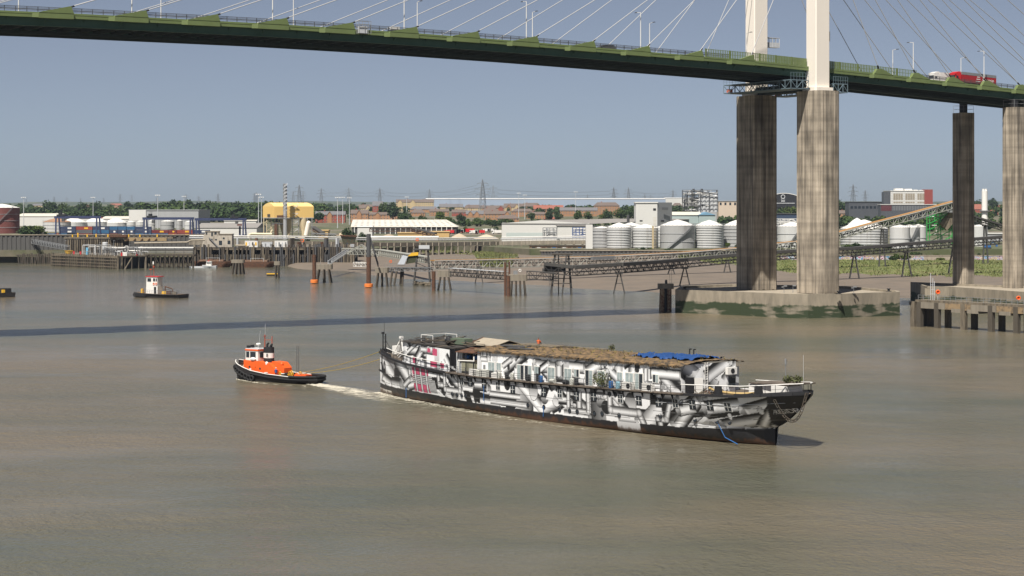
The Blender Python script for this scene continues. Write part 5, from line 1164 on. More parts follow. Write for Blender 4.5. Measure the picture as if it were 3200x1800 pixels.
def fender_pile(px, yfoot, ytop, t, r, mat, ring=True, split=None):
    q = G(px, yfoot); zt_ = zat(ytop, q.y)
    if split: MB().tube((q.x, q.y, -1), (q.x, q.y, zat(split, q.y)), r*1.05, 14).build('steel_pile', M_rust, t); MB().tube((q.x, q.y, zat(split, q.y)), (q.x, q.y, zt_), r, 14).build('steel_pile', M_dgrey, t)
    else: MB().tube((q.x, q.y, -1), (q.x, q.y, zt_), r, 14).build('steel_pile', mat, t)
    if ring: MB().lathe([(r*1.25, 0.1), (r*1.95, 0.25), (r*1.95, 1.35), (r*1.3, 1.5)], (q.x, q.y, 0), 18, top=False).build('fender_ring', pm('buoy_orange', (0.72, 0.20, 0.04), 0.6, 0.2, 1.0), t)
fender_pile(982, 886, 796, t, 0.75, M_rust)
MB().beam(G(1000, 884)+Vector((0, 2, zt)), G(1000, 884)+Vector((0, 2, zt+1.5)), 0.1).build('post', M_grey, t)
t2, c2, w2, dp2, zt2, zb2 = dolphin('dolphin with tall grey and rust steel mast and orange ring', 1172, 1214, 836, 853, 895, 3, 0.2)
fender_pile(1152, 899, 731, t2, 0.8, M_rust, True, 803)
t3, c3, w3, dp3, zt3, zb3 = dolphin('dolphin with rusty pile under the short catwalk', 1367, 1410, 846, 866, 907, 3, 0.28)
fender_pile(1355, 908, 848, t3, 0.7, M_rust, False)
t4, c4, w4, dp4, zt4, zb4 = dolphin('dolphin with two rusty piles left of the black trestle tower', 1590, 1648, 858, 878, 924, 4, 0.12)
fender_pile(1579, 924, 820, t4, 0.42, M_rust, False); fender_pile(1589, 926, 862, t4, 0.6, M_rust, False); fender_pile(1592, 922, 818, t4, 0.3, M_rust, False)
m = MB(); q = G(1625, 924); m.torus((q.x, q.y+2, zt4+1.3), (0, 1, 0), 0.4, 0.12, 14, 6); m.build('lifebuoy', M_white, t4)
MB().box((q.x-1.5, q.y+2, zt4), (1.4, 1.2, 1.2)).build('winch', M_grey, t4)
t5, c5, w5, dp5, zt5, zb5 = dolphin('dolphin with peeling rust and white piles beside the pier base', 2057, 2106, 887, 903, 974, 2, 0.05, leg=pm('peeling_piles', (0.34, 0.26, 0.17), 0.9, 0.3, 1.2, col2=(0.13, 0.05, 0.025), fac=(0.44, 0.56)), lr=0.62)
q = G(2083, 974); m = MB(); m.lathe([(0.35, 0), (0.35, 0.8), (0.2, 1.1)], (q.x, q.y+1.5, zt5), 10); m.build('beacon', M_dgrey, t5)
m = MB(); m.beam((q.x+1.5, q.y+1, zt5), (q.x+1.5, q.y+1, zt5+3.6), 0.07); m.beam((q.x+1.0, q.y+1, zt5), (q.x+1.0, q.y+1, zt5+3.0), 0.07); m.build('post', M_grey, t5)
MB().tube((q.x-0.3, q.y+0.2, -1), (q.x-0.3, q.y+0.2, zb5+0.1), 0.4, 8).build('pile', M_black, t5)
qb = G(852, 862); m = MB(); m.box((qb.x, qb.y, -0.3), (4.8, 2.0, 1.0)); fb = solo('floating_fender', m, M_rubber, 'black floating fender with yellow top beside the slim dolphin', 'fender')
MB().box((0, 0, 1.0), (4.9, 2.1, 0.35)).build('yellow_top', M_yellow, fb, local=True)

# --- timber wharf
WY = 950.0; WZ = 9.3
def wx(px): return xat(px, WY)
wharf = thing('timber_wharf', 'long dark timber wharf on many weathered piles', 'wharf', (wx(850), WY, 0))
MB().box((wx(857), WY+9, WZ-0.5), (wx(1112)-wx(603), 18, 0.5)).build('deck', M_timber, wharf)
MB().box((wx(857), WY-0.15, WZ-1.3), (wx(1112)-wx(603), 0.5, 0.7)).build('fascia_beam', M_timberL, wharf)
MB().box((wx(857), WY+0.8, WZ-4.5), (wx(1112)-wx(603), 0.35, 0.45)).build('waling', M_timber, wharf)
MB().box((wx(857), WY+12, -1), (wx(1112)-wx(603), 1, WZ+0.4)).build('back_wall', M_timber, wharf)
px = 606
k = 0
while px < 1110:
    tall = random.random(); z = WZ+(1.5 if tall > 0.75 else (0.2 if tall > 0.3 else -3.5)); yy = WY-0.9-random.uniform(0, 0.8) if tall > 0.3 else WY-2.2
    r = random.uniform(0.3, 0.5); lean = random.uniform(-0.25, 0.25); MB().tube((wx(px)+lean, yy, -1), (wx(px), yy+0.5, z), r, 7).build('pile', random.choice([M_timber, M_timber, M_timberL, M_dgrey]), wharf)
    if k % 2 == 0: MB().tube((wx(px+3), WY+5, -1), (wx(px+3), WY+5, WZ-0.5), 0.35, 6).build('inner_pile', M_timber, wharf)
    px += random.uniform(4.5, 8.5); k += 1
for px in (690, 800, 945, 1000):
    MB().beam((wx(px), WY-1.6, 1), (wx(px+22), WY-0.7, WZ-0.6), 0.28).build('raking_strut', M_timber, wharf)
m = MB()
for px0, px1 in ((605, 730), (880, 1110)):
    n = int((px1-px0)/9)
    for k in range(n+1): x = wx(px0+(px1-px0)*k/n); m.beam((x, WY+0.4, WZ), (x, WY+0.4, WZ+1.1), 0.07)
    for h in (0.55, 1.1): m.beam((wx(px0), WY+0.4, WZ+h), (wx(px1), WY+0.4, WZ+h), 0.06)
m.build('guard_rail', M_grey, wharf, kind='stuff')
# ropes and cables slung over the wharf face
for px in (735, 765, 905, 925, 1052): 
    pts = [Vector((wx(px), WY-0.4, WZ)), Vector((wx(px-6), WY-1.2, WZ-3)), Vector((wx(px-18), WY-2.6, 3.2))]; MB().path(pts, 0.09, 5).build('slung_cable', M_dgrey, wharf)
for k in range(46):
    px = random.uniform(610, 1105); q = random.random(); w = random.uniform(0.4, 2.4)
    if 630 < px < 900 and q < 0.5: continue
    MB().box((wx(px), WY+random.uniform(1, 8), WZ), (w, random.uniform(0.4, 1.6), random.uniform(0.5, 2.6) if q < 0.8 else 4.5), q).build('deck_clutter', random.choice([M_timber, M_dgrey, M_rust, M_lgrey, M_concL]), wharf)
for px in (1000, 1040, 1078, 1100): MB().beam((wx(px), WY-0.5, 0), (wx(px+25), WY-1.2, WZ), 0.3).build('raking_strut', M_dgrey, wharf)
# control building on the wharf
def on_wharf(px, y=None): return Vector((wx(px), WY+4, WZ))
cbx = thing('control_building', 'old pale concrete control building on the timber wharf', 'building', (wx(675), WY+5, WZ))
M_oldc = pm('old_render', (0.42, 0.375, 0.31), 0.95, 0.25, 0.5, stretch=(1, 1, 0.3), col2=(0.22, 0.19, 0.15), fac=(0.52, 0.7))
def bxp(x0, x1, y0, y1, Y, dp, name, mat, par, zb=None):
    """box whose front face covers photo columns x0..x1 and rows y0 (top)..y1 at distance Y"""
    z1 = zat(y0, Y); z0 = zat(y1, Y) if zb is None else zb
    return MB().box(((xat(x0, Y)+xat(x1, Y))/2, Y+dp/2, z0), (xat(x1, Y)-xat(x0, Y), dp, z1-z0)).build(name, mat, par)
W5 = WY+3.0
mainb = bxp(638, 725, 732, 770, W5, 6, 'wall', M_oldc, cbx, WZ); bxp(641, 682, 723.5, 732, W5-0.01, 5.5, 'upper_storey', M_oldc, cbx)
MB().slab([(wx(627), W5+0.3, WZ), (wx(638), W5+0.3, WZ), (wx(638), W5+0.3, zat(731, W5)), (wx(634), W5+0.3, zat(733, W5))], (0, 5, 0)).build('buttress', M_oldc, cbx)
bxp(640, 683, 722, 723.6, W5-0.3, 6.2, 'roof_slab', M_concL, cbx); bxp(682, 726, 730.5, 732.2, W5-0.3, 6.5, 'roof_slab', M_concL, cbx)
for x0, x1, y0, y1 in ((660, 665, 727, 738), (670, 677, 726, 733), (643, 648, 727, 733), (672, 678, 747, 751), (684, 694, 752, 766), (711, 720, 752, 763), (658, 664, 746, 751), (696, 702, 742, 747)):
    bxp(x0, x1, y0, y1, W5-0.06, 0.12, 'window', M_glass, cbx)
m = MB(); m.slab([(xat(652, W5), W5-0.8, zat(742, W5)), (xat(655, W5), W5-0.8, zat(742, W5)), (xat(684, W5), W5-0.8, WZ), (xat(681, W5), W5-0.8, WZ)], (0, 0.6, 0)); m.build('stair', M_grey, cbx)
# cabins and boxes on the wharf
for x0, x1, y0, y1, mt, lab in ((765, 805, 753, 771, M_white, 'white cabin with yellow panels on the timber wharf'), (818, 850, 757, 774, M_lgrey, 'grey and white equipment cabin in the middle of the wharf'), (858, 898, 753, 774, M_white, 'long white container cabin at the right of the wharf cabins')):
    Y = WY+2.5; t = thing('site_cabin', lab, 'cabin', (xat((x0+x1)/2, Y), Y+1.5, WZ), 0, 'site cabins on the wharf'); bxp(x0, x1, y0, y1, Y, 3, 'body', mt, t, WZ)
    bxp(x0-0.3, x1+0.3, y0-0.8, y0, Y-0.05, 3.1, 'roof', M_lgrey, t)
    n = 4
    for k in range(n):
        a = x0+(x1-x0)*(k+0.2)/n; bxp(a, a+(x1-x0)*0.5/n, y0+4, y1-4, Y-0.06, 0.1, 'panel', [M_yellow, M_lgrey, M_dgrey, M_yellow][k] if x0 == 765 else [M_lgrey, M_grey][k % 2], t)
hp = thing('pipe_run', 'thick pale pipe lying along the wharf edge', 'pipe', (wx(755), WY+2, WZ)); MB().tube((wx(735), WY+1.5, WZ+0.8), (wx(765), WY+1.5, WZ+0.8), 0.55, 10).build('pipe', M_concL, hp)
# rusty hopper above the wharf end
hy = WY+6; hop = thing('hopper', 'rusty green ore hopper standing above the right end of the wharf', 'hopper', (xat(1088, hy), hy+3, WZ-0.2))
xa, xb, xc, xd = xat(1064, hy), xat(1112, hy), xat(1073, hy), xat(1103, hy); z1, z0 = zat(736, hy), zat(766, hy)
top = [(xa, hy, z1), (xb, hy, z1-0.4), (xb, hy+6, z1-0.4), (xa, hy+6, z1)]; bot = [(xc, hy+1.5, z0), (xd, hy+1.5, z0), (xd, hy+4.5, z0), (xc, hy+4.5, z0)]
MB().add(top+bot, [(0, 1, 5, 4), (1, 2, 6, 5), (2, 3, 7, 6), (3, 0, 4, 7), (4, 5, 6, 7)]).build('bin', pm('hopper_green', (0.12, 0.13, 0.085), 0.9, 0.4, 0.8, col2=(0.20, 0.10, 0.06), fac=(0.5, 0.65)), hop)
m = MB()
for p, q in zip(top, top[1:]+top[:1]): m.beam(p, q, 0.5)
m.build('rim', M_rust, hop)
for x in (xc, xd):
    for y in (hy+1.5, hy+4.5): MB().beam((x, y, z0+0.2), (x, y, WZ-0.2), 0.4).build('leg', M_dgrey, hop)

# --- lattice conveyors and catwalks
def lattice(name, pts, wdt, hgt, mat, label, cat, cover=None, cov_h=0.6, bay=2.6, side=0.0, walk=None, mem=0.16, group=None, tail=None):
    """a truss gallery along pts (bottom centre line): one part for each span, chords + zigzag both sides"""
    t = thing(name, label, cat, pts[0], 0, group)
    for a, b in zip(pts[:-1], pts[1:]):
        d = (b-a); L = d.length; d = d/L; s_ = Vector((-d.y, d.x, 0)).normalized()*(wdt/2); up = Vector((0, 0, hgt)); n = max(2, int(L/bay)); m = MB()
        for sg in (-1, 1):
            o_ = s_*sg; m.beam(a+o_, b+o_, mem*1.4); m.beam(a+o_+up, b+o_+up, mem*1.4)
            for k in range(n):
                p = a+d*(L*k/n)+o_; q = a+d*(L*(k+1)/n)+o_; m.beam(p, p+up, mem)
                m.beam(p if k % 2 else p+up, q+up if k % 2 else q, mem)
            m.beam(b+o_, b+o_+up, mem)
        for k in range(n+1): p = a+d*(L*k/n); m.beam(p-s_, p+s_, mem)
        sp = m.build('truss_span', mat, t)
        if cover: 
            c1 = a+up*1.02; c2 = b+up*1.02; MB().slab([c1-s_*1.15, c1+s_*1.15, c2+s_*1.15, c2-s_*1.15], (0, 0, cov_h)).build('belt_cover', cover, sp)
            if tail: MB().slab([c1-s_*1.22, c1-s_*1.18, c2-s_*1.18, c2-s_*1.22], (0, 0, cov_h*0.6)).build('side_sheet', tail, sp)
        MB().slab([a-s_*0.8+up*0.45, a+s_*0.8+up*0.45, b+s_*0.8+up*0.45, b-s_*0.8+up*0.45], (0, 0, 0.25)).build('belt', M_black, sp)
        if walk:
            m = MB(); w0 = -s_*1.0
            for k in range(n+1): p = a+d*(L*k/n)+up+w0; m.beam(p, p+Vector((0, 0, 1.1)), 0.07)
            m.beam(a+up+w0+Vector((0, 0, 1.1)), b+up+w0+Vector((0, 0, 1.1)), 0.07); m.build('hand_rail', walk, sp)
    return t
M_cover = pm('ochre_cover', (0.33, 0.18, 0.065), 0.8, 0.2, 0.8, col2=(0.30, 0.15, 0.06), fac=(0.55, 0.7))
M_pale = pm('pale_truss', (0.34, 0.34, 0.30), 0.7, 0.25, 0.8)
M_dark = pm('dark_truss', (0.065, 0.062, 0.058), 0.85, 0.35, 0.8)
def up_pts(lst): return [P(px, py, Y) for px, py, Y in lst]
def aframe(name, foot_px, foot_py, top_px, top_py, Y, spread, label, group, mat=M_dark):
    f = P(foot_px, foot_py, Y); tp = P(top_px, top_py, Y); zf = mud_z(f.x, Y)-0.6
    t = thing(name, label, 'trestle', (f.x, Y, zf), 0, group)
    for s_ in (-1, 1):
        for r_ in (-1, 1): MB().beam((f.x+s_*spread, Y+r_*0.9+0.0, zf), (tp.x+s_*0.35, Y+r_*0.7, tp.z), 0.32).build('leg', mat, t)
    MB().box((tp.x, Y, tp.z-0.25), (2.4, 2.8, 0.5)).build('head', mat, t)
    zz = zf+(tp.z-zf)*0.55; MB().beam((f.x-spread*0.55, Y-0.9, zz), (f.x+spread*0.55, Y-0.9, zz), 0.22).build('cross_brace', mat, t)
# pale conveyor with ochre cover
cv1 = up_pts([(1352, 841, 722), (1480, 838, 735), (1610, 835, 748), (1740, 831, 760), (1870, 827, 772), (2000, 820, 783), (2130, 813, 796), (2300, 799, 812), (2480, 778, 832)])
lattice('covered_conveyor', cv1, 2.6, 3.0, M_pale, 'long pale lattice conveyor with ochre cover crossing the mudflat', 'conveyor', M_cover, 0.4, 3.0, walk=M_pale, tail=M_white, mem=0.2)
cv1b = up_pts([(2480, 780, 832), (2620, 747, 850), (2740, 714, 862), (2860, 683, 875), (2982, 649, 890)])
lattice('inclined_conveyor', cv1b, 2.6, 2.8, M_pale, 'inclined pale conveyor with ochre cover climbing to the green tower', 'conveyor', M_cover, 0.45, 3.0, tail=M_white, mem=0.2)
for fx, fy, tx, ty, Y in ((2098, 857, 2098, 832, 794), (2273, 852, 2273, 815, 808), (1497, 890, 1497, 838, 737)):
    aframe('conveyor_trestle', fx, fy, tx, ty, Y, 1.6, {2098: 'small trestle under the pale conveyor, left of the near trestle', 2273: 'small trestle under the pale conveyor just left of the tall piers', 1497: 'slim trestle standing in shallow water behind the catwalk'}[fx], 'conveyor trestles')
aframe('conveyor_trestle', 2757, 762, 2757, 715, 863, 1.5, 'trestle with raking props under the inclined conveyor', 'conveyor trestles')
# dark conveyor in front of it
cv2 = up_pts([(1700, 852, 640), (1790, 862, 640), (1935, 853, 650), (2040, 845, 675), (2140, 836, 700), (2300, 821, 712), (2480, 808, 728), (2670, 799, 747), (2832, 785, 766), (2985, 773, 785), (3130, 762, 800), (3330, 752, 815)])
lattice('dark_conveyor', cv2, 2.8, 2.4, M_dark, 'long dark lattice conveyor running over the mud behind the pylon', 'conveyor', M_dark, 1.0, 2.4, mem=0.15)
for k, (fx, fy, tx, ty, Y) in enumerate(((1935, 917, 1935, 855, 650), (2140, 893, 2140, 838, 700), (2670, 873, 2670, 801, 747), (2834, 865, 2832, 788, 766), (2978, 850, 2980, 775, 784))):
    aframe('conveyor_trestle', fx, fy, tx, ty, Y, 2.0, ['dark trestle at the water edge under the dark conveyor', 'dark trestle on the mud just left of the pier base', 'dark trestle on the mud right of the near pylon leg', 'tall dark trestle on the mud between the pylon and right piers', 'dark trestle behind the right far pier'][k], 'conveyor trestles')
# covered section and belt drive on the pale conveyor
bx = up_pts([(1845, 812, 768), (1915, 810, 774)]); m = MB(); d = (bx[1]-bx[0]); s_ = Vector((-d.y, d.x, 0)).normalized()*1.6
for k in range(4): m.slab([bx[0]-s_+Vector((0, 0, 0.35*k)), bx[0]+s_+Vector((0, 0, 0.35*k)), bx[1]+s_+Vector((0, 0, 0.35*k)), bx[1]-s_+Vector((0, 0, 0.35*k))], (0, 0, 0.28))
solo('louvred_housing', m, M_grey, 'grey louvred housing on the side of the pale conveyor', 'housing')
# pale conveyors at the left transfer point
lattice('feeder_conveyor', up_pts([(1075, 793, 880), (1190, 798, 850), (1335, 822, 760)]), 2.2, 2.2, M_pale, 'short pale feeder conveyor running from the hopper to the transfer tower', 'conveyor', M_pale, 0.4, 2.2, mem=0.14)
lattice('catwalk', up_pts([(1030, 824, 800), (1085, 788, 860)]), 1.4, 1.2, M_lgrey, 'steep gangway stair from dolphin to wharf end', 'catwalk', None, bay=1.6, mem=0.12)
lattice('catwalk', up_pts([(1410, 862, 668), (1580, 874, 640)]), 2.0, 2.6, M_dark, 'dark lattice catwalk between the two rusty piled dolphins', 'catwalk', M_lgrey, 0.12, 2.2, mem=0.14, walk=M_dark)
lattice('catwalk', up_pts([(1650, 872, 637), (1740, 878, 632)]), 2.0, 2.6, M_dark, 'dark lattice catwalk between rusty dolphin and black tower', 'catwalk', M_dark, 0.12, 2.2, mem=0.14)
lattice('catwalk', up_pts([(1205, 846, 715), (1350, 848, 700)]), 1.6, 1.3, M_grey, 'grey catwalk leading to the transfer tower', 'catwalk', M_grey, 0.1, 2.0, mem=0.12, walk=M_grey)
lattice('derrick_arm', up_pts([(1158, 752, 703), (1182, 834, 703)]), 1.6, 1.2, M_dgrey, 'sloping lattice arm leaning from the tall mast to its dolphin', 'lattice arm', None, bay=1.6, mem=0.14)
lattice('crane_boom', up_pts([(1080, 795, 850), (1130, 768, 850), (1182, 802, 850)]), 1.5, 0.6, M_pale, 'pale triangular boom frame behind the tall steel mast', 'boom', None, bay=3, mem=0.2)
lattice('catwalk', up_pts([(1108, 832, 740), (1150, 834, 735)]), 1.4, 1.6, M_white, 'short white lattice gangway beside the tall mast', 'catwalk', None, bay=1.3, mem=0.1)
# transfer tower with steel chute
ty_ = 724; tw = thing('transfer_tower', 'dark steel transfer tower with silver and yellow chute', 'tower', (xat(1318, ty_), ty_, 0))
for px in (1297, 1340):
    for y in (0, 5): MB().beam((xat(px+(4 if px > 1320 else -6), ty_), ty_+y-0.8, -1), (xat(px+(-4 if px > 1320 else 8), ty_), ty_+y, zat(782, ty_)), 0.5).build('leg', M_dark, tw)
MB().box((xat(1318, ty_), ty_+2.5, zat(782, ty_)), (xat(1345, ty_)-xat(1293, ty_), 6.5, 0.5)).build('platform', M_dark, tw)
MB().box((xat(1325, ty_), ty_+2.5, zat(781, ty_)+0.4), (4.0, 3, 1.3)).build('drive_house', M_lgrey, tw)
MB().box((xat(1295, ty_), ty_+2.5, zat(840, ty_)), (xat(1345, ty_)-xat(1240, ty_), 6.5, 0.5)).build('platform', M_dark, tw)
for zz in (800, 820): MB().beam((xat(1297, ty_), ty_, zat(zz, ty_)), (xat(1340, ty_), ty_, zat(zz+18, ty_)), 0.3).build('brace', M_dark, tw)
m = MB(); yq = ty_-1.0; m.slab([(xat(1242, yq), yq, zat(826, yq)), (xat(1263, yq), yq, zat(827, yq)), (xat(1274, yq), yq, zat(802, yq)), (xat(1258, yq), yq, zat(798, yq))], (0, 3, 0)); m.build('chute', pm('bright_sheet', (0.50, 0.53, 0.57), 0.5, 0.15, 0.8), tw)
m = MB(); yq = ty_-0.4; m.slab([(xat(1268, yq), yq, zat(825, yq)), (xat(1300, yq), yq, zat(820, yq)), (xat(1307, yq), yq, zat(790, yq)), (xat(1276, yq), yq, zat(800, yq))], (0, 4, 0)); m.build('hood', pm('dark_olive', (0.045, 0.05, 0.025), 0.8, 0.3, 1.0), tw)
m = MB(); yq = ty_-0.9; m.slab([(xat(1274, yq), yq, zat(801, yq)), (xat(1307, yq), yq, zat(798, yq)), (xat(1307, yq), yq, zat(788, yq)), (xat(1286, yq), yq, zat(790, yq))], (0, 0.4, 0)); m.build('yellow_band', M_yellow, tw)
m = MB()
for px in range(1244, 1300, 6): m.beam((xat(px, ty_), ty_-0.7, zat(839, ty_)), (xat(px, ty_), ty_-0.7, zat(829, ty_)), 0.08)
m.beam((xat(1244, ty_), ty_-0.7, zat(829, ty_)), (xat(1298, ty_), ty_-0.7, zat(829, ty_)), 0.08); m.build('guard_rail', M_grey, tw, kind='stuff')
for px in (1222, 1236, 1250, 1255): MB().tube((xat(px+random.uniform(-8, 4), ty_), ty_+random.uniform(0, 4), -1), (xat(px+4, ty_), ty_+2, zat(840, ty_)), 0.4, 8).build('pile', M_timber, tw)
for px, py, lab, base in ((1221, 817, 'orange lifebuoy left of the transfer tower chute', zat(846, 715)),):
    q = P(px, py, 716); t = thing('lifebuoy_post', lab, 'lifebuoy', (q.x, q.y, base)); MB().beam((q.x, q.y, base), (q.x, q.y, q.z+0.5), 0.08).build('post', M_grey, t); MB().torus((q.x, q.y-0.12, q.z), (0, 1, 0), 0.4, 0.12, 16, 6).build('ring', M_orange, t)
# rocks heaped at the transfer tower's foot
hr = thing('rubble_heap', 'small heap of rubble at the foot of the transfer tower', 'rubble', G(1316, 891))
for k in range(30):
    q = G(1288+random.random()*55, 890+random.uniform(-1, 3)); MB().blob((q.x, q.y+random.uniform(0, 3), 0.1+random.random()*0.8), (random.uniform(.4, 1.1), .6, random.uniform(.25, .5)), 7, 4, 0.25).build('rock', M_timberL, hr)
# black trestle tower
bt = thing('trestle_tower', 'black trestle tower with timber platforms on four raking legs', 'tower', G(1755, 921)); Yb = G(1755, 921).y
zt_ = zat(797, Yb)
for px, tx in ((1723, 1735), (1788, 1777)):
    for y in (0, 7): MB().beam((xat(px, Yb), Yb+y-0.5*(y == 0), -1), (xat(tx, Yb), Yb+y*0.6+1, zt_), 0.55).build('leg', M_dark, bt)
MB().tube((xat(1746, Yb), Yb+3, -1), (xat(1746, Yb), Yb+3, zt_), 0.2, 6).build('ladder_pole', M_dark, bt); MB().beam((xat(1757, Yb), Yb-0.3, 0), (xat(1770, Yb), Yb, zt_), 0.5).build('leg', M_dark, bt)
MB().box((xat(1757, Yb), Yb+3.5, zt_), (xat(1792, Yb)-xat(1728, Yb), 6.5, 0.4)).build('platform', M_timber, bt)
MB().box((xat(1732, Yb), Yb+3, zat(850, Yb)), (xat(1765, Yb)-xat(1692, Yb), 6.0, 1.1)).build('platform', M_dark, bt)
MB().box((xat(1727, Yb), Yb+2.5, zat(842, Yb)), (5.5, 3.0, 1.1)).build('railed_box', M_timber, bt)
for py in (805, 822, 870, 886): MB().beam((xat(1732, Yb), Yb, zat(py, Yb)), (xat(1780, Yb), Yb, zat(py-(7 if py < 830 else 0), Yb)), 0.22).build('brace', M_dark, bt)
m = MB()
for px in (1731, 1742, 1755, 1766, 1779): m.beam((xat(px, Yb), Yb+0.5, zt_), (xat(px, Yb), Yb+0.5, zt_+(4.5 if px in (1742, 1755, 1766) else 1.2)), 0.09)
m.beam((xat(1731, Yb), Yb+0.5, zt_+1.1), (xat(1779, Yb), Yb+0.5, zt_+1.1), 0.08); m.build('guard_rail', M_dgrey, bt, kind='stuff')
m = MB()
for px in (1716, 1720): m.beam((xat(px, Yb), Yb-0.5, -0.5), (xat(px, Yb), Yb-0.5, zat(852, Yb)), 0.1)
for k in range(14): m.beam((xat(1716, Yb), Yb-0.5, 0.4+0.5*k), (xat(1720, Yb), Yb-0.5, 0.4+0.5*k), 0.07)
m.build('ladder', M_dgrey, bt)

# --- fuel jetty on the left
p1, p2, p3 = G(161, 831), G(368, 841), G(455, 838); JZ = 6.1
fj = thing('fuel_jetty', 'timber-faced fuel jetty head with pipework on the left', 'jetty', ((p1.x+p3.x)/2, (p1.y+p3.y)/2, -1)); off = Vector((10, 24, 0))
poly = [p1, p2, p3, p3+Vector((3, 16, 0)), p1+off]
MB().prism([(p.x, p.y) for p in poly], JZ-0.7, JZ).build('deck', M_timberL, fj)
d = p2-p1; L = d.length; d /= L; nrm = Vector((d.y, -d.x, 0))
MB().slab([p1+nrm*-1.2+Vector((0, 0, -1)), p2+nrm*-1.2+Vector((0, 0, -1)), p2+nrm*-1.2+Vector((0, 0, JZ-0.7)), p1+nrm*-1.2+Vector((0, 0, JZ-0.7))], nrm*-0.4).build('dark_backing', M_dark, fj)
for k in range(31):
    q = p1+d*(L*k/30); MB().box((q.x, q.y, -1), (0.42, 0.5, JZ+1.3+random.uniform(-0.2, 0.25)), ROT(d.y, d.x)).build('fender_pile', random.choice([M_timber, M_timberL, M_timberL]), fj)
for z in (0.7, 2.2, 3.7, 5.1):
    MB().slab([p1+nrm*0.25+Vector((0, 0, z)), p2+nrm*0.25+Vector((0, 0, z)), p2+nrm*0.25+Vector((0, 0, z+0.4)), p1+nrm*0.25+Vector((0, 0, z+0.4))], nrm*-0.7).build('waling', M_timberL, fj)
for k in range(5): q = p2+(p3-p2)*(k/4); MB().tube(q+Vector((0, 0, -1)), q+Vector((0, 0.5, JZ-0.6)), 0.6 if k in (0, 4) else 0.3, 8).build('pile', M_timberL if k in (0, 4) else M_timber, fj)
MB().slab([p2+Vector((1, 6, -1)), p3+Vector((0, 6, -1)), p3+Vector((0, 6, JZ-.7)), p2+Vector((1, 6, JZ-.7))], (0, 0.3, 0)).build('dark_backing', M_black, fj)  # black sheet stands in for the shade inside the open jetty end
for a, b in ((p2+Vector((3, 0.5, -0.5)), p2+Vector((6.5, 1, JZ-0.7))), (p3+Vector((-3, 0.5, -0.5)), p3+Vector((-6.5, 1, JZ-0.7)))): MB().tube(a, b, 0.35, 8).build('raking_pile', M_timberL, fj)
# pipework, tank, cabinets, lamp posts on the jetty head
jr = random.Random(4)
def jp(px, dy): q = G(px, 820); f = (px-161)/294; b = p1.lerp(p2, min(1, f*1.42)) if f < 0.7 else p2.lerp(p3, (f-0.7)/0.3); return Vector((b.x, b.y+dy, JZ))
for k in range(46):
    px = jr.uniform(270, 440); a = jp(px, jr.uniform(4, 12)); h = jr.uniform(1, 5.0); q = a+Vector((0, 0, h)); e = q+Vector((jr.choice([-1, 1])*jr.uniform(1, 6), 0, 0))
    MB().path([a, q, e, Vector((e.x, e.y, JZ+jr.uniform(0, 1.5)))], jr.choice([0.08, 0.13, 0.2]), 6).build('pipe', jr.choice([M_lgrey, M_grey, M_dgrey, M_white, M_dark]), fj)
MB().lathe([(1.3, 0), (1.3, 3.4), (1.1, 3.6)], jp(318, 9)+Vector((0, 0, 2.6)), 16).build('tank', M_lgrey, fj); 
for s_ in (-1, 1): MB().beam(jp(318, 9)+Vector((s_, 0, 0)), jp(318, 9)+Vector((s_, 0, 2.7)), 0.2).build('tank_leg', M_grey, fj)
MB().box(jp(268, 5), (1.0, 1.0, 3.4)).build('cabinet', pm('sky_blue_paint', (0.15, 0.42, 0.62), 0.6, 0.1, 1.0), fj)
for px in (229, 250, 375, 424): MB().box(jp(px, 3), (0.8, 0.6, 1.5)).build('hydrant_box', M_red, fj)
MB().box(jp(383, 5), (2.0, 1.4, 1.7)).build('cabinet', M_white, fj)
m = MB(); m.lathe([(1.5, 0), (1.7, 0.4), (2.0, 1.5), (2.2, 1.7)], jp(211, 4), 16); m.build('mooring_hook_base', M_yellow, fj)
for px, h in ((196, 6.5), (268, 5), (305, 6), (348, 7.0), (395, 5)): m = MB(); a = jp(px, 6); m.beam(a, a+Vector((0, 0, h)), 0.12); m.box(a+Vector((0.2, 0, h)), (0.7, 0.3, 0.2)); m.build('lamp_post', M_grey, fj)
m = MB()
for k in range(40): a = jp(163+k*7.3, 1.0); m.beam(a, a+Vector((0, 0, 1.1)), 0.06)
for k in range(39):
    for h in (0.55, 1.1): m.beam(jp(163+k*7.3, 1.0)+Vector((0, 0, h)), jp(163+(k+1)*7.3, 1.0)+Vector((0, 0, h)), 0.05)
m.build('guard_rail', M_grey, fj, kind='stuff')
# approach trestle
ap = thing('approach_trestle', 'braced timber approach trestle joining fuel jetty and wharf', 'trestle', (xat(530, 925), 927, -1)); AY = 922
MB().box((xat(530, AY), AY+3, JZ-0.3), (xat(607, AY)-xat(452, AY), 6, 0.6)).build('deck', M_timber, ap)
for k in range(11):
    px = 458+k*14.5; MB().tube((xat(px, AY), AY, -1), (xat(px, AY), AY, JZ-0.3), 0.38, 7).build('pile', M_timber, ap); MB().tube((xat(px+5, AY), AY+6, -1), (xat(px+5, AY), AY+6, JZ-0.3), 0.36, 7).build('pile', M_timber, ap)
    if k < 10: MB().beam((xat(px, AY), AY-0.5, 0.6 if k % 2 else JZ-1), (xat(px+14.5, AY), AY-0.5, JZ-1 if k % 2 else 0.6), 0.22).build('brace', M_timber, ap)
    if k % 2 == 0: MB().beam((xat(px, AY), AY+0.3, JZ), (xat(px, AY), AY+0.3, JZ+3.6), 0.14).build('rack_post', M_dgrey, ap)
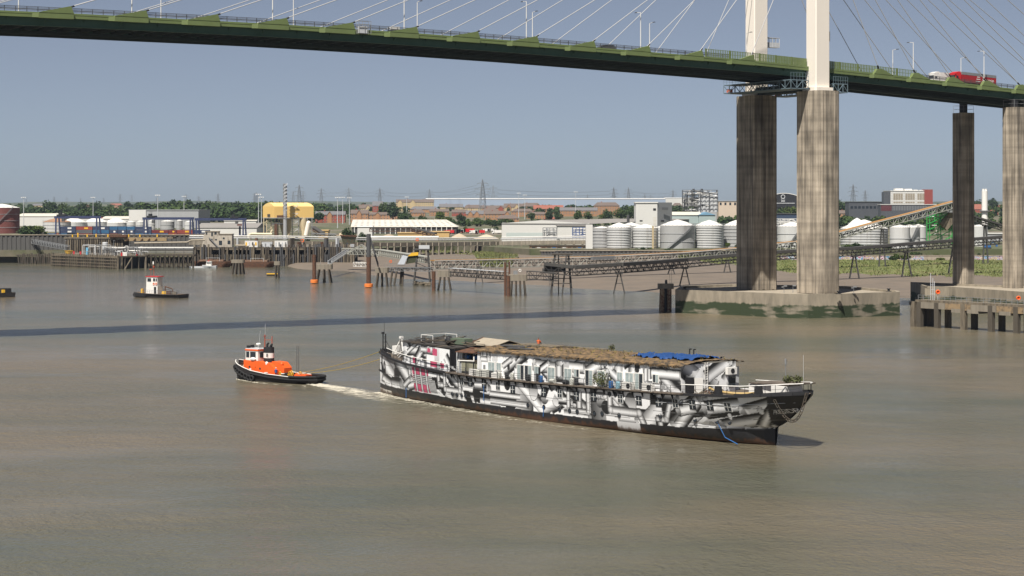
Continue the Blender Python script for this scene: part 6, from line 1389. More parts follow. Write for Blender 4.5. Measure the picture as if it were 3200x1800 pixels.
for z, r, mt in ((3.6, 0.28, M_white), (3.0, 0.2, M_grey), (2.3, 0.2, M_dgrey), (1.5, 0.16, M_grey), (1.0, 0.07, M_grey)): MB().tube((xat(330, AY), AY+0.6, JZ+z), (xat(604, AY), AY+0.6, JZ+z), r, 7).build('pipe', mt, ap)
m = MB(); q = [P(420, 760, 930), P(585, 757, 925), P(597, 751, 925), P(640, 750, 925)]; m.path(q, 0.42, 8); pr_ = solo('pipeline', m, M_concL, 'thick pale pipeline bending down between jetty and control building', 'pipeline')
# mooring piles with yellow collars and walkways
for px, yf, yt, lab in ((42, 815, 752, 'steel mooring pile with yellow cone collar left of the fuel jetty'), (-4, 812, 752, 'steel mooring pile with yellow collar cut by the left edge')):
    q = G(px, yf); t = thing('mooring_pile', lab, 'mooring pile', (q.x, q.y, -1), 0, 'yellow collared mooring piles'); zz = zat(yt, q.y)
    MB().tube((q.x-0.6, q.y, -1), (q.x-0.6, q.y, zz), 0.8, 12).build('pile', M_dgrey, t); MB().tube((q.x+1.3, q.y, -1), (q.x+1.3, q.y, zat(774, q.y)), 0.95, 12).build('pile', M_dgrey, t)
    MB().lathe([(1.0, 0), (1.1, 2.2), (2.2, 3.4), (2.3, 3.7)], (q.x+1.3, q.y, zat(775, q.y)), 16).build('collar', M_yellow, t); MB().box((q.x, q.y, zz), (5, 3, 0.3)).build('platform', M_lgrey, t)
lattice('catwalk', up_pts([(-40, 754, 1035), (64, 753, 1035)]), 1.5, 1.4, M_lgrey, 'level grey walkway between the yellow collared mooring piles', 'catwalk', None, bay=1.6, mem=0.12)
lattice('catwalk', up_pts([(64, 754, 1035), (212, 781, 955)]), 1.6, 2.2, M_grey, 'long sloping grey gangway down to the fuel jetty', 'catwalk', None, bay=2.4, mem=0.14)
# ruined timber piles behind
rj = thing('derelict_jetty', 'low derelict timber jetty behind the sloping gangway', 'jetty', (xat(110, 1000), 985, -1))
MB().box((xat(120, 985), 988, 4.2), (xat(190, 985)-xat(50, 985), 7, 0.5)).build('deck', M_timber, rj)
for k in range(40): px = 58+k*3.4+random.uniform(-1, 1); MB().tube((xat(px, 985), 984+random.uniform(-1, 1), -1), (xat(px, 985)+random.uniform(-.6, .6), 984.5, 4.4+random.uniform(-0.4, 1.4)), 0.25, 6).build('pile', M_timber, rj)
# middle jetty decks behind the fuel jetty (concrete with ochre beam)
mj = thing('concrete_jetty', 'concrete jetty with ochre beam and yellow posts behind the fuel jetty', 'jetty', (xat(370, 990), 990, -1)); MY = 990
MB().box((xat(370, MY), MY+5, zat(741, MY)-0.8), (xat(540, MY)-xat(200, MY), 10, 0.8)).build('deck', M_timberL, mj)
MB().box((xat(455, MY), MY-0.2, zat(753, MY)), (xat(520, MY)-xat(388, MY), 0.6, zat(742, MY)-zat(753, MY)-0.2)).build('beam', pm('ochre_concrete', (0.30, 0.22, 0.12), 0.9, 0.25, 0.5), mj)
for k in range(26): px = 206+k*7; MB().box((xat(px, MY), MY+0.6, -1), (0.7, 0.7, zat(742, MY)+0.3)).build('column', M_timberL if k % 3 else M_timber, mj)
MB().box((xat(300, MY), MY+7, -1), (xat(395, MY)-xat(205, MY), 0.5, zat(743, MY))).build('back_wall', M_dark, mj)
for px in (225, 242, 271, 299, 336, 401, 436, 490): MB().box((xat(px, MY), MY+1.2, zat(741, MY)), (0.6, 0.6, random.uniform(1.2, 2.4))).build('yellow_post', M_yellow, mj)
for k in range(5): px = 395+k*22; MB().beam((xat(px, MY), MY-0.6, zat(753, MY)), (xat(px+8, MY), MY-0.9, zat(745, MY)), 0.3).build('fender_arm', M_rust, mj)
m = MB(); m.beam(P(350, 740, MY), P(363, 750, MY), 0.5); m.box(P(370, 741, MY), (9, 3, 1.2)); m.box(P(362, 733, MY), (6, 2, 0.4)); m.build('loading_arm', M_rust, mj)
# dark quay walls of the port behind
def quay_wall(lab, x0, x1, ytop, Y, mat, ribs, name='quay_wall', step=4.0, cap=M_concL):
    t = thing(name, lab, 'quay wall', (xat((x0+x1)/2, Y), Y, 0)); zt = zat(ytop, Y); xa, xb = xat(x0, Y), xat(x1, Y)
    MB().box(((xa+xb)/2, Y+0.8, -1), (xb-xa, 1.0, zt+1)).build('wall', mat, t); MB().box(((xa+xb)/2, Y+0.6, zt), (xb-xa, 1.8, 0.35)).build('coping', cap, t)
    if ribs:
        n = min(290, int((xb-xa)/step)); me = None
        for k in range(n):
            x = xa+(xb-xa)*(k+0.5)/n
            if me is None:
                o = MB().box((0, 0, 0), (step*0.45, 0.35, zt+0.9)).build('sheet_pile', mat, t, local=True); me = o.data
            else:
                o = bpy.data.objects.new('sheet_pile', me); COL.objects.link(o); o.parent = t
            o.location = (x-xat((x0+x1)/2, Y), 0.12, -1.0)
    return t
M_quay = pm('dark_quay_steel', (0.085, 0.082, 0.078), 0.9, 0.4, 0.3, stretch=(1, 1, 0.2))
quay_wall('long dark sheet-piled quay below the container yard', -60, 640, 735, 1012, M_quay, True, step=2.4)
quay_wall('dark sheet-piled river wall in front of the white tanks', 1735, 2345, 784, 1024, M_quay, True, step=2.2)
# curved return of the sheet-pile wall
t = thing('quay_wall', 'curved dark sheet-piled wall around the grassy inlet', 'quay wall', G(1620, 800, 3)); cpts = [P(1603, 768, 1180), P(1606, 773, 1140), P(1622, 779, 1090), P(1650, 783, 1055), P(1690, 785, 1034), P(1738, 785, 1025)]
for a, b in zip(cpts[:-1], cpts[1:]):
    MB().slab([a, b, Vector((b.x, b.y, 0)), Vector((a.x, a.y, 0))], (0, 0.6, 0)).build('wall', M_quay, t); MB().beam(a+Vector((0, 0, 0.2)), b+Vector((0, 0, 0.2)), 1.2, 0.5).build('coping', M_concL, t)
    n = max(2, int((b-a).length/2.4))
    for k in range(n): p = a.lerp(b, (k+0.5)/n); MB().box((p.x, p.y-0.15, 0), (1.0, 0.5, p.z-0.1)).build('sheet_pile', M_quay, t)
# concrete road viaduct behind the wharf
vd = thing('jetty_viaduct', 'long concrete jetty viaduct on columns behind the conveyors', 'viaduct', (xat(1300, 1060), 1060, 0))
vp = [P(590, 757, 985), P(900, 758, 985), P(1080, 761, 1005), P(1200, 763, 1030), P(1400, 762, 1080), P(1560, 759, 1120), P(1700, 757, 1100), P(1835, 756, 1080)]
for a, b in zip(vp[:-1], vp[1:]):
    d = (b-a); L = d.length; d /= L; s_ = Vector((-d.y, d.x, 0))
    MB().slab([a, b, b+s_*9, a+s_*9], (0, 0, 0.9)).build('deck', M_conc, vd); MB().slab([a-Vector((0, 0, 1.3)), b-Vector((0, 0, 1.3)), b+s_*0.6-Vector((0, 0, 1.3)), a+s_*0.6-Vector((0, 0, 1.3))], (0, 0, 1.28)).build('edge_beam', M_conc, vd)
    n = max(1, int(L/5.6)); m = MB(); nr = max(2, int(L/2.6))
    for k in range(n): p = a+d*(L*(k+0.5)/n); MB().box((p.x, p.y+0.3, -0.5), (0.9, 0.9, p.z-0.7)).build('column', M_conc, vd); MB().box((p.x, p.y+7, -0.5), (0.8, 0.8, p.z+0.4)).build('column', M_conc, vd); MB().box((p.x, p.y-0.15, p.z-1.2), (0.5, 0.3, 1.9)).build('corbel', M_concL, vd)
    for k in range(nr+1): p = a+d*(L*k/nr)+Vector((0, 0, 0.9)); m.beam(p, p+Vector((0, 0, 1.5)), 0.09)
    for h in (0.7, 1.5): m.beam(a+Vector((0, 0, 0.9+h)), b+Vector((0, 0, 0.9+h)), 0.08)
    m.build('guard_rail', M_grey, vd, kind='stuff')
    MB().tube(a+s_*1.5+Vector((0, 0, 2.2)), b+s_*1.5+Vector((0, 0, 2.2)), 0.35, 7).build('pipe', M_lgrey, vd); MB().tube(a+s_*2.5+Vector((0, 0, 3.2)), b+s_*2.5+Vector((0, 0, 3.2)), 0.3, 7).build('pipe', M_white, vd)
for px, py in ((945, 752), (1304, 749)):
    q = P(px, py, 990 if px < 1000 else 1050); t = thing('lifebuoy_post', {945: 'orange lifebuoy on the viaduct railing near the white cabins', 1304: 'orange lifebuoy on the viaduct railing right of the white shed'}[px], 'lifebuoy', (q.x, q.y, q.z-1.6)); MB().beam((q.x, q.y, q.z-1.6), (q.x, q.y, q.z+0.8), 0.15).build('post', M_grey, t); MB().torus((q.x, q.y-0.2, q.z), (0, 1, 0), 0.7, 0.22, 14, 6).build('ring', M_orange, t)

# --- jetty with railing in the right foreground
JR = 5.3; ja, jb = G(2850, 1020), G(3330, 1052)
rj2 = thing('railed_jetty', 'weathered concrete jetty with railings and square piles at lower right', 'jetty', (ja.x+5, ja.y, -1))
d = (jb-ja); L = d.length; d /= L; s_ = Vector((-d.y, d.x, 0)); rz = ROT(d.y, d.x)
YJ = ja.y
za = zat(927, ja.y+2)
JR = za-0.6
MB().slab([ja+d*2, jb, jb+s_*4.5, ja+d*2+s_*4.5], (0, 0, 0)).v
MB().slab([ja+d*1.0+Vector((0, 0, JR-0.5)), jb+Vector((0, 0, JR-0.5)), jb+s_*4.5+Vector((0, 0, JR-0.5)), ja+d*1.0+s_*4.5+Vector((0, 0, JR-0.5))], (0, 0, 0.5)).build('deck', M_timberL, rj2)
M_och = pm('ochre_concrete_beam', (0.28, 0.20, 0.115), 0.9, 0.3, 0.6, col2=(0.13, 0.10, 0.07))
for k in range(5):
    a = ja+d*(3+k*7.8); b = ja+d*(3+(k+1)*7.8-0.15); MB().slab([a-s_*0.25+Vector((0, 0, JR-2.0)), b-s_*0.25+Vector((0, 0, JR-2.0)), b-s_*0.25+Vector((0, 0, JR-0.52)), a-s_*0.25+Vector((0, 0, JR-0.52))], s_*0.6).build('edge_beam', M_och if k % 2 else M_conc, rj2)
for k, u in enumerate((0.4, 2.4, 8.0, 16.2, 24.5, 32.0)):
    for r_ in (0.2, 4.0):
        q = ja+d*u+s_*r_; w = 1.3; MB().box((q.x, q.y, -1.5), (w, 1.1, JR-0.5+1.5-(0.0 if k > 2 else 0.0)), rz).build('pile', M_timberL if (k+int(r_)) % 3 == 0 else pm('dark_concrete', (0.085, 0.072, 0.055), 0.8, 0.4, 0.8, stretch=(1, 1, 0.3)), rj2)  # most piles get a darker concrete tone
for k in (3, 4, 6): q = ja+d*(k*4.8); MB().box((q.x+s_.x*2, q.y+s_.y*2, JR-2.6), (3.4, 4.6, 0.9), rz).build('cross_head', M_conc, rj2)
m = MB(); n = 26
for k in range(n+1): q = ja+d*(2+(L-2)*k/n)+Vector((0, 0, JR)); m.beam(q, q+Vector((0, 0, 1.2)), 0.09)
for h in (0.62, 1.2): m.beam(ja+d*2+Vector((0, 0, JR+h)), jb+Vector((0, 0, JR+h)), 0.08)
m.build('guard_rail', M_grey, rj2)
for u, h in ((1.6, 2.0), (0.9, 1.4)): MB().blob(ja+d*u*0.1+Vector((-0.5, 0, JR-1.6+h*0.5)), (0.35, 0.35, 0.4), 10, 6).build('tyre_fender', M_rubber, rj2)
for px, py in ((2938, 914), (3191, 933)):
    q = P(px, py, YJ-3); z = JR; t = thing('lifebuoy_post', {2938: 'orange lifebuoy in holder on the railed jetty, left one', 3191: 'orange lifebuoy in holder at the right edge of the railed jetty'}[px], 'lifebuoy', (q.x, q.y+2.6, z)); MB().beam((q.x, q.y+2.6, z), (q.x, q.y+2.6, q.z+0.4), 0.1).build('post', M_lgrey, t); MB().torus((q.x, q.y+2.4, q.z), (0, 1, 0), 0.42, 0.16, 18, 8).build('ring', M_orange, t); MB().tube((q.x, q.y+2.58, q.z), (q.x, q.y+2.5, q.z), 0.56, 16).build('holder', pm('holder_orange', (0.7, 0.07, 0.02), 0.5, 0.1, 2.0), t)
q = ja+d*4.2+s_*2+Vector((0, 0, JR)); nm = thing('navigation_mast', 'thin steel navigation mast on the left end of the railed jetty', 'mast', q)
for o_ in (0, 0.7, 1.2): MB().beam(q+d*o_, q+d*o_+Vector((0, 0, 6.5-o_*1.6)), 0.12).build('pole', M_lgrey, nm)
for h in (1.5, 2.6, 3.7): MB().beam(q+Vector((0, 0, h)), q+d*1.2+Vector((0, 0, h)), 0.08).build('rung', M_lgrey, nm)
# ------------------------------------------------------------------ port and industry on the far bank
def Yg(py):
    """distance at which the land surface shows at photo row py"""
    y = 1300.0
    for _ in range(40): y = 0.5*y+0.5*F*(H-gz(0, y))/(py-YH)
    return y
def bld(name, lab, x0, x1, ytop, ybase, mat, cat='building', Y=None, dp=20, roof=None, group=None, rh=0, ridge='x', zb=None):
    Y = Y or Yg(ybase); zb = gz(0, Y)-0.3 if zb is None else zb; z1 = zat(ytop, Y); xa, xb = xat(x0, Y), xat(x1, Y)
    t = thing(name, lab, cat, ((xa+xb)/2, Y+dp/2, zb), 0, group)
    MB().box(((xa+xb)/2, Y+dp/2, zb), (xb-xa, dp, z1-zb)).build('wall', mat, t)
    if roof:
        h = rh*Y/F; e = 0.5; m = MB()
        if ridge == 'x': m.slab([(xa-e, Y-e, z1), (xa-e, Y+dp+e, z1), (xa-e, Y+dp/2, z1+h)], (xb-xa+2*e, 0, 0))
        else: m.slab([(xa-e, Y-e, z1), (xb+e, Y-e, z1), ((xa+xb)/2, Y-e, z1+h)], (0, dp+2*e, 0))
        if h == 0: m = MB().box(((xa+xb)/2, Y+dp/2, z1), (xb-xa+2*e, dp+2*e, 0.6))
        m.build('roof', roof, t)
    t['Y'] = Y; return t, Y, z1, xa, xb
def wins(t, Y, rects, mat=None, name='window'):
    for x0, x1, y0, y1 in rects: bxp(x0, x1, y0, y1, Y-0.1, 0.25, name, mat or M_glass, t)
M_clad = pm('pale_cladding', (0.60, 0.59, 0.56), 0.7, 0.06, 0.1, stretch=(1, 1, 0.2))
M_gclad = pm('grey_cladding', (0.34, 0.345, 0.35), 0.7, 0.1, 0.1, stretch=(1, 1, 0.2))
M_croof = pm('cream_sheet_roof', (0.58, 0.545, 0.47), 0.75, 0.12, 0.08)
M_groof = pm('grey_sheet_roof', (0.25, 0.235, 0.22), 0.8, 0.15, 0.08)
M_tank = pm('white_tank_steel', (0.52, 0.52, 0.505), 0.6, 0.18, 0.16, stretch=(1, 1, 0.08), col2=(0.36, 0.345, 0.32), fac=(0.52, 0.70))
M_tankg = pm('grey_tank_steel', (0.36, 0.36, 0.355), 0.55, 0.2, 0.16, stretch=(1, 1, 0.08), col2=(0.26, 0.25, 0.24), fac=(0.5, 0.68))
def tank(lab, x0, x1, ytop, Y, mat=M_tank, cone=1.6, bands=7, roofm=None, stair=None, zb=None):
    xc = xat((x0+x1)/2, Y); r = (xat(x1, Y)-xat(x0, Y))/2; zb = gz(0, Y)-0.3 if zb is None else zb; z1 = zat(ytop, Y); hh = z1-zb
    t = thing('storage_tank', lab, 'tank', (xc, Y+r, zb), 0, 'storage tanks')
    MB().lathe([(r, 0), (r, hh)], (xc, Y+r, zb), 40, top=False).build('shell', mat, t, smooth=True)
    MB().lathe([(r*1.012, hh), (r*0.5, hh+cone*0.62), (r*0.04, hh+cone)], (xc, Y+r, zb), 40).build('roof', roofm or M_white, t, smooth=True)
    for k in range(bands): MB().lathe([(r+0.02, hh*(k+1)/(bands+1)), (r+0.22, hh*(k+1)/(bands+1)+0.05), (r+0.22, hh*(k+1)/(bands+1)+0.2), (r+0.02, hh*(k+1)/(bands+1)+0.26)], (xc, Y+r, zb), 40, top=False).build('stiffener', M_gclad, t)
    m = MB()
    for k in range(26): a = 2*math.pi*k/26; m.beam((xc+r*math.cos(a), Y+r+r*math.sin(a), z1), (xc+r*math.cos(a), Y+r+r*math.sin(a), z1+1.1), 0.09)
    m.torus((xc, Y+r, z1+1.1), (0, 0, 1), r, 0.06, 40, 4); m.build('roof_rail', M_grey, t, kind='stuff')
    if stair:
        m = MB(); n = 26
        for k in range(n):
            f = k/(n-1); a = stair[0]+(stair[1]-stair[0])*f; m.beam((xc+r*math.cos(a), Y+r+r*math.sin(a), zb+0.5+hh*f), (xc+(r+1.1)*math.cos(a), Y+r+(r+1.1)*math.sin(a), zb+0.5+hh*f), 1.0, 0.25)
            if k < n-1:
                a2 = stair[0]+(stair[1]-stair[0])*(k+1)/(n-1)
                for h in (0.2, 1.2): m.beam((xc+(r+1.1)*math.cos(a), Y+r+(r+1.1)*math.sin(a), zb+h+hh*f), (xc+(r+1.1)*math.cos(a2), Y+r+(r+1.1)*math.sin(a2), zb+h+hh*(k+1)/(n-1)), 0.14)
        m.build('spiral_stair', M_grey, t)
    return t
M_rtank = pm('oxide_red_tank', (0.17, 0.055, 0.045), 0.8, 0.2, 0.12, stretch=(1, 1, 0.1))
tank('large oxide red tank with white cone roof at the left edge', -64, 46, 649, 1560, M_rtank, 3.2, 3, M_white, (4.2, 5.6))
tank('white tank with rusty roof left of the first blue crane', 124, 211, 694, 1640, M_tank, 3.5, 2, pm('rusty_roof', (0.30, 0.17, 0.10), 0.9, 0.3, 0.2))
for k, (a, b, y, Y) in enumerate(((183, 262, 695, 1720), (255, 330, 694, 1730), (318, 392, 696, 1735))): tank(['white domed tank framed by the first blue crane, left one', 'white domed tank behind the first blue crane, middle one', 'white domed tank right of the first blue crane'][k], a, b, y, Y, M_tank, 4.5, 1)
for k, (a, b, y) in enumerate(((393, 421, 694), (424, 450, 693), (462, 483, 690), (497, 541, 692), (549, 569, 690), (574, 604, 694))): tank(['white tank with blue-grey band left of the second crane', 'streaked white tank just left of the second crane legs', 'narrow white tank inside the second crane', 'broad stained tank under the second crane beam', 'tall narrow grey tank under the second crane beam', 'white tank by the right legs of the second crane'][k], a, b, y, 1620, M_tankg if k in (3, 4) else M_tank, 1.2, 2)
bld('warehouse', 'long cream warehouse with pale roof right of the red tank', 48, 176, 676, 703, M_clad, Y=1900, dp=60, roof=M_croof, rh=9)
bld('warehouse', 'white shed with ribbed roof behind the first crane', 312, 404, 684, 706, M_clad, Y=2000, dp=60, roof=M_croof, rh=8)
bld('warehouse', 'low shed with red roof strip behind the white domed tanks', 232, 306, 682, 700, M_clad, Y=1990, dp=30, roof=M_red, rh=4)
t, Y, z1, xa, xb = bld('warehouse', 'big plain grey warehouse in front of the wood', 403, 620, 657.5, 700, M_gclad, Y=1800, dp=70, roof=M_gclad)
MB().box((xat(430, Y), Y-0.4, gz(0, Y)), (xat(456, Y)-xat(403, Y), 0.9, z1-gz(0, Y)+0.4)).build('bay', M_clad, t)
bld('warehouse', 'grey-brown roofed shed behind the third blue crane', 612, 802, 712, 728, M_clad, Y=1500, dp=60, roof=M_groof, rh=14)
bld('warehouse', 'low white shed left of the yellow plant', 700, 800, 690, 700, M_clad, Y=1700, dp=20, roof=M_croof, rh=3)
# containers in stacks
CC = [pm('container_maroon', (0.16, 0.028, 0.03), 0.6, 0.15, 0.3), pm('container_navy', (0.035, 0.05, 0.10), 0.6, 0.15, 0.3), pm('container_blue', (0.03, 0.11, 0.22), 0.6, 0.15, 0.3), pm('container_red', (0.27, 0.05, 0.035), 0.6, 0.15, 0.3), pm('container_grey', (0.10, 0.10, 0.11), 0.6, 0.15, 0.3)]
CN = ['maroon', 'navy', 'blue', 'brick red', 'dark grey']; CY = 1455.0
def container(px, lev, L, ci, lab, row=0):
    z = gz(0, CY)+2.6*lev; x = xat(px, CY); t = thing('shipping_container', lab, 'container', (x+L/2, CY+3.0*row+1.25, z), 0, 'stacked shipping containers')
    MB().box((x+L/2, CY+3.0*row+1.25, z+0.02), (L-0.3, 2.3, 2.5)).build('body', CC[ci], t)
    for s_ in (-1, 1): MB().box((x+L/2+s_*(L/2-0.12), CY+3.0*row+1.25, z), (0.22, 2.44, 2.58)).build('end_frame', CC[ci], t)
    m = MB(); n = int(L/0.6)
    for k in range(n): m.box((x+0.4+(L-0.8)*k/n, CY+3.0*row+0.08, z+0.15), (0.28, 0.08, 2.2))
    m.build('corrugation', CC[ci], t, kind='stuff')
    if ci in (0, 1, 3): MB().box((x+L*0.62, CY+3.0*row+0.02, z+0.7), (L*0.24, 0.06, 1.2)).build('painted_mark', M_yellow if ci in (0, 3) else M_white, t)
cr = random.Random(9); px = 186.0; col_i = 0
posn = ['leftmost', 'second', 'third', 'fourth', 'fifth', 'sixth', 'seventh', 'eighth', 'ninth', 'tenth', 'eleventh', 'twelfth', 'thirteenth', 'fourteenth', 'fifteenth', 'sixteenth', 'seventeenth', 'eighteenth', 'nineteenth', 'twentieth', 'twenty-first', 'twenty-second', 'twenty-third', 'twenty-fourth', 'twenty-fifth']
while px < 640:
    L = cr.choice([12.2, 12.2, 6.1]); n = 3 if px < 445 or cr.random() < 0.2 else 2
    for lev in range(n):
        ci = cr.choice([0, 0, 1, 1, 2, 3, 4]) if px < 350 or px > 460 else cr.choice([1, 2, 2, 1])
        container(px, lev, L, ci, '%s container, %s of the %s stack from the left in the yard' % (CN[ci], ['bottom one', 'second up', 'third up'][lev], posn[min(col_i, 24)]))
    px += (L+0.4)*F/CY; col_i += 1
container(120, 0, 12.2, 2, 'blue container standing alone left of the first crane', 0); container(155, 0, 6.1, 3, 'brick red container standing alone by the crane legs', 1)
# rubber-tyred gantry cranes
M_navy = pm('crane_navy', (0.035, 0.045, 0.105), 0.55, 0.2, 0.4)
def gantry(lab, x0, x1, ytop, cab, Y=1440):
    g = gz(0, Y); xa, xb = xat(x0, Y), xat(x1, Y); zt = zat(ytop, Y); t = thing('gantry_crane', lab, 'crane', ((xa+xb)/2, Y, g), 0, 'blue yard gantry cranes')
    for x in (xa, xb):
        for y in (-4, 8): MB().beam((x+(0.6 if y > 0 else 0), Y+y, g+0.8), (x, Y+y*0.8, zt-1.5), 1.3, 1.0).build('leg', M_navy, t)
        MB().box((x, Y+2, g+0.8), (1.6, 15, 1.0)).build('sill_beam', M_navy, t)
        for y in (-4, 8): MB().tube((x-0.5, Y+y, g+0.8), (x+0.5, Y+y, g+0.8), 0.85, 12).build('wheel', M_rubber, t)
    for y in (-3.2, 6.4): MB().box(((xa+xb)/2, Y+y, zt-1.8), (xb-xa+2.5, 1.1, 1.8)).build('girder', M_navy, t)
    xc = xat(cab, Y); tr = MB().box((xc, Y+1.5, zt), (6, 11, 1.2)).build('trolley', M_black, t); MB().box((xc-1, Y, zt+1.2), (2.5, 3, 1.5)).build('hoist', M_black, tr); MB().box((xc+1.8, Y-3, zt-4.2), (2, 2, 2.2)).build('cab', M_dgrey, tr)
    m = MB(); m.beam((xc, Y-2, zt+1), (xc, Y-2, zt+4.2), 0.2); m.beam((xc-1.5, Y-2, zt+4), (xc+1.5, Y-2, zt+4), 0.2); m.build('mast', M_black, tr)
    return t, xc, zt
gantry('blue gantry crane on the left of the container yard', 178, 305, 675, 193); gantry('blue gantry crane in the middle of the container yard', 453, 597, 679, 474)
t, xc, zt = gantry('blue gantry crane with red spreader by the yellow plant', 616, 762, 681.5, 734)
MB().box((xat(748, 1440), 1441, zat(705, 1440)), (3.0, 5, 1.0)).build('spreader', pm('spreader_red', (0.7, 0.08, 0.02), 0.5, 0.1, 1.0), t); MB().box((xat(749, 1440), 1441, zat(738, 1440)), (1.3, 1.3, 7.5)).build('spreader_mast', M_navy, t)
# yellow plant with spiral-straked chimney
YY = 1330.0; gy = gz(0, YY); M_yel = pm('yellow_cladding', (0.66, 0.44, 0.15), 0.65, 0.1, 0.15, stretch=(1, 1, 0.1), col2=(0.45, 0.30, 0.13), fac=(0.62, 0.8)); M_yroof = pm('yellow_roof_sheets', (0.72, 0.53, 0.21), 0.6, 0.08, 0.15)
yp = thing('yellow_plant', 'big yellow clad plant building raised on cream silos and steel legs', 'plant', (xat(895, YY), YY+10, gy))
xa, xm, xb = xat(815, YY), xat(857, YY), xat(976, YY); zb_, ze, zr = zat(680, YY), zat(645, YY), zat(633, YY)
# gable end faces left-front: the building is turned, its corner at xm is nearest
cA, cB, cC = Vector((xa, YY+11, 0)), Vector((xm, YY, 0)), Vector((xb, YY+9, 0)); cD = cA+(cC-cB)
def lift(p, z): return Vector((p.x, p.y, z))
bod = MB().slab([lift(p, zb_) for p in (cA, cB, cC, cD)], (0, 0, ze-zb_)).build('cladding', M_yel, yp)
mAB = cA.lerp(cB, 0.5); mDC = cD.lerp(cC, 0.5); e1_, e2_ = cA.lerp(cB, 0.22), cA.lerp(cB, 0.78); f1_, f2_ = cD.lerp(cC, 0.22), cD.lerp(cC, 0.78); zm = ze+(zr-ze)*0.62
rv = [lift(cA, ze), lift(e1_, zm), lift(mAB, zr), lift(e2_, zm), lift(cB, ze)]; rw = [lift(cD, ze), lift(f1_, zm), lift(mDC, zr), lift(f2_, zm), lift(cC, ze)]
MB().add(rv+rw, [(4, 3, 2, 1, 0), (5, 6, 7, 8, 9), (0, 1, 6, 5), (1, 2, 7, 6), (2, 3, 8, 7), (3, 4, 9, 8)]).build('roof', M_yroof, yp)
for k in range(5): p = cB.lerp(cC, 0.12+0.19*k); q = mAB.lerp(mDC, 0.12+0.19*k); m_ = p.lerp(q, 0.6); MB().box((m_.x, m_.y, zr-1.0), (1.8, 1.2, 0.5)).build('roof_light', M_clad, yp)
w0, w1 = cA.lerp(cB, 0.42)+Vector((-0.2, -0.25, 0)), cA.lerp(cB, 0.66)+Vector((-0.2, -0.25, 0)); MB().slab([lift(w0, zat(677, YY)), lift(w1, zat(677, YY)), lift(w1, zat(669, YY)), lift(w0, zat(669, YY))], (0.05, 0.2, 0)).build('opening', M_dark, yp)
MB().slab([lift(cA+Vector((-.1, -.1, 0)), zb_-0.5), lift(cB+Vector((0, -.2, 0)), zb_-0.5), lift(cC+Vector((.1, -.1, 0)), zb_-0.5), lift(cD, zb_-0.5)], (0, 0, 0.48)).build('bottom_beam', M_gclad, yp)
M_cpl = pm('cream_plant_paint', (0.52, 0.43, 0.28), 0.7, 0.2, 0.3, stretch=(1, 1, 0.2), col2=(0.36, 0.27, 0.16), fac=(0.55, 0.72))
for px, w in ((882, 12), (898, 8), (944, 12)):
    r = w*YY/F; MB().lathe([(r*0.45, 0), (r*0.5, 4), (r, 9), (r, zb_-gy)], (xat(px, YY), YY+9, gy), 20).build('silo', M_cpl, yp, smooth=True)
for px in (819, 828, 842, 856, 866, 910, 930, 958, 972): MB().beam((xat(px, YY), YY+(9 if px < 850 else 6), gy-0.3), (xat(px, YY), YY+(9 if px < 850 else 6), zb_-0.5), 0.55).build('column', M_cpl if px < 900 else M_grey, yp)
for k in range(8): a = 818+6*(k % 4); MB().beam((xat(a, YY), YY+9, gy+1+5*(k//2)), (xat(a+22, YY), YY+7.5, gy+4.5+5*(k//2)), 0.25).build('brace', M_cpl, yp)
for k in range(9): MB().beam((xat(912, YY), YY+4, gy+2+2.7*k), (xat(930, YY), YY+4, gy+(4.7 if k % 2 else 2)+2.7*k), 0.3).build('stair_flight', M_lgrey, yp)
MB().slab([P(857, 745, YY-2), P(866, 745, YY-2), P(866, 700, YY-2), P(857, 700, YY-2)], (0, 3, 0)).build('dark_duct', M_rust, yp); MB().box((xat(867, YY), YY+2, zat(702, YY)), (8, 5, 1)).build('platform', M_dgrey, yp)
MB().box((xat(935, YY), YY+2, gy-0.3), (xat(962, YY)-xat(905, YY), 8, 2.6)).build('base_wall', pm('cream_wall', (0.60, 0.55, 0.42), 0.8, 0.1, 0.3), yp)
MB().tube(P(956, 736, YY-4), P(964, 698, YY-4), 1.6, 12).build('inclined_duct', M_cream, yp); MB().blob(P(964, 697, YY-4), 1.6, 10, 6).build('duct_elbow', M_cream, yp)
for pts, r in (([P(777, 744, YY-6), P(778, 734, YY-6), P(786, 731, YY-6), P(850, 732, YY-6)], 0.85), ([P(845, 745, YY-5), P(847, 725, YY-5), P(852, 718, YY-5)], 0.6), ([P(800, 737, YY-5), P(850, 738, YY-5)], 0.5)): MB().path(pts, r, 8).build('cream_pipe', pm('cream_pipe_paint', (0.66, 0.57, 0.40), 0.6, 0.1, 0.5), yp)
cy_ = YY-5; chx = xat(891, cy_); chm = thing('chimney', 'tall silver chimney with spiral strakes in front of the yellow plant', 'chimney', (chx, cy_, gy))
MB().lathe([(1.35, 0), (1.3, 22), (1.12, zat(573, cy_)-gy)], (chx, cy_, gy-0.2), 20, top=False).build('flue', pm('galvanised_flue', (0.42, 0.42, 0.43), 0.45, 0.15, 0.3, metal=0.3), chm, smooth=True)
zt_ = zat(573, cy_); n = 90
for j in range(3):
    m = MB()
    for k in range(n):
        z0_ = zt_-19+19*k/n; a = 2*math.pi*(z0_/7.5+j/3); a2 = 2*math.pi*((z0_+19/n)/7.5+j/3); m.beam((chx+1.35*math.cos(a), cy_+1.35*math.sin(a), z0_), (chx+1.35*math.cos(a2), cy_+1.35*math.sin(a2), z0_+19/n), 0.35, 0.12)
    m.build('strake', M_lgrey, chm)
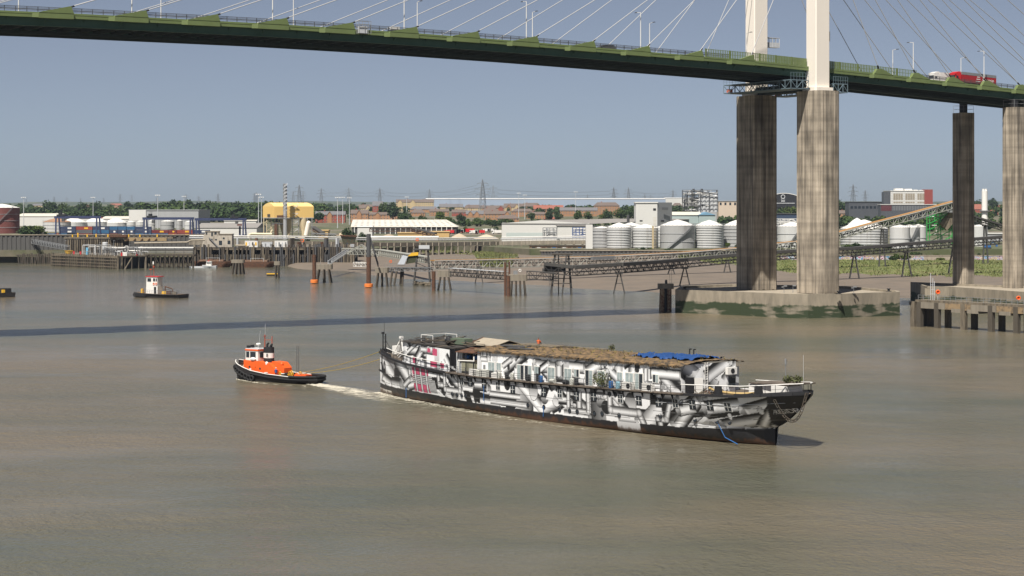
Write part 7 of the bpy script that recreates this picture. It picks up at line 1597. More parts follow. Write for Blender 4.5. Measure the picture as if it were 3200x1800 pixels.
m = MB(); m.torus((chx, cy_, zat(677, cy_)), (0, 0, 1), 2.2, 0.15, 20, 5); m.torus((chx, cy_, zat(677, cy_)+1.2), (0, 0, 1), 2.2, 0.08, 20, 5); m.box((chx-3.3, cy_, zat(680, cy_)), (4.5, 2, 1.6)); m.build('gallery', M_rust, chm)
# aggregates works and sheds in the middle
t, Y, z1, xa, xb = bld('open_shed', 'long white-roofed open shed with rows of rooflights', 1100, 1426, 709, 724, M_dark, Y=1560, dp=46, zb=gz(0, 1560)-0.3)  # solid dark box stands for the shaded inside of the open front
xr0, xr1 = xat(1102, Y), xat(1392, Y); zr = zat(687, Y)
MB().add([(xa-1, Y-1, z1), (xb+1, Y-1, z1), (xr1, Y+26, zr), (xr0-2, Y+26, zr), (xa-1, Y+50, z1), (xb+1, Y+50, z1)], [(0, 1, 2, 3), (3, 2, 5, 4), (1, 5, 2), (0, 3, 4)]).build('roof', M_croof, t)
for r_ in range(4):
    for k in range(17): f = (k+0.5)/17; g = 0.18+0.2*r_; a = Vector((xa, Y-1, z1)).lerp(Vector((xb, Y-1, z1)), f); b = Vector((xr0, Y+26, zr)).lerp(Vector((xr1, Y+26, zr)), f); p = a.lerp(b, g); s_ = (b-a).normalized(); MB().slab([p+Vector((-1.0, 0, 0.1)), p+Vector((1.0, 0, 0.1)), p+Vector((1.0, 0, 0.1))+s_*1.6, p+Vector((-1.0, 0, 0.1))+s_*1.6], (0, 0, 0.1)).build('roof_light', M_gclad, t)
for k in range(20): MB().box((xat(1108+k*16, Y), Y-0.5, gz(0, Y)-0.3), (0.6, 0.6, z1-gz(0, Y)+0.3)).build('column', M_clad, t)
bld('white_shed', 'small white monitor-roofed building left of the open shed', 1117, 1163, 709, 724, M_clad, Y=1400, dp=14, roof=M_white, rh=3)
bld('low_shed', 'low long white-roofed shed just behind the viaduct', 1150, 1368, 741, 748, M_clad, Y=1290, dp=16, roof=M_white, rh=3)
for a, b, y0, y1, Y, lab in ((1243, 1320, 729, 742, 1370, 'ochre box shed below the sloping gallery'), (1318, 1404, 725, 742, 1420, 'ochre long shed right of the sloping gallery'), (995, 1025, 721, 733, 1400, 'small ochre shed right of the yellow plant')): bld('ochre_shed', lab, a, b, y0, y1, pm('ochre_cladding', (0.52, 0.35, 0.15), 0.7, 0.1, 0.2), Y=Y, dp=14, roof=pm('ochre_roof', (0.58, 0.40, 0.19), 0.7, 0.1, 0.2))
lattice('conveyor_gallery', up_pts([(1155, 724, 1350), (1285, 722, 1350), (1362, 742, 1340)]), 3, 2.2, M_rust, 'brown conveyor gallery bending down over the ochre sheds', 'conveyor', M_dark, 0.8, 4, mem=0.25)
lattice('conveyor_gallery', up_pts([(978, 718, 1385), (1010, 738, 1370)]), 3, 2.0, M_rust, 'short brown conveyor sloping down beside the yellow plant', 'conveyor', M_dark, 0.6, 4, mem=0.25)
lattice('conveyor_gallery', up_pts([(976, 738, 1345), (1055, 741, 1335)]), 3, 1.8, M_grey, 'low grey conveyor running right from the yellow plant', 'conveyor', M_grey, 0.5, 4, mem=0.25)
def heap(lab, px, py, w, h, col, Y=None):
    Y = Y or Yg(py); x = xat(px, Y); g = gz(0, Y); r = w*Y/F/2; hh = h*Y/F; m = MB(); n = 22
    vs = [(x, Y, g+hh)]
    for rr, zz in ((0.3, 0.78), (0.65, 0.4), (1.0, -0.05)):
        for k in range(n): a = 2*math.pi*k/n; q = rr*r*(1+random.uniform(-.08, .08)); vs.append((x+q*math.cos(a), Y+q*0.6*math.sin(a), g+hh*zz))
    fs = [(0, 1+k, 1+(k+1) % n) for k in range(n)]+[(1+j*n+k, 1+(j+1)*n+k, 1+(j+1)*n+(k+1) % n, 1+j*n+(k+1) % n) for j in range(2) for k in range(n)]
    m.add(vs, fs); solo('aggregate_heap', m, pm('sand_'+str(col), col, 0.95, 0.15, 0.3), lab, 'heap', 'aggregate heaps', smooth=True)
heap('pale sand heap behind the viaduct near the ochre shed', 1435, 745, 60, 16, (0.42, 0.34, 0.25)); heap('pale sand heap left of the white warehouse', 1520, 746, 80, 14, (0.48, 0.40, 0.30)); heap('brown gravel heap left of the brown gallery', 1215, 745, 70, 14, (0.33, 0.26, 0.19)); heap('tan sand heap right of the chimney', 1080, 738, 80, 15, (0.40, 0.32, 0.22))
for k, (px, py, c) in enumerate(((1404, 727, 0), (1455, 730, 0), (1468, 724, 0), (1500, 731, 0), (1425, 728, 1), (1538, 729, 1), (1482, 726, 1), (1440, 722, 1), (1520, 724, 1), (1552, 722, 1))):
    Y = 1560+30*(k % 3); x = xat(px, Y); g = gz(0, Y); t = thing('parked_truck', ['red truck parked nearest the open shed', 'red truck second from the open shed', 'small red truck behind the second red one', 'red truck nearest the white warehouse', 'white truck between the first two red ones', 'white truck in the far right of the yard', 'white truck beside the small red one', 'white truck in the back row left', 'white truck in the back row middle', 'white truck in the back row right'][k], 'truck', (x, Y, g), 0, 'trucks parked in the aggregates yard')
    MB().box((x+1.2, Y, g+1.0), (5.6, 2.4, 2.2)).build('load_body', M_red if c == 0 else M_white, t); MB().box((x-2.9, Y, g+0.6), (2.0, 2.4, 2.4)).build('cab', M_red if c == 0 else M_white, t); MB().box((x-3.4, Y-0.1, g+1.9), (0.9, 2.5, 0.8)).build('windscreen', M_glass, t)
    for dx in (-2.6, 1.2, 2.6): MB().tube((x+dx, Y-1.2, g+0.5), (x+dx, Y+1.2, g+0.5), 0.5, 10).build('wheel', M_rubber, t)
t, Y, z1, xa, xb = bld('white_warehouse', 'large white gabled warehouse with sheet walls beside the tanks', 1568, 1842, 698, 742, M_clad, Y=1190, dp=40, zb=gz(0, 1190)-0.3)
xr = xat(1692, Y); MB().slab([(xa-0.5, Y-0.5, z1), (xb+0.5, Y-0.5, z1-0.2), (xr, Y-0.5, zat(688, Y))], (0, 1.0, 0)).build('gable', M_clad, t)
MB().add([(xa-1, Y+0.55, z1), (xr, Y+0.55, zat(687.3, Y)), (xb+1, Y+0.55, z1-0.3), (xa+70, Y+150, zat(684, Y+150)), (xr+90, Y+150, zat(682, Y+150)), (xb+80, Y+150, zat(684, Y+150))], [(0, 1, 4, 3), (1, 2, 5, 4)]).build('roof', M_groof, t)
wins(t, Y, ((1582, 1696, 727, 741),), pm('translucent_sheet', (0.45, 0.50, 0.48), 0.4, 0.08, 0.3), 'lower_cladding')
t, Y, z1, xa, xb = bld('white_annexe', 'white lean-to annexe in front of the white warehouse', 1742, 1832, 706, 742, M_clad, Y=1160, dp=25, roof=M_groof, zb=gz(0, 1160)-0.3)
def frame_rack(lab, x0, x1, y0, y1, Y, mat, nx, nz_, fill):
    g = zat(y1, Y); t = thing('pipe_rack', lab, 'pipe rack', (xat((x0+x1)/2, Y), Y+3, g)); zt = zat(y0, Y)
    for k in range(nx+1):
        for y in (0, 6): MB().beam((xat(x0+(x1-x0)*k/nx, Y), Y+y, g), (xat(x0+(x1-x0)*k/nx, Y), Y+y, zt), 0.35).build('post', mat, t)
    for j in range(nz_+1):
        z = g+(zt-g)*(j+0.5)/(nz_+0.5)
        for y in (0, 6): MB().beam((xat(x0, Y), Y+y, z), (xat(x1, Y), Y+y, z), 0.3).build('beam', mat, t)
    for k in range(fill):
        a = xat(random.uniform(x0, x1), Y); b = xat(random.uniform(x0, x1), Y); z = random.uniform(g, zt); MB().path([(a, Y+random.uniform(1, 5), z), (b, Y+3, z), (b, Y+3, random.uniform(g, zt))], random.choice([0.15, 0.25, 0.4]), 6).build('pipe', random.choice([M_lgrey, M_grey, mat, M_clad]), t)
    return t
frame_rack('grey steel frame standing against the white warehouse', 1697, 1740, 712, 746, 1150, M_grey, 4, 4, 14); frame_rack('blue steel frame with grey pipes left of the tanks', 1790, 1832, 711, 746, 1120, pm('frame_blue', (0.05, 0.09, 0.22), 0.6, 0.2, 0.5), 4, 4, 14)
t = thing('low_brick_block', 'low brick block with boarded openings behind the curved river wall', 'building', (xat(1742, 1062), 1066, 6)); bxp(1655, 1832, 769, 784, 1062, 8, 'wall', pm('pale_brick', (0.36, 0.25, 0.17), 0.9, 0.2, 0.5), t, 5.8); bxp(1652, 1835, 766.5, 769, 1061.5, 9, 'roof', M_timber, t)
for k, x in enumerate(range(1662, 1826, 16)): bxp(x, x+11, 772, 782, 1061.9, 0.3, 'panel', [M_black, M_clad, M_rust, M_dark, M_blue][k % 5], t)
# tank farm behind the river wall
bld('panel_tower', 'narrow pale panel tower at the left of the white tanks', 1831, 1852, 702, 784, M_clad, Y=1044, dp=5, zb=5.5)
for k, (a, b, y, Y, mt, cone, bn, st) in enumerate(((1852, 1912, 713, 1056, M_tankg, 1.0, 6, None), (1898, 1976, 711, 1048, M_tank, 2.6, 8, None), (1978, 2060, 713, 1050, M_tank, 2.2, 7, None), (2067, 2177, 705, 1046, M_tankg, 3.2, 2, (4.05, 5.6)), (2177, 2266, 705, 1050, M_tank, 3.0, 9, None), (2266, 2345, 705, 1060, M_tankg, 3.0, 6, None), (1940, 2010, 706, 1085, M_tank, 2.0, 3, None), (2046, 2080, 712, 1088, M_tank, 1.0, 6, None))):
    tank(['grey banded tank with ochre rail, leftmost of the tank row', 'white banded tank second in the river wall row', 'white banded tank with rusty ladder, third in the row', 'broad grey tank with diagonal stair in the river wall row', 'white banded tank right of the stair tank', 'grey tank partly hidden by the far pylon leg', 'white tank standing behind the second and third tanks', 'narrow tank behind, between third tank and stair tank'][k], a, b, y, Y, mt, cone, bn, M_white, st, zb=5.5)
m = MB(); Y = 1048; m.box((xat(2040, Y), Y-0.6, 5.6), (1.0, 0.8, zat(706, Y)-5.6)); 
for k in range(24): m.box((xat(2046, Y), Y-0.6, 6+0.75*k), (1.6, 0.2, 0.14))
solo('caged_ladder', m, pm('ladder_ochre', (0.45, 0.36, 0.22), 0.8, 0.2, 0.5), 'ochre caged ladder on the front of the third tank', 'ladder')
t, Y, z1, xa, xb = bld('white_block', 'tall windowless white process building above the tanks', 1987, 2054, 634, 700, M_clad, Y=1240, dp=18, roof=M_white)
cB = Vector((xat(2054, Y), Y, 0)); cC = Vector((xat(2100, Y+14), Y+14, 0)); g = gz(0, Y)-0.3
MB().slab([(cB.x, cB.y, g), (cC.x, cC.y, g), (cC.x-16, cC.y+6, g), (cB.x-14, cB.y+12, g)], (0, 0, zat(632.5, Y)-g)).build('side_wing', M_gclad, t)
wins(t, Y, ((2041, 2050, 651, 658), (1999, 2008, 688, 692)), M_black); MB().slab([P(2069, 656, Y+3), P(2087, 656, Y+8), P(2087, 648, Y+8), P(2069, 648, Y+3)], (0.2, 0.6, 0)).build('louvre', M_grey, t); MB().slab([P(2066, 693, Y+2.5), P(2075, 693, Y+5), P(2075, 688, Y+5), P(2066, 688, Y+2.5)], (0.2, 0.6, 0)).build('window', M_black, t)
m = MB(); m.tube((xat(1963, 1200), 1200, 6), (xat(1963, 1200), 1200, zat(671, 1200)), 0.9, 10); solo('vent_stack', m, M_dgrey, 'dark vent stack left of the tall white building', 'stack')
bld('green_shed', 'pale green shed with cream roof right of the white block', 2100, 2190, 672, 705, pm('pale_green_cladding', (0.33, 0.40, 0.39), 0.7, 0.08, 0.2), Y=1330, dp=24, roof=M_croof, rh=10)
t, Y, z1, xa, xb = bld('green_gable_shed', 'pale green gabled shed end with blue trim', 2184, 2235, 672, 705, pm('pale_green_cladding', (0.33, 0.40, 0.39)), Y=1326, dp=24, roof=pm('blue_trim', (0.16, 0.30, 0.42), 0.6, 0.1, 0.5), rh=9, ridge='y')
# open steel process structure
pt_ = frame_rack('open steel process structure crowded with vessels and pipes', 2134, 2243, 594, 662, 1480, M_dgrey, 4, 5, 90)
Y = 1480
for px in range(2190, 2240, 12): MB().lathe([(1.6, 0), (1.8, 6), (1.8, 12), (0.8, 14)], (xat(px, Y), Y+3, zat(662, Y)), 12).build('vessel', M_lgrey, pt_)
for k, px in enumerate((2168, 2194)): MB().tube((xat(px, Y), Y+2, zat(594, Y)), (xat(px, Y), Y+2, zat(590, Y)), 0.9, 8).build('vent', M_dgrey, pt_)
MB().beam((xat(2160, Y), Y-0.3, zat(594, Y)), (xat(2243, Y), Y-0.3, zat(608, Y)), 0.5).build('rail_beam', M_dgrey, pt_)
MB().box((xat(2188, Y), Y+3, gz(0, Y)-0.5), (xat(2240, Y)-xat(2136, Y), 6, zat(662, Y)-gz(0, Y)+0.4)).build('substructure', M_gclad, pt_)
# behind and between the piers
t, Y, z1, xa, xb = bld('black_dome_hall', 'black arched hall with white emblem and lettering between the pylon legs', 2392, 2510, 618, 660, M_black, Y=2300, dp=30)
m = MB(); n = 24; pts = [(xa+(xb-xa)*k/n, Y, z1+5.4*math.sin(math.pi*k/n)) for k in range(n+1)]; m.slab(pts, (0, 30, 0)); m.build('arched_roof', M_black, t)
m = MB()
for a, b in zip(pts[:-1], pts[1:]): m.beam(a, b, 0.7)
m.build('white_rim', M_white, t)
m = MB(); c = P(2447, 615, Y-0.5); m.torus(c, (0, 1, 0), 2.2, 0.5, 20, 5); m.build('emblem', M_lgrey, t)
for k in range(3): bxp(2441, 2453, 621+4*k, 623+4*k, Y-0.4, 0.3, 'sign_line', M_lgrey, t)
bxp(2426, 2484, 634, 636, Y-0.4, 0.3, 'sign_line', M_lgrey, t)
bld('navy_shed', 'low navy shed below the black arched hall', 2400, 2500, 669, 678, pm('navy_sheet', (0.04, 0.06, 0.10), 0.6, 0.1, 0.2), Y=1500, dp=14, roof=M_dgrey)
frame_rack('white pipe rack between the two pylon legs', 2410, 2495, 684, 716, 1110, M_clad, 6, 4, 22)
tank('white tank between the two pylon legs, left one', 2385, 2433, 706, 1075, M_tank, 2.5, 3, zb=5.5); tank('white tank with stair between the two pylon legs', 2436, 2530, 708, 1065, M_tank, 2.5, 2, None, (4.2, 5.2), zb=5.5)
t, Y, z1, xa, xb = bld('cream_office', 'small cream office block left of the far pylon leg', 2246, 2312, 629, 655, pm('cream_render', (0.56, 0.46, 0.36), 0.8, 0.06, 0.2), Y=1900, dp=16, roof=M_gclad)
wins(t, Y, [(2249+15*k, 2255+15*k, 633, 641) for k in range(4)])
# right of the pylon
t, Y, z1, xa, xb = bld('dark_office', 'long dark glazed office building left of the white block', 2653, 2768, 632, 656, pm('dark_facade', (0.085, 0.09, 0.10), 0.4, 0.2, 0.2), Y=2050, dp=24, roof=M_dgrey); wins(t, Y, [(2658+12*k, 2666+12*k, 644, 652) for k in range(9)])
t, Y, z1, xa, xb = bld('white_office_block', 'white gridded office block with red and dark end towers', 2783, 2890, 597, 660, M_clad, Y=2000, dp=40, roof=M_clad)
for k in range(14):
    for j in range(7): bxp(2784.5+k*7.5, 2791+k*7.5, 600+j*5.1, 604.4+j*5.1, Y-0.15, 0.3, 'panel', M_concL if (k*j) % 5 else M_clad, t)
bxp(2762, 2783.5, 600, 660, Y+0.3, 12, 'dark_tower', pm('dark_facade', (0.05, 0.055, 0.065)), t, gz(0, Y)); bxp(2889, 2915, 592, 660, Y-1.0, 14, 'red_tower', pm('red_facade', (0.26, 0.06, 0.05), 0.7, 0.1, 0.2), t, gz(0, Y))
for a, b, y in ((2798, 2822, 589), (2828, 2850, 590), (2855, 2868, 593), (2872, 2884, 594)): bxp(a, b, y, 597, Y+5, 10, 'roof_plant', M_white, t)
t, Y, z1, xa, xb = bld('fin_facade', 'dark finned low facade in front of the white office block', 2752, 2925, 640, 660, pm('dark_facade', (0.05, 0.055, 0.065)), Y=1940, dp=14, roof=M_clad); wins(t, Y, [(2790+5*k, 2792+5*k, 643, 658) for k in range(26)], M_grey, 'fin')
wins(t, Y, ((2753, 2786, 641, 659),), pm('maroon_facade', (0.10, 0.03, 0.035), 0.7, 0.1, 0.2), 'maroon_wall')
for k, (a, b, y, Y, cone, st) in enumerate(((2640, 2788, 715, 1060, 5.0, None), (2787, 2850, 711, 1050, 1.5, None), (2815, 2882, 711, 1060, 1.5, (4.3, 5.3)), (2655, 2712, 702, 1150, 4.0, None), (2850, 2900, 709, 1075, 1.5, None), (3040, 3092, 708, 1100, 1.0, None))): tank(['wide low white banded tank under the inclined conveyor', 'plain white tank right of the wide banded one', 'white tank with stair right of the plain white tank', 'white cone-roofed tank behind the wide banded one', 'white tank beside the green tower', 'white tank between the two right piers'][k], a, b, y, Y, M_tank, cone, 7 if k == 0 else 1, None, st, zb=5.5)
gt = frame_rack('bright green lattice tower at the head of the inclined conveyor', 2905, 2975, 662, 762, 890, pm('bright_green', (0.03, 0.30, 0.06), 0.6, 0.2, 0.5), 2, 5, 6)
for j in range(5):
    for k in range(2): a = P(2905+35*k, 755-19*j, 889.5); b = P(2940+35*k, 738-19*j, 889.5); MB().beam(a, b, 0.35).build('brace', pm('bright_green', (0, 0, 0)), gt)
MB().slab([P(2938, 700, 888), P(2975, 655, 888), P(2985, 690, 888), P(2960, 720, 888)], (0, 4, 0)).build('chute', M_timberL, gt); MB().box(P(2955, 664, 890), (10, 7, 1.0)).build('head_platform', M_grey, gt)
lattice('discharge_conveyor', up_pts([(2985, 672, 890), (3045, 694, 895), (3140, 722, 900), (3220, 742, 905)]), 2.6, 2.0, M_dark, 'dark conveyor sloping down between the right piers', 'conveyor', M_dark, 0.8, 3, mem=0.16)
aframe('conveyor_trestle', 3080, 760, 3078, 705, 897, 1.2, 'dark trestle under the sloping conveyor between the right piers', 'conveyor trestles')
q = gz(0, 1300); m = MB(); x = xat(3077, 1300); m.lathe([(3.2, 0), (2.0, 8), (2.0, zat(597, 1300)-q)], (x, 1300, q), 20)
ws = solo('white_stack', m, M_white, 'thick white exhaust stack between the right piers', 'stack', smooth=True)
for dx in (-0.9, 0.9): MB().tube((dx, 0, zat(597, 1300)-q-0.3), (dx, 0, zat(590, 1300)-q), 0.8, 12).build('flue', M_white, ws, local=True)
MB().lathe([(2.6, 0), (3.4, 0.6), (3.4, 1.2)], (0, 0, zat(663, 1300)-q), 16).build('gallery', M_grey, ws, local=True)
bld('port_sheds', 'low grey sheds between the right piers', 3040, 3200, 731, 744, M_gclad, Y=1250, dp=12, roof=M_clad)
for px, lab in ((3085, 'blue excavator on the bank between the right piers'),):
    Y = 1046; g = 6.2; x = xat(px, Y); t = thing('excavator', lab, 'excavator', (x, Y, g)); MB().box((x, Y, g), (4, 2.5, 1)).build('tracks', M_rubber, t); MB().box((x, Y, g+1), (3.4, 2.4, 1.6)).build('body', M_blue, t); MB().path([(x+1.2, Y, g+2), (x+3.2, Y, g+4), (x+5, Y, g+2.5)], 0.3, 6).build('boom', M_blue, t); MB().box((x+5.1, Y, g+1.4), (0.9, 1.2, 1.2)).build('bucket', M_blue, t)
# graffiti river wall
def graffiti_mat():
    m = bpy.data.materials.new('graffiti'); m.use_nodes = True; n = m.node_tree.nodes; l = m.node_tree.links; b = n['Principled BSDF']; b.inputs['Roughness'].default_value = 0.85
    tc = n.new('ShaderNodeTexCoord'); mp = n.new('ShaderNodeMapping'); mp.inputs['Scale'].default_value = (0.16, 1, 0.4); l.new(tc.outputs['Object'], mp.inputs[0])
    nz = n.new('ShaderNodeTexNoise'); nz.inputs['Scale'].default_value = 1.0; nz.inputs['Detail'].default_value = 2; nz.inputs['Distortion'].default_value = 3.0; l.new(mp.outputs[0], nz.inputs['Vector'])
    cr_ = n.new('ShaderNodeValToRGB'); cr_.color_ramp.interpolation = 'CONSTANT'; el = cr_.color_ramp.elements; el[0].color = (0.45, 0.45, 0.45, 1); el[1].position = 0.36; el[1].color = (0.10, 0.24, 0.38, 1)
    for p, c in ((0.42, (0.5, 0.5, 0.52)), (0.47, (0.03, 0.03, 0.04)), (0.50, (0.36, 0.14, 0.25)), (0.54, (0.6, 0.58, 0.55)), (0.58, (0.5, 0.42, 0.08)), (0.62, (0.2, 0.18, 0.16)), (0.68, (0.12, 0.3, 0.3))): e = el.new(p); e.color = (*c, 1)
    l.new(nz.outputs['Fac'], cr_.inputs[0]); l.new(cr_.outputs[0], b.inputs['Base Color']); return m
M_graf = graffiti_mat()
for a, b, lab, mt in ((2440, 2888, 'river wall covered in colourful graffiti right of the near pylon leg', M_graf), (2888, 3040, 'plain stretch of river wall behind the right far pier', M_concL), (3040, 3210, 'graffiti covered river wall between the right piers', M_graf)):
    Y = 962; t = thing('river_wall', lab, 'wall', (xat((a+b)/2, Y), Y, 1.5)); MB().box((xat((a+b)/2, Y), Y+0.4, 1.0), (xat(b, Y)-xat(a, Y), 0.8, 3.8)).build('painted_face', mt, t); MB().box((xat((a+b)/2, Y), Y+0.4, 4.8), (xat(b, Y)-xat(a, Y), 1.2, 0.3)).build('coping', M_concL, t)
# container kiosk by the dark conveyor
t = thing('kiosk', 'green cabin with red door left of the right far pier', 'cabin', (xat(2955, 1045), 1046, 6.2)); bxp(2940, 2978, 777, 797, 1045, 3, 'body', pm('dark_cabin_green', (0.03, 0.07, 0.05), 0.7, 0.2, 0.5), t, 6.2); bxp(2951, 2957, 779, 796, 1044.8, 0.3, 'door', M_red, t)
# ------------------------------------------------------------------ houses, trees, pylons and lamp masts
BR = {'o': pm('orange_brick', (0.34, 0.185, 0.10), 0.9, 0.12, 0.3), 'y': pm('cream_brick', (0.48, 0.37, 0.21), 0.9, 0.1, 0.3), 'r': pm('red_brick', (0.27, 0.075, 0.05), 0.9, 0.12, 0.3)}
RF = {'b': pm('brown_tile', (0.135, 0.105, 0.09), 0.9, 0.15, 0.2), 'g': pm('slate_grey_roof', (0.14, 0.135, 0.14), 0.85, 0.12, 0.2), 'r': pm('red_tile', (0.27, 0.10, 0.07), 0.9, 0.15, 0.2)}
def house(lab, x0, x1, yr, ye, yb, wall, roof, hip=False, gables=(), dp=11):
    Y = Yg(yb); g = gz(0, Y)-0.4; xa, xb = xat(x0, Y), xat(x1, Y); ze = zat(ye, Y); zr = zat(yr, Y); e = 0.5; c = (xa+xb)/2
    t = thing('house', lab, 'house', (c, Y+dp/2, g), 0, 'houses of the estate')
    MB().box((c, Y+dp/2, g), (xb-xa, dp, ze-g)).build('wall', BR[wall], t)
    i = min(dp*0.5, (xb-xa)*0.35) if hip else 0; m = MB()
    v = [(xa-e, Y-e, ze), (xb+e, Y-e, ze), (xb+e, Y+dp+e, ze), (xa-e, Y+dp+e, ze), (xa-e+i, Y+dp/2, zr), (xb+e-i, Y+dp/2, zr)]
    m.add(v, [(0, 1, 5, 4), (2, 3, 4, 5), (1, 2, 5), (3, 0, 4), (3, 2, 1, 0)]); rf = m.build('roof', RF[roof], t)
    if (x1-x0) > 40: MB().box((xa+(xb-xa)*0.3, Y+dp/2, zr-0.8), (0.9, 0.9, 2.0)).build('chimney', BR['r'], rf)
    for gx, gm in gables:
        w = 7*Y/F; gc = xat(gx, Y); zz = ze+(zr-ze)*0.8
        MB().slab([(gc-w, Y-0.9, g), (gc+w, Y-0.9, g), (gc+w, Y-0.9, ze), (gc, Y-0.9, zz), (gc-w, Y-0.9, ze)], (0, 3, 0)).build('gable', BR[gm], t)
        MB().add([(gc-w-.4, Y-1.3, ze-.2), (gc, Y-1.3, zz+.3), (gc+w+.4, Y-1.3, ze-.2), (gc-w-.4, Y+dp*.4, ze-.2), (gc, Y+dp*.4, zz+.3), (gc+w+.4, Y+dp*.4, ze-.2)], [(0, 1, 4, 3), (1, 2, 5, 4)]).build('gable_roof', RF[roof], t)
    fl = max(1, int((ze-g)/2.9)); n = max(2, int((xb-xa)/3.4)); m = MB()
    for f in range(fl):
        for k in range(n): m.box((xa+(xb-xa)*(k+0.5)/n, Y-0.05, ze-1.9-2.9*f), (1.25, 0.14, 1.35))
    m.build('windows', M_clad, t, kind='stuff')
    m = MB()
    for f in range(fl):
        for k in range(n): m.box((xa+(xb-xa)*(k+0.5)/n, Y-0.13, ze-1.78-2.9*f), (1.0, 0.06, 1.1))
    m.build('panes', M_glass, t, kind='stuff')
HS = [(1238, 1355, 623, 632, 660, 'y', 'b', 0, ((1250, 'y'), (1290, 'y'))), (1315, 1358, 621, 633, 648, 'r', 'g', 1, ()), (1357, 1408, 627, 637, 650, 'y', 'g', 0, ((1368, 'y'),)), (1402, 1436, 620, 634, 652, 'y', 'b', 1, ()), (1420, 1556, 628, 641, 655, 'o', 'b', 0, ((1452, 'r'), (1486, 'r'), (1522, 'r'))), (1553, 1655, 619, 632, 646, 'y', 'b', 0, ((1566, 'y'), (1594, 'r'))),
 (1282, 1372, 645, 654, 664, 'o', 'g', 1, ()), (1372, 1446, 637, 647, 660, 'y', 'g', 0, ()), (1448, 1506, 640, 650, 663, 'y', 'b', 1, ()), (1483, 1576, 642, 650, 662, 'o', 'b', 0, ((1565, 'r'),)), (1575, 1642, 636, 648, 660, 'y', 'b', 0, ((1590, 'o'), (1615, 'y'))), (1628, 1690, 634, 645, 660, 'o', 'b', 1, ()),
 (1283, 1328, 654, 665, 676, 'o', 'b', 1, ()), (1342, 1402, 653, 661, 675, 'o', 'b', 0, ()), (1412, 1460, 655, 664, 676, 'r', 'b', 0, ()), (1457, 1511, 658, 669, 680, 'o', 'g', 0, ((1470, 'o'), (1490, 'o'))), (1505, 1560, 650, 660, 674, 'o', 'b', 1, ()), (1515, 1592, 659, 669, 687, 'o', 'b', 0, ((1585, 'o'),)), (1552, 1622, 672, 683, 695, 'o', 'b', 1, ()), (1598, 1668, 652, 661, 677, 'o', 'b', 1, ()), (1646, 1712, 662, 670, 684, 'o', 'b', 1, ()),
 (1668, 1760, 641, 653, 668, 'o', 'r', 0, ((1738, 'o'),)), (1762, 1838, 631, 644, 656, 'o', 'r', 0, ((1815, 'o'),)), (1800, 1872, 630, 642, 655, 'o', 'r', 0, ((1850, 'o'),)), (1750, 1866, 648, 658, 676, 'o', 'g', 0, ()), (1856, 1936, 632, 643, 672, 'o', 'b', 1, ()), (1958, 2002, 625, 636, 650, 'o', 'b', 1, ()), (2000, 2060, 630, 640, 652, 'o', 'b', 1, ()), (2100, 2134, 634, 645, 660, 'o', 'b', 1, ()),
 (985, 1078, 660, 671, 696, 'r', 'g', 0, ((1000, 'r'), (1030, 'o'))), (1096, 1150, 655, 668, 695, 'o', 'b', 0, ((1122, 'o'),)), (1120, 1168, 639, 651, 664, 'y', 'b', 0, ((1150, 'y'),)), (1164, 1196, 629, 643, 666, 'r', 'g', 0, ()), (1150, 1235, 663, 671, 688, 'o', 'b', 0, ((1180, 'o'),)), (1196, 1245, 665, 672, 684, 'o', 'b', 1, ()),
 (2256, 2298, 660, 672, 684, 'r', 'r', 1, ()), (2614, 2680, 657, 667, 678, 'o', 'b', 0, ((2650, 'y'),)), (3042, 3068, 638, 654, 664, 'r', 'r', 0, ()), (3092, 3120, 656, 663, 672, 'r', 'r', 1, ()), (3110, 3200, 640, 650, 660, 'o', 'r', 0, ()), (1700, 1740, 676, 684, 694, 'r', 'r', 1, ()),
 (640, 690, 666, 671, 680, 'o', 'b', 1, ()), (720, 790, 665, 670, 679, 'y', 'b', 1, ()), (340, 382, 636, 641, 650, 'o', 'r', 1, ()), (265, 280, 640, 646, 654, 'r', 'r', 1, ()), (98, 140, 637, 642, 650, 'y', 'g', 1, ())]
WN = {'o': 'orange brick', 'y': 'cream brick', 'r': 'red brick'}; RN = {'b': 'brown', 'g': 'grey', 'r': 'red'}
def hw(x):
    for lim, s in ((300, 'above the red tank'), (700, 'below the left wood'), (800, 'left of the yellow plant'), (1080, 'right of the yellow plant'), (1240, 'left above the open shed'), (1360, 'right above the open shed'), (1470, 'left of the biggest pylon'), (1560, 'below the biggest pylon'), (1660, 'behind the paired lamp masts'), (1770, 'right of the paired lamp masts'), (1880, 'behind the rightmost lamp mast'), (2140, 'near the tall white block'), (2320, 'left of the far pylon leg'), (2700, 'right of the near pylon leg'), (9999, 'between the right piers')):
        if x < lim: return s
seen_l = {}
for h in HS:
    x0, x1, yr, ye, yb, w, r, hp, gb = h
    base = '%s %s%s with %s roof' % (WN[w], 'long ' if x1-x0 > 75 else '', 'terrace' if x1-x0 > 55 else 'house', RN[r])
    row = 'top row' if yb < 657 else ('middle row' if yb < 671 else 'lowest row')
    lab = '%s, %s, %s' % (base, row, hw((x0+x1)/2)); seen_l[lab] = seen_l.get(lab, 0)+1
    if seen_l[lab] > 1: lab = lab.replace(row, 'right-hand one')
    house(lab, x0, x1, yr, ye, yb, w, r, bool(hp), gb)
bld('distribution_shed', 'very long white-roofed blue distribution shed on the horizon', 1330, 2080, 622, 640, pm('pale_blue_sheet', (0.30, 0.36, 0.45), 0.7, 0.08, 0.05), Y=3600, dp=60, roof=M_white, rh=2.5)
bld('distribution_shed', 'white distribution shed on the horizon behind the process structure', 2080, 2240, 619.5, 640, M_clad, Y=3700, dp=60, roof=M_white, rh=2)
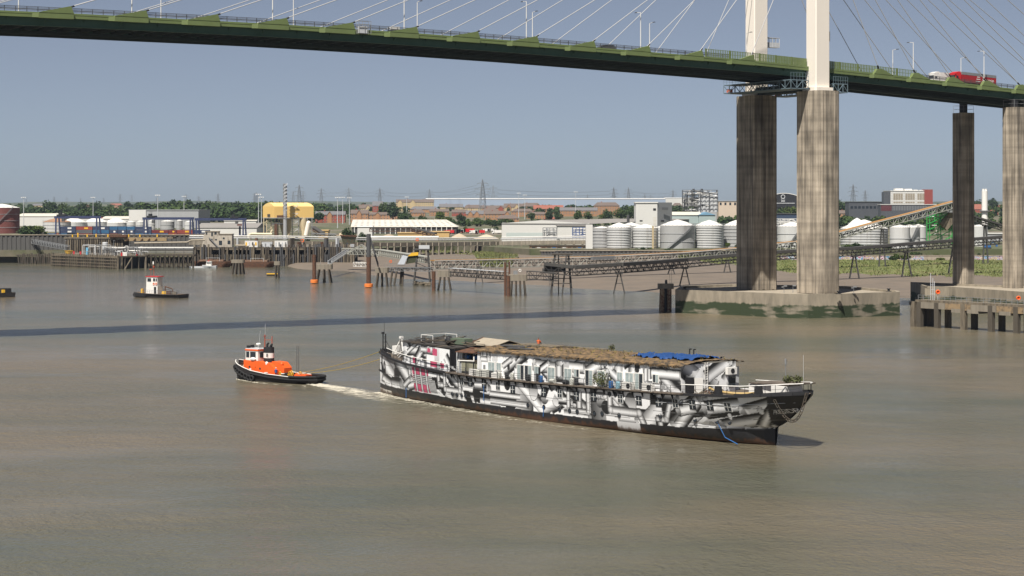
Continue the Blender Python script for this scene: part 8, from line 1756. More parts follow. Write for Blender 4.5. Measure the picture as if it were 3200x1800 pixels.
# electricity pylons (lattice), one kind, fifty metres high
def pylon_mesh(Hh=50.0):
    m = MB(); b = 4.2
    def w(z): return b*(1-z/Hh)**0.8+0.5 if z < Hh*0.55 else (b*(0.45**0.8)+0.5)*(1-(z-Hh*0.55)/(Hh*0.45))+0.25
    lv = [0, 7, 13, 18.5, 23.5, 28, 32, 36, 40, 44, 48, Hh]
    for z0, z1 in zip(lv[:-1], lv[1:]):
        a, c = w(z0), w(z1)
        for sx, sy in ((1, 1), (1, -1), (-1, 1), (-1, -1)): m.beam((sx*a, sy*a, z0), (sx*c, sy*c, z1), 0.5)
        for sy in (1, -1): m.beam((-a, sy*a, z0), (c, sy*c, z1), 0.28); m.beam((a, sy*a, z0), (-c, sy*c, z1), 0.28)
        for sx in (1, -1): m.beam((sx*a, -a, z0), (sx*c, c, z1), 0.28)
    for z, L in ((28, 9.5), (36, 11.5), (44, 8.0)):
        for s_ in (1, -1):
            m.beam((0, 0, z), (s_*L, 0, z+0.3), 0.45); m.beam((0, 0, z+2.6), (s_*L, 0, z+0.3), 0.35); m.beam((s_*L, 0, z+0.3), (s_*L, 0, z-2.6), 0.25)
    return m
M_pyl = pm('galvanised_lattice', (0.17, 0.18, 0.19), 0.7, 0.1, 0.1)
PY = [(1508, 560), (1541, 579), (1342, 590), (1187, 587), (1090, 586), (1004, 587), (935, 577), (916, 597), (947, 599), (681, 604), (621, 612), (802, 600), (795, 603), (581, 606), (412, 608), (375, 605), (209, 616), (169, 613), (324, 617), (1918, 585), (1964, 586), (2103, 593), (2015, 604), (2033, 608), (2666, 576), (2704, 594), (1836, 607), (82, 620), (252, 619), (490, 616)]
pyl0 = None
def pyl_lab(x, y):
    near = {1508: 'tallest electricity pylon, above the estate houses', 1541: 'second tall pylon beside the tallest one', 1342: 'pylon left of the tallest one above the cream terrace', 1187: 'pylon above the red brick house, second left of the tallest', 1090: 'pylon with wide arms third left of the tallest', 1004: 'pylon just right of the yellow plant', 935: 'tall pylon directly behind the yellow plant', 916: 'short pylon left of the tall one behind the yellow plant', 947: 'short pylon right of the tall one behind the yellow plant', 681: 'pylon over the wood left of the yellow plant', 621: 'small pylon over the wood above the grey warehouse edge', 802: 'pylon beside the lamp mast left of the yellow plant', 795: 'fainter pylon paired with the one by that lamp mast', 581: 'pylon behind the lamp mast over the grey warehouse', 412: 'pylon above the left corner of the grey warehouse', 375: 'tall pylon over the gap left of the grey warehouse', 209: 'small distant pylon above the first blue crane', 169: 'distant pylon left of the first blue crane', 324: 'faint pylon between the first two blue cranes', 1918: 'left of the twin pylons above the long horizon shed', 1964: 'right of the twin pylons above the long horizon shed', 2103: 'grey pylon left of the open process structure', 2015: 'small pylon above the tall white process building', 2033: 'smallest pylon above the tall white process building', 2666: 'tall pylon right of the near pylon leg of the bridge', 2704: 'shorter pylon left of the white office block', 1836: 'small pylon right of the rightmost lamp mast', 82: 'faint distant pylon above the red tank', 252: 'faint distant pylon right of the first crane mast', 490: 'faint distant pylon by the second crane mast'}
    return near[x]
for px, py in PY:
    Y = 4000.0
    for _ in range(60): Y = 0.6*Y+0.4*F*(gz(0, Y)+50-H)/(YH-py)
    Y = min(Y, 9000); sc = (H+(YH-py)*Y/F-gz(0, Y))/50.0; loc = (xat(px, Y), Y, gz(0, Y)-0.2); rz = random.uniform(-0.5, 0.5)
    if pyl0 is None:
        pyl0 = pylon_mesh().build('electricity_pylon', M_pyl); tag(pyl0, pyl_lab(px, py), 'pylon', 'electricity pylons'); pyl0.location = loc; pyl0.rotation_euler = (0, 0, rz); pyl0.scale = (sc,)*3; WM[pyl0.name] = Matrix.Identity(4)
    else: copy_tree(pyl0, loc, rz, pyl_lab(px, py), sc)
def pyl_top(px, py, f, s_):
    Y = 4000.0
    for _ in range(60): Y = 0.6*Y+0.4*F*(gz(0, Y)+50-H)/(YH-py)
    Y = min(Y, 9000); return Vector((xat(px, Y)+s_*9, Y, gz(0, Y)+f))
for k, (a, b) in enumerate((((1090, 586), (1187, 587)), ((1187, 587), (1342, 590)), ((1342, 590), (1508, 560)), ((1541, 579), (1918, 585)), ((1964, 586), (2103, 593)), ((1004, 587), (1090, 586)))):
    t = thing('power_line', ['overhead wires between the third and second pylons left of the tallest', 'overhead wires above the red and cream brick houses', 'overhead wires rising to the tallest pylon from the left', 'overhead wires from the tallest pylon pair to the twin pylons', 'overhead wires right of the twin pylons', 'overhead wires right of the yellow plant'][k], 'power line', pyl_top(*a, 36, 0), 0, 'overhead wires')
    for f in (33.5, 41.5):
        for s_ in (-1, 1):
            A, B = pyl_top(*a, f, s_), pyl_top(*b, f, s_); pts = []
            for j in range(13): q = j/12; p = A.lerp(B, q); p.z -= 9*4*q*(1-q)*0.5; pts.append(p)
            MB().path(pts, 0.16, 4).build('wire', M_pyl, t)
# high lamp masts
mast0 = None
for k, (px, yt, yb) in enumerate(((74, 615, 712), (291, 615, 705), (493, 608, 716), (575, 612, 700), (808, 605, 726), (817, 614, 715), (1055, 615, 713), (1071, 615, 700), (1271, 614, 688), (1621, 602, 688), (1640, 608, 686), (1799, 598, 684), (1092, 616, 702))):
    Y = Yg(yb); g = gz(0, Y); hh = zat(yt, Y)-g; lab = ['lamp mast beside the red tank', 'lamp mast inside the first blue crane', 'lamp mast at the second blue crane', 'lamp mast at the right of the grey warehouse', 'lamp mast just left of the yellow plant', 'shorter lamp mast behind the one left of the yellow plant', 'lamp mast right of the yellow plant', 'shorter lamp mast right of the yellow plant', 'lamp mast over the cream terrace', 'tall lamp mast, left of the pair above the white warehouse', 'tall lamp mast, right of the pair above the white warehouse', 'tallest lamp mast behind the white warehouse roof', 'lamp mast in front of the wide-armed pylon'][k]
    t = thing('lamp_mast', lab, 'lamp mast', (xat(px, Y), Y, g-0.3), 0, 'high lamp masts'); MB().lathe([(0.42, 0), (0.22, hh)], (xat(px, Y), Y, g-0.3), 8).build('pole', M_lgrey, t); m = MB(); m.box((xat(px, Y), Y, g+hh-0.5), (4.6, 1.6, 0.35)); m.build('lamp_head', M_lgrey, t)
    for dx in (-1.8, 0, 1.8): MB().box((xat(px, Y)+dx, Y-0.6, g+hh-1.1), (0.9, 0.8, 0.55)).build('lamp', M_white, t)

# --- trees: crowns of many leaf clumps
LEAF = [pm('foliage_%d' % i, c, 0.9, 0.45, 0.35, spec=0.1) for i, c in enumerate(((0.062, 0.092, 0.028), (0.046, 0.074, 0.028), (0.085, 0.115, 0.030), (0.038, 0.060, 0.026)))]
def crown_arrays(rx, rz, n, ls, seed, lumps=9):
    r = np.random.default_rng(seed); C = r.normal(0, 1, (lumps, 3)); C /= np.linalg.norm(C, axis=1)[:, None]; C *= r.uniform(0.25, 0.68, (lumps, 1)); C[:, 2] *= 0.9; S = r.uniform(0.34, 0.55, lumps)
    k = r.integers(0, lumps, n); d = r.normal(0, 1, (n, 3)); d /= np.linalg.norm(d, axis=1)[:, None]; p = C[k]+d*(S[k]*r.uniform(0.6, 1.05, n))[:, None]
    p[:, 2] = np.maximum(p[:, 2], -0.85); p = p*np.array([rx, rx, rz])
    a = r.normal(0, 1, (n, 3)); a /= np.linalg.norm(a, axis=1)[:, None]; b = np.cross(a, r.normal(0, 1, (n, 3))); b /= np.linalg.norm(b, axis=1)[:, None]; s = ls*r.uniform(0.6, 1.3, (n, 1)); a *= s; b *= s*0.75
    return np.stack([p-a, p+b, p+a, p-b], 1).reshape(-1, 3)
def quads(name, V, mat, parent=None):
    n = len(V)//4; me = bpy.data.meshes.new(name); me.vertices.add(len(V)); me.vertices.foreach_set('co', V.reshape(-1).astype(np.float32)); me.loops.add(len(V)); me.loops.foreach_set('vertex_index', np.arange(len(V), dtype=np.int32))
    me.polygons.add(n); me.polygons.foreach_set('loop_start', np.arange(0, 4*n, 4, dtype=np.int32)); me.polygons.foreach_set('loop_total', np.full(n, 4, dtype=np.int32)); me.materials.append(mat); me.update(calc_edges=True)
    o = bpy.data.objects.new(name, me); COL.objects.link(o)
    if parent: o.parent = parent
    return o
protos = []
for i in range(4):
    t = thing('tree', 'proto', 'tree', (0, 0, 0), 0, 'trees on the far bank')
    V = crown_arrays(1.0, 1.0-0.1*(i == 2), 900, 0.105, 40+i, 10); V[:, 2] += 1.12; quads('crown', V, LEAF[i], t)
    m = MB(); m.tube((0, 0, -0.05), (0, 0, 0.8), 0.085, 7, 0.05)
    for k in range(5): a = k*1.3; m.tube((0, 0, 0.5+0.06*k), (0.5*math.cos(a), 0.5*math.sin(a), 1.15+0.08*k), 0.035, 5, 0.015)
    m.build('trunk', M_timber, t, local=True); protos.append([t, False])
def tree(px, yt, yb, kind, lab, Y=None, wid=None, name='tree'):
    Y = Y or Yg(yb); g = gz(0, Y)-0.2; hh = zat(yt, Y)-g; sc = hh/2.05; p = protos[kind]; loc = (xat(px, Y), Y, g)
    if not p[1]: p[1] = True; o = p[0]; o.location = loc; o['label'] = lab
    else: o = copy_tree(p[0], loc, random.uniform(0, 6), lab)
    w = 1.0 if wid is None else wid; o.scale = (sc*w, sc*w, sc); o.name = name
TR = [(157, 622, 672, 1, 'tall rounded tree standing clear above the wood, far left'), (196, 627, 672, 0, 'second rounded tree left, right of the tall one'), (258, 628, 670, 1, 'tree above the first blue crane beam'), (296, 625, 672, 1, 'tree standing up right of the first crane mast'), (402, 625, 668, 3, 'dark tree above the left end of the grey warehouse'), (433, 628, 668, 0, 'tree above the grey warehouse, left part'), (540, 619, 668, 3, 'big tree above the middle of the grey warehouse'), (592, 619, 668, 3, 'spiky tree above the right of the grey warehouse'), (650, 621, 668, 0, 'tall tree at the wood top right of the grey warehouse'), (1105, 633, 690, 1, 'dark tree behind the lamp mast left of the cream house'), (1228, 627, 690, 3, 'dark tree left of the cream terrace'), (1200, 626, 680, 0, 'tree behind the red brick house'),
 (1375, 655, 700, 2, 'light green tree below the second terrace row'), (1442, 664, 702, 3, 'very dark round tree in the middle below the houses'), (1400, 672, 704, 2, 'yellow-green tree left of the dark round one'), (1490, 675, 704, 0, 'tree right of the dark round one'), (1530, 682, 706, 0, 'bushy tree below the lowest terrace'), (1320, 668, 704, 1, 'tree left of the light green one'), (1290, 676, 704, 0, 'tree over the open shed roof'), (1262, 655, 704, 1, 'slender dark tree by the lamp mast over the open shed'), (1660, 660, 692, 1, 'tree between lamp masts behind the warehouse'), (1716, 656, 694, 3, 'broad dark tree right of the lamp masts'), (1745, 660, 694, 1, 'second dark tree right of the lamp masts'), (1806, 652, 694, 0, 'round tree behind the rightmost lamp mast'), (1838, 656, 694, 0, 'round tree just right of the rightmost lamp mast'), (1900, 650, 694, 1, 'tree in front of the orange hipped block'), (1938, 645, 694, 0, 'tree left of the slim lamp post by the white block'), (1970, 642, 694, 1, 'tree against the tall white process building'), (1885, 664, 694, 2, 'lighter tree below the orange hipped block'),
 (2125, 648, 690, 0, 'tree under the open process structure'), (2262, 643, 690, 1, 'tree in front of the cream office'), (2284, 640, 690, 0, 'tree right of the cream office'), (2440, 643, 690, 0, 'tree in front of the black arched hall, left'), (2470, 638, 690, 2, 'tree in front of the black arched hall, right'), (2630, 622, 668, 1, 'tree right of the near pylon leg'), (2660, 630, 668, 3, 'dark tree left of the dark office'), (2700, 655, 690, 0, 'tree below the dark office, left'), (2740, 652, 690, 0, 'tree below the dark office, middle'), (2790, 656, 690, 1, 'tree below the white office block'), (2830, 660, 690, 0, 'tree below the finned facade'), (2870, 662, 690, 1, 'tree right below the finned facade'), (2640, 668, 692, 3, 'dark low tree above the white cone tank'), (3105, 615, 660, 3, 'dark tree right of the white stack'), (3052, 620, 660, 1, 'tree left of the white stack'), (3130, 640, 664, 0, 'tree at the right edge above the sheds'), (1455, 705, 724, 0, 'small tree beside the aggregates yard'), (1550, 705, 726, 1, 'small tree left of the white warehouse')]
for a in TR: tree(*a)
for px, yt, yb, lab in ((2274, 755, 782, 'bright green bush beside the far pylon leg above the conveyor'), (2300, 762, 784, 'smaller bush touching the far pylon leg'), (1090, 706, 748, 'dark pine sapling above the rusty hopper'), (1130, 722, 748, 'dark bush right of the rusty hopper'), (930, 737, 750, 'low bush before the yellow plant, left one'), (960, 733, 750, 'low bush before the yellow plant, right one')):
    tree(px, yt, yb, 2 if 'bright' in lab else 3, lab, Y=1048 if px > 2000 else 1100, wid=0.9)
# low shrubs along the river wall
for k, (px, yt, Y) in enumerate(((1990, 773, 1036), (2010, 771, 1036), (2030, 773, 1036), (2085, 775, 1034), (2140, 781, 1034), (1966, 776, 1036), (110, 700, 1450), (95, 704, 1450), (2650, 760, 1044), (2680, 757, 1046), (2720, 762, 1046), (2775, 765, 1046), (2800, 790, 958), (2790, 800, 954), (2830, 793, 958), (2860, 783, 1034), (2890, 782, 1036), (2915, 786, 1036), (2940, 803, 957), (2725, 811, 950), (2630, 812, 950), (3060, 790, 1034), (3085, 786, 1036), (3120, 790, 1036), (3180, 784, 1034), (2640, 770, 1044), (2925, 790, 1034))):
    g = gz(0, Y) if Y > 1036 else (5.6 if Y > 1033 and px < 2400 else 2.6); hh = zat(yt, Y)-g; p = protos[(k*7) % 4]; lab = 'low shrub on the river bank, ' + (['left end of the tank wall clump', 'second of the tank wall clump', 'middle of the tank wall clump', 'right of the tank wall steps', 'lone small one under the stair tank', 'first under the banded tank', 'right of the red tank, larger', 'right of the red tank, smaller', 'behind the conveyor right of the pylon', 'second behind the conveyor right of the pylon', 'third behind the conveyor right of the pylon', 'below the inclined conveyor trestle', 'big one hanging over the graffiti wall', 'foot of the big one over the graffiti wall', 'right of the big overhanging one', 'left of the green cabin', 'behind the tall trestle', 'just left of the green cabin', 'in the grass left of the right far pier', 'in front of the graffiti, middle', 'in front of the graffiti, left', 'between the right piers, first', 'between the right piers, second', 'between the right piers, third', 'at the far right edge', 'behind the graffiti wall, left', 'below the green cabin'][k])
    o = copy_tree(p[0], (xat(px, Y), Y, g-0.8), random.uniform(0, 6), lab); sc = (hh+0.8)/2.0; wv = random.uniform(1.3, 2.2); o.scale = (sc*wv, sc*wv, sc); o.name = 'shrub'; o['category'] = 'shrub'; o['group'] = 'shrubs on the bank'
# distant wood: one mass
base = [crown_arrays(1.0, 1.0, 170, 0.22, 90+i, 7) for i in range(5)]; parts = [[], [], []]
wr = np.random.default_rng(5)
def wood(n, x0, x1, Y0, Y1, hmin, hmax):
    for _ in range(n):
        px = wr.uniform(x0, x1); Y = wr.uniform(Y0, Y1); hh = wr.uniform(hmin, hmax); V = base[wr.integers(0, 5)].copy(); V *= np.array([hh*0.62, hh*0.62, hh*0.55]); a = wr.uniform(0, 6.28); V = V @ np.array([[math.cos(a), -math.sin(a), 0], [math.sin(a), math.cos(a), 0], [0, 0, 1]])
        V += np.array([xat(px, Y), Y, gz(0, Y)+hh*0.45]); parts[wr.integers(0, 3)].append(V)
wood(210, -60, 640, 2150, 2900, 8, 13); wood(210, 440, 1010, 2050, 3000, 12, 20); wood(40, 960, 1290, 2700, 3300, 8, 12); wood(60, 1230, 1600, 1850, 1960, 5, 8); wood(40, 1640, 2020, 1800, 1900, 5, 8); wood(150, 1650, 2300, 2700, 3400, 8, 13); wood(100, 2230, 2520, 1800, 2600, 8, 13); wood(170, 2560, 3260, 1600, 2600, 8, 12); wood(170, -60, 3260, 3300, 4600, 9, 15); wood(120, 2560, 3260, 2700, 4000, 10, 16); wood(130, 1330, 2080, 3300, 3500, 6, 9); wood(40, 60, 130, 1500, 1700, 3, 6)
for i, pl in enumerate(parts):
    o = quads('distant_wood', np.concatenate(pl), LEAF[(0, 1, 3)[i]]); tag(o, ['mid green mass of distant woodland behind the port', 'cool green mass of distant woodland behind the port', 'dark green mass of distant woodland behind the port'][i], 'woodland', kind='stuff')
# marsh grass and reeds on the mud edge
def grass(name, lab, spots, mat, hh):
    r = np.random.default_rng(3); P_ = []
    for x, y, z, s in spots:
        a = r.uniform(0, 6.28); d = np.array([math.cos(a), math.sin(a), 0])*0.35*s; tip = np.array([r.normal(0, .25), r.normal(0, .25), hh*s]); b = np.array([x, y, z]); P_.append(np.array([b-d, b+d, b+d*0.4+tip, b-d*0.4+tip]))
    return tag(quads(name, np.concatenate(P_), mat), lab, 'grass', kind='stuff')
M_marsh = pm('marsh_grass', (0.125, 0.145, 0.045), 0.9, 0.35, 0.06, col2=(0.20, 0.175, 0.085), fac=(0.5, 0.65)); sp = []; r_ = random.Random(2)
def mzt(px, t): return mud_pt(px, t)
def marsh_lo(px): return lerp([(2150, 0.80), (2300, 0.62), (2440, 0.46), (2600, 0.42), (2900, 0.36), (3260, 0.34)], px)+0.02*math.sin(px*0.05)
mb = MB(); pxm = list(range(2120, 3301, 20))
for j in range(7):
    for px in pxm: hi = 0.995 if px < 2440 else 0.79; p = mud_pt(px, marsh_lo(px)+(hi-marsh_lo(px))*j/6); mb.v.append((p[0], p[1], p[2]+(0.05 if j else -0.2)+0.25*(j > 0)))
for j in range(6):
    for k in range(len(pxm)-1): n = len(pxm); mb.f.append((j*n+k, j*n+k+1, (j+1)*n+k+1, (j+1)*n+k))
mb.build('marsh_bank', M_marsh, kind='structure')
for _ in range(14000):
    px = r_.uniform(2125, 3260); lo = marsh_lo(px); p = mud_pt(px, lo+((0.99 if px < 2440 else 0.785)-lo)*r_.random()**0.8); sp.append((p[0], p[1], p[2]+0.1, r_.uniform(0.25, 0.9)))
for _ in range(3500):
    px = 1530+r_.gauss(0, 32); f = r_.uniform(0.42, 0.99)
    if px < 1470+60*(1-f) or px > 1605: continue
    p = mzt(px, f); sp.append((p[0], p[1], p[2]-0.1, r_.uniform(0.5, 1.2)))
for _ in range(1500): px = r_.uniform(1320, 1620); p = mzt(px, r_.uniform(0.8, 0.99)); sp.append((p[0], p[1], p[2]-0.1, r_.uniform(0.4, 1.0)))
grass('marsh_grass', 'bright green marsh grass along the mudflat edge', sp, M_marsh, 1.0)
# ------------------------------------------------------------------ on the bridge: lamps, vehicles, gantries
def a_of(px, n_): o = B0+BN*n_; u = (px-1600)/F; return (u*o.y-o.x)/(BT.x-u*BT.y)
lampn = {58: 'cut by the top edge, far left', 412: 'second from the left edge', 852: 'left of the white car', 1263: 'right of the white car', 1645: 'third left of the pylon', 2002: 'nearest left of the pylon', 2854: 'left of the white lorry', 3075: 'in front of the red truck'}
for px, n_, s_ in [(p, -1.3, -1) for p in lampn]+[(p, -WD+1.3, 1) for p in (503, 917, 1304, 1664, 2030, 2333, 2790, 3003)]:
    a = a_of(px, n_); b = BP(a, n_, bz(a)-0.25); near = n_ > -5
    lab = 'white lamp post on the near bridge parapet, '+lampn[px] if near else 'white lamp post on the far bridge parapet, '+{503: 'second pair from the left', 917: 'behind the white car', 1304: 'right of the white car', 1664: 'third left of the pylon', 2030: 'nearest left of the pylon', 2333: 'beside the far pylon leg', 2790: 'first right of the pylon', 3003: 'behind the red truck cab'}[px]
    t = thing('lamp_post', lab, 'lamp post', b, 0, 'bridge lamp posts'); h = 10.4
    MB().tube(b, b+Vector((0, 0, h)), 0.13, 8, 0.09).build('pole', M_white, t); e = b+Vector((0, 0, h))+BN*(2.0*s_ if near else 2.0*s_)
    MB().tube(b+Vector((0, 0, h-0.05)), e+Vector((0, 0, 0.15)), 0.07, 6).build('arm', M_white, t); MB().box((e.x, e.y, e.z+0.05), (0.9, 0.35, 0.16), BRZ+math.pi/2).build('lantern', M_dgrey, t)
def veh(lab, name, cat, a, n_, parts):
    o = BP(a, n_, bz(a)-0.215); t = thing(name, lab, cat, o, BRZ); sl_ = (bz(a+8)-bz(a))/8
    for nm, c, d, mt in parts: MB().box((c[0], c[1], c[2]+sl_*c[0]), d).build(nm, mt, t, local=True)
    return t, sl_
def wheels(t, xs, sl_, r=0.5, w=1.25):
    for x in xs:
        for y in (-w, w-0.35): MB().tube((x, y, r+sl_*x), (x, y+0.35, r+sl_*x), r, 14).build('wheel', M_rubber, t, local=True)
a = a_of(2976, -5.0); M_trl = pm('trailer_red', (0.33, 0.02, 0.025), 0.5, 0.1, 0.5)
t, s2 = veh('red articulated lorry with lettered red trailer crossing the bridge', 'articulated_lorry', 'lorry', a, -5.0, [('cab', (1.2, 0, 0.9), (2.3, 2.5, 2.7), M_red), ('chassis', (8, 0, 0.75), (15.5, 1.0, 0.3), M_dgrey), ('windscreen', (0.03, 0, 2.0), (0.12, 2.2, 0.9), M_glass), ('side_window', (0.8, -1.22, 2.0), (0.8, 0.1, 0.7), M_glass), ('bumper', (0.1, 0, 0.4), (0.5, 2.5, 0.6), M_black)])
L = 13.6
MB().slab([(2.7, -1.27, 1.1+s2*2.7), (2.7+L, -1.27, 1.1+s2*16.3), (2.7+L, -1.27, 3.2+s2*16.3), (2.7, -1.27, 3.2+s2*2.7)], (0, 2.54, 0)).build('trailer_curtain', M_trl, t, local=True)
MB().slab([(2.68, -1.29, 3.2+s2*2.7), (2.72+L, -1.29, 3.2+s2*16.3), (2.72+L, -1.29, 4.0+s2*16.3), (2.68, -1.29, 4.0+s2*2.7)], (0, 2.58, 0)).build('trailer_top', M_grey, t, local=True)
MB().slab([(0.3, -1.1, 3.6+s2), (2.2, -1.1, 3.6+s2), (2.2, -1.1, 4.0+s2), (1.3, -1.1, 3.95+s2)], (0, 2.2, 0)).build('roof_fairing', M_red, t, local=True); wheels(t, (1.3, 4.2, 11.8, 13.1, 14.4), s2)
vs, fs = text_mesh('arcese', 1.75); MB().add([(10.6+x*1.05, -1.3, 1.75+y+s2*(11+x)) for x, y, _ in vs], fs).build('trailer_lettering', M_white, t, local=True)
m = MB()
for k in range(3): m.slab([(8.1+0.25*k, -1.31, 1.55+0.62*k+s2*8), (9.7-0.1*k, -1.31, 1.55+0.62*k+s2*9), (10.3-0.25*k, -1.31, 1.95+0.5*k+s2*10), (9.7-0.1*k, -1.31, 1.78+0.62*k+s2*9), (8.1+0.25*k, -1.31, 1.78+0.62*k+s2*8)], (0, 0.03, 0))
m.build('trailer_emblem', M_white, t, local=True, kind='stuff')
a = a_of(2910, -9.5); t, s2 = veh('white lorry ahead of the red truck on the bridge', 'lorry', 'lorry', a, -9.5, [('cab', (1.1, 0, 0.8), (2.1, 2.4, 2.6), M_white), ('box_body', (6.2, 0, 1.0), (7.8, 2.5, 2.9), M_white), ('windscreen', (0.04, 0, 1.8), (0.12, 2.1, 0.9), M_glass), ('side_window', (0.8, -1.2, 1.8), (0.8, 0.08, 0.7), M_glass)]); wheels(t, (1.2, 7.6, 8.8), s2); MB().slab([(0.2, -1.1, 3.4), (2.1, -1.1, 3.4), (2.1, -1.1, 3.9), (1.4, -1.1, 3.8)], (0, 2.2, 0)).build('roof_fairing', M_white, t, local=True)
for px, n_, lab, top in ((1202, -9.0, 'white car with roof box on the bridge', M_white), (1872, -5, 'dark car on the bridge left of the pylon', M_dgrey), (2466, -9.5, 'white van passing behind the slatted screens', M_white)):
    a = a_of(px, n_); t, s2 = veh(lab, 'van' if 'van' in lab else 'car', 'van' if 'van' in lab else 'car', a, n_, [('body', (2.3, 0, 0.35), (4.6, 1.8, 0.75), top), ('bumper', (0.0, 0, 0.4), (0.2, 1.7, 0.35), M_black)]); hh = 2.3 if 'van' in lab else 1.55
    MB().slab([(0.6, -0.8, 1.1), (4.4, -0.8, 1.1), (4.2, -0.72, hh), (1.4, -0.72, hh)], (0, 1.6, 0)).build('cabin', M_glass if hh < 2 else top, t, local=True); MB().box((2.8, 0, hh), (2.6, 1.45, 0.06)).build('roof', top, t, local=True); wheels(t, (0.9, 3.7), s2, 0.33, 0.9)
    if px == 1202: MB().box((2.8, 0, hh+0.06), (2.2, 1.0, 0.75)).build('roof_box', M_white, t, local=True)
# inspection gantries slung under the deck
M_gan = pm('gantry_blue_grey', (0.13, 0.18, 0.21), 0.6, 0.2, 0.6)
for a0, a1, n1, lab in ((TOW-10.5, TOW-4.3, -WD-6, 'blue-grey inspection gantry under the deck left of the pylon'), (TOW+4.4, TOW+9.5, -WD-3, 'blue-grey inspection gantry under the deck right of the pylon')):
    zz = bz((a0+a1)/2); t = thing('inspection_gantry', lab, 'gantry', BP((a0+a1)/2, -10, zz-6.6)); n0 = 2.2
    for h in (-6.6, -4.3): MB().slab([BP(a0, n0, zz+h), BP(a1, n0, zz+h), BP(a1, n1, zz+h), BP(a0, n1, zz+h)], (0, 0, 0.22)).build('platform', M_gan, t)
    N = 12
    for aa in (a0, a1):
        m = MB()
        for k in range(N): p = n0+(n1-n0)*k/N; q = n0+(n1-n0)*(k+1)/N; m.beam(BP(aa, p, zz-6.4), BP(aa, p, zz-4.3), 0.14); m.beam(BP(aa, p, zz-6.4 if k % 2 else zz-4.3), BP(aa, q, zz-4.3 if k % 2 else zz-6.4), 0.12)
        m.build('side_truss', M_gan, t)
    for nn in (n0, n1):
        m = MB()
        for k in range(3): p = a0+(a1-a0)*k/3; q = a0+(a1-a0)*(k+1)/3; m.beam(BP(p, nn, zz-6.4), BP(p, nn, zz-4.3), 0.16); m.beam(BP(p, nn, zz-6.4 if k % 2 else zz-4.3), BP(q, nn, zz-4.3 if k % 2 else zz-6.4), 0.14)
        for k in range(7): p = a0+(a1-a0)*k/6; m.beam(BP(p, nn, zz-4.1), BP(p, nn, zz-2.2), 0.07)
        for h in (-3.2, -2.2): m.beam(BP(a0, nn, zz+h), BP(a1, nn, zz+h), 0.07)
        m.build('end_frame', M_gan, t)
    MB().box(BP(a0+1.2, n1+1.2, zz-6.2), (1.2, 1.2, 0.9), BRZ).build('motor_box', M_orange, t)
t = thing('access_cradle', 'grey windowed access cradle fixed to the far white pylon leg', 'cradle', BP(TOW+2.5, NL[1], 72)); Yc = BP(TOW+5, NL[1], 0).y
m0, m1 = zat(149, Yc), zat(118, Yc)
MB().box(BP(TOW+5.1, NL[1], m0), (5.2, 1.8, (m1-m0)*0.5), BRZ).build('lower_panel', M_lgrey, t); MB().box(BP(TOW+5.1, NL[1], m1-0.15), (5.3, 1.9, 0.15), BRZ).build('roof', M_lgrey, t)
for k in range(5): 
    for nn in (-0.85, 0.85): p = BP(TOW+2.6+1.25*k, NL[1]+nn, m0); MB().beam(p, p+Vector((0, 0, m1-m0-0.1)), 0.14).build('post', M_lgrey, t)
t = thing('pylon_lift', 'small grey lift cage and ladder on the near white pylon leg', 'lift', BP(TOW+3.0, NL[0], bz(TOW))); Yc = BP(TOW+3, NL[0], 0).y
MB().box(BP(TOW+3.1, NL[0], zat(130, Yc)), (1.1, 1.6, zat(99, Yc)-zat(130, Yc)), BRZ).build('cage', M_lgrey, t)
m = MB()
for nn in (-0.4, 0.4): m.beam(BP(TOW+2.7, NL[0]+nn, bz(TOW)), BP(TOW+2.7, NL[0]+nn, zat(130, Yc)), 0.08)
for k in range(10): m.beam(BP(TOW+2.5, NL[0]-0.5, bz(TOW)+0.4+0.42*k), BP(TOW+3.2, NL[0]+0.5, bz(TOW)+0.4+0.42*k), 0.08)
m.build('ladder', M_grey, t)
t = thing('inspection_cage', 'small grey inspection cage outside the parapet near the white car', 'cage', BP(a_of(1138, 1.2), 1.2, bz(a_of(1138, 1.2))-1.0)); a = a_of(1138, 1.2); m = MB()
for da in (-1.6, 0, 1.6):
    for nn in (0.3, 1.6): m.beam(BP(a+da, nn, bz(a)-1.0), BP(a+da, nn, bz(a)+1.9), 0.1)
for h in (-1, 0.4, 1.1, 1.9):
    for nn in (0.3, 1.6): m.beam(BP(a-1.6, nn, bz(a)+h), BP(a+1.6, nn, bz(a)+h), 0.1)
m.build('frame', M_grey, t); MB().box(BP(a-0.3, 0.95, bz(a)-0.95), (2.0, 1.1, 1.6), BRZ).build('machine', M_lgrey, t)

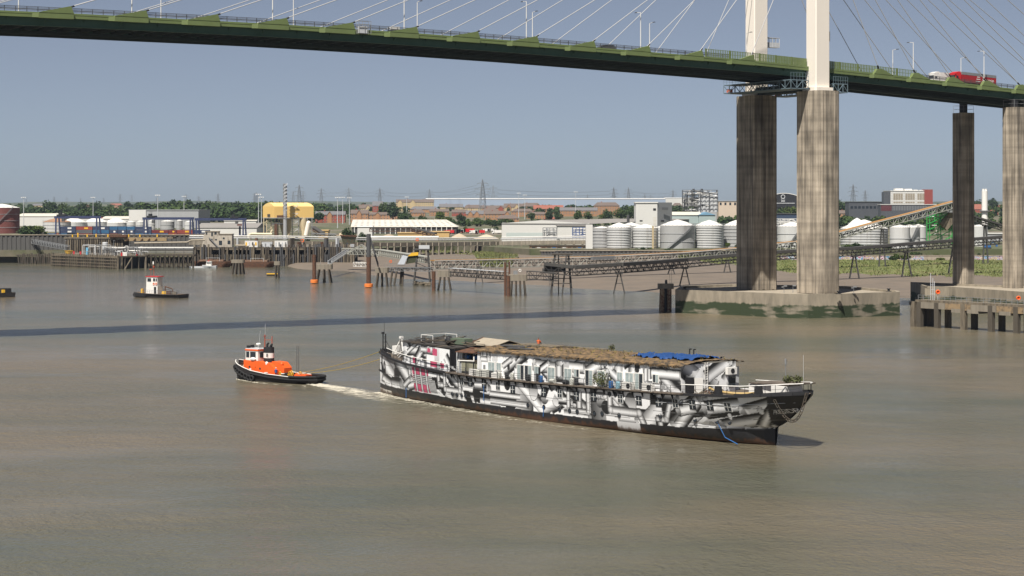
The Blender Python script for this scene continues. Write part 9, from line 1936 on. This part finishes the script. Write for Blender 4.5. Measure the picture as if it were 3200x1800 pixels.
# ------------------------------------------------------------------ wake foam on the water
def foam_mat():
    m = bpy.data.materials.new('wake_foam'); m.use_nodes = True; n = m.node_tree.nodes; l = m.node_tree.links; b = n['Principled BSDF']; b.inputs['Base Color'].default_value = (0.52, 0.48, 0.39, 1); b.inputs['Roughness'].default_value = 0.8
    at = n.new('ShaderNodeAttribute'); at.attribute_name = 'paint'; geo = n.new('ShaderNodeNewGeometry'); mp = n.new('ShaderNodeMapping'); mp.inputs['Rotation'].default_value = (0, 0, 0.75); mp.inputs['Scale'].default_value = (0.35, 1.3, 1); l.new(geo.outputs['Position'], mp.inputs[0])
    nz = n.new('ShaderNodeTexNoise'); nz.inputs['Scale'].default_value = 1.1; nz.inputs['Detail'].default_value = 7; nz.inputs['Roughness'].default_value = 0.72; l.new(mp.outputs[0], nz.inputs['Vector'])
    ad = n.new('ShaderNodeMath'); ad.operation = 'ADD'; l.new(nz.outputs['Fac'], ad.inputs[0]); sp = n.new('ShaderNodeSeparateColor'); l.new(at.outputs['Color'], sp.inputs[0]); l.new(sp.outputs[0], ad.inputs[1])
    r = n.new('ShaderNodeMapRange'); r.inputs[1].default_value = 0.98; r.inputs[2].default_value = 1.18; l.new(ad.outputs[0], r.inputs[0]); l.new(r.outputs[0], b.inputs['Alpha']); return m
M_foam = foam_mat()
def foam(lab, pts, seed):
    """pts: (centre, half width, density); a strip of churned water with small real bumps"""
    r = np.random.default_rng(seed); n = 90; mm = 26; V = np.zeros((n, mm, 3)); C = np.zeros((n, mm, 3)); S = len(pts)-1
    for i in range(n):
        f = i/(n-1)*S; k = min(int(f), S-1); g = f-k; c = pts[k][0].lerp(pts[k+1][0], g); d = (pts[k+1][0]-pts[k][0]).normalized(); nr = Vector((-d.y, d.x, 0)); w = pts[k][1]+(pts[k+1][1]-pts[k][1])*g; q = pts[k][2]+(pts[k+1][2]-pts[k][2])*g
        for j in range(mm):
            h = j/(mm-1)*2-1; e = 1-abs(h)**2.5; p = c+nr*w*h; V[i, j] = (p.x, p.y, 0.03+abs(r.normal(0, 0.07))*q*e*1.4); C[i, j] = q*e*(0.25 if i in (0, n-1) else 1)
    o = grid_mesh('wake_foam', V, C, M_foam, None); tag(o, lab, 'foam', kind='stuff')
foam('white propeller wash churning behind the tug', [(G(972, 1200), 1.6, 0.78), (G(1040, 1211), 3.6, 0.68), (G(1110, 1226), 5.4, 0.60), (G(1190, 1243), 6.6, 0.54), (G(1290, 1264), 6.8, 0.46), (G(1400, 1288), 6.5, 0.42), (G(1520, 1312), 6, 0.34)], 1)
foam('foam along the waterline of the painted ship', [(G(1168, 1226), 1.5, 0.66), (G(1260, 1248), 2.2, 0.57), (G(1400, 1274), 2.6, 0.53), (G(1560, 1304), 2.8, 0.50), (G(1720, 1330), 2.8, 0.47), (G(1900, 1350), 2.6, 0.44), (G(2150, 1374), 2.0, 0.36)], 2)
foam('thin bow foam along the tug hull', [(G(738, 1186), 0.5, 0.6), (G(800, 1197), 0.6, 0.55), (G(880, 1204), 0.6, 0.45), (G(960, 1208), 0.6, 0.6)], 3)
foam('thin pale streaks on the water behind the ship stern', [(G(2390, 1140), 0.5, 0.40), (G(2480, 1143), 0.7, 0.46), (G(2560, 1158), 0.8, 0.44), (G(2700, 1180), 0.7, 0.36), (G(2990, 1210), 0.7, 0.34)], 4)
foam('faint wake line across the lower right water', [(G(2460, 1400), 0.8, 0.38), (G(2620, 1440), 0.9, 0.40), (G(2900, 1490), 0.9, 0.36), (G(3250, 1560), 0.9, 0.34)], 5)

# ------------------------------------------------------------------ air
hz = bpy.data.materials.new('haze_air'); hz.use_nodes = True; n = hz.node_tree.nodes; l = hz.node_tree.links
n.remove(n['Principled BSDF']); pv = n.new('ShaderNodeVolumePrincipled'); pv.inputs['Color'].default_value = (0.66, 0.79, 1.0, 1); pv.inputs['Density'].default_value = 0.000034; pv.inputs['Anisotropy'].default_value = 0.2
l.new(pv.outputs[0], n['Material Output'].inputs['Volume'])
MB().box((0, 5800, -3.2), (19500, 12300, 168)).build('haze', hz, kind='stuff')
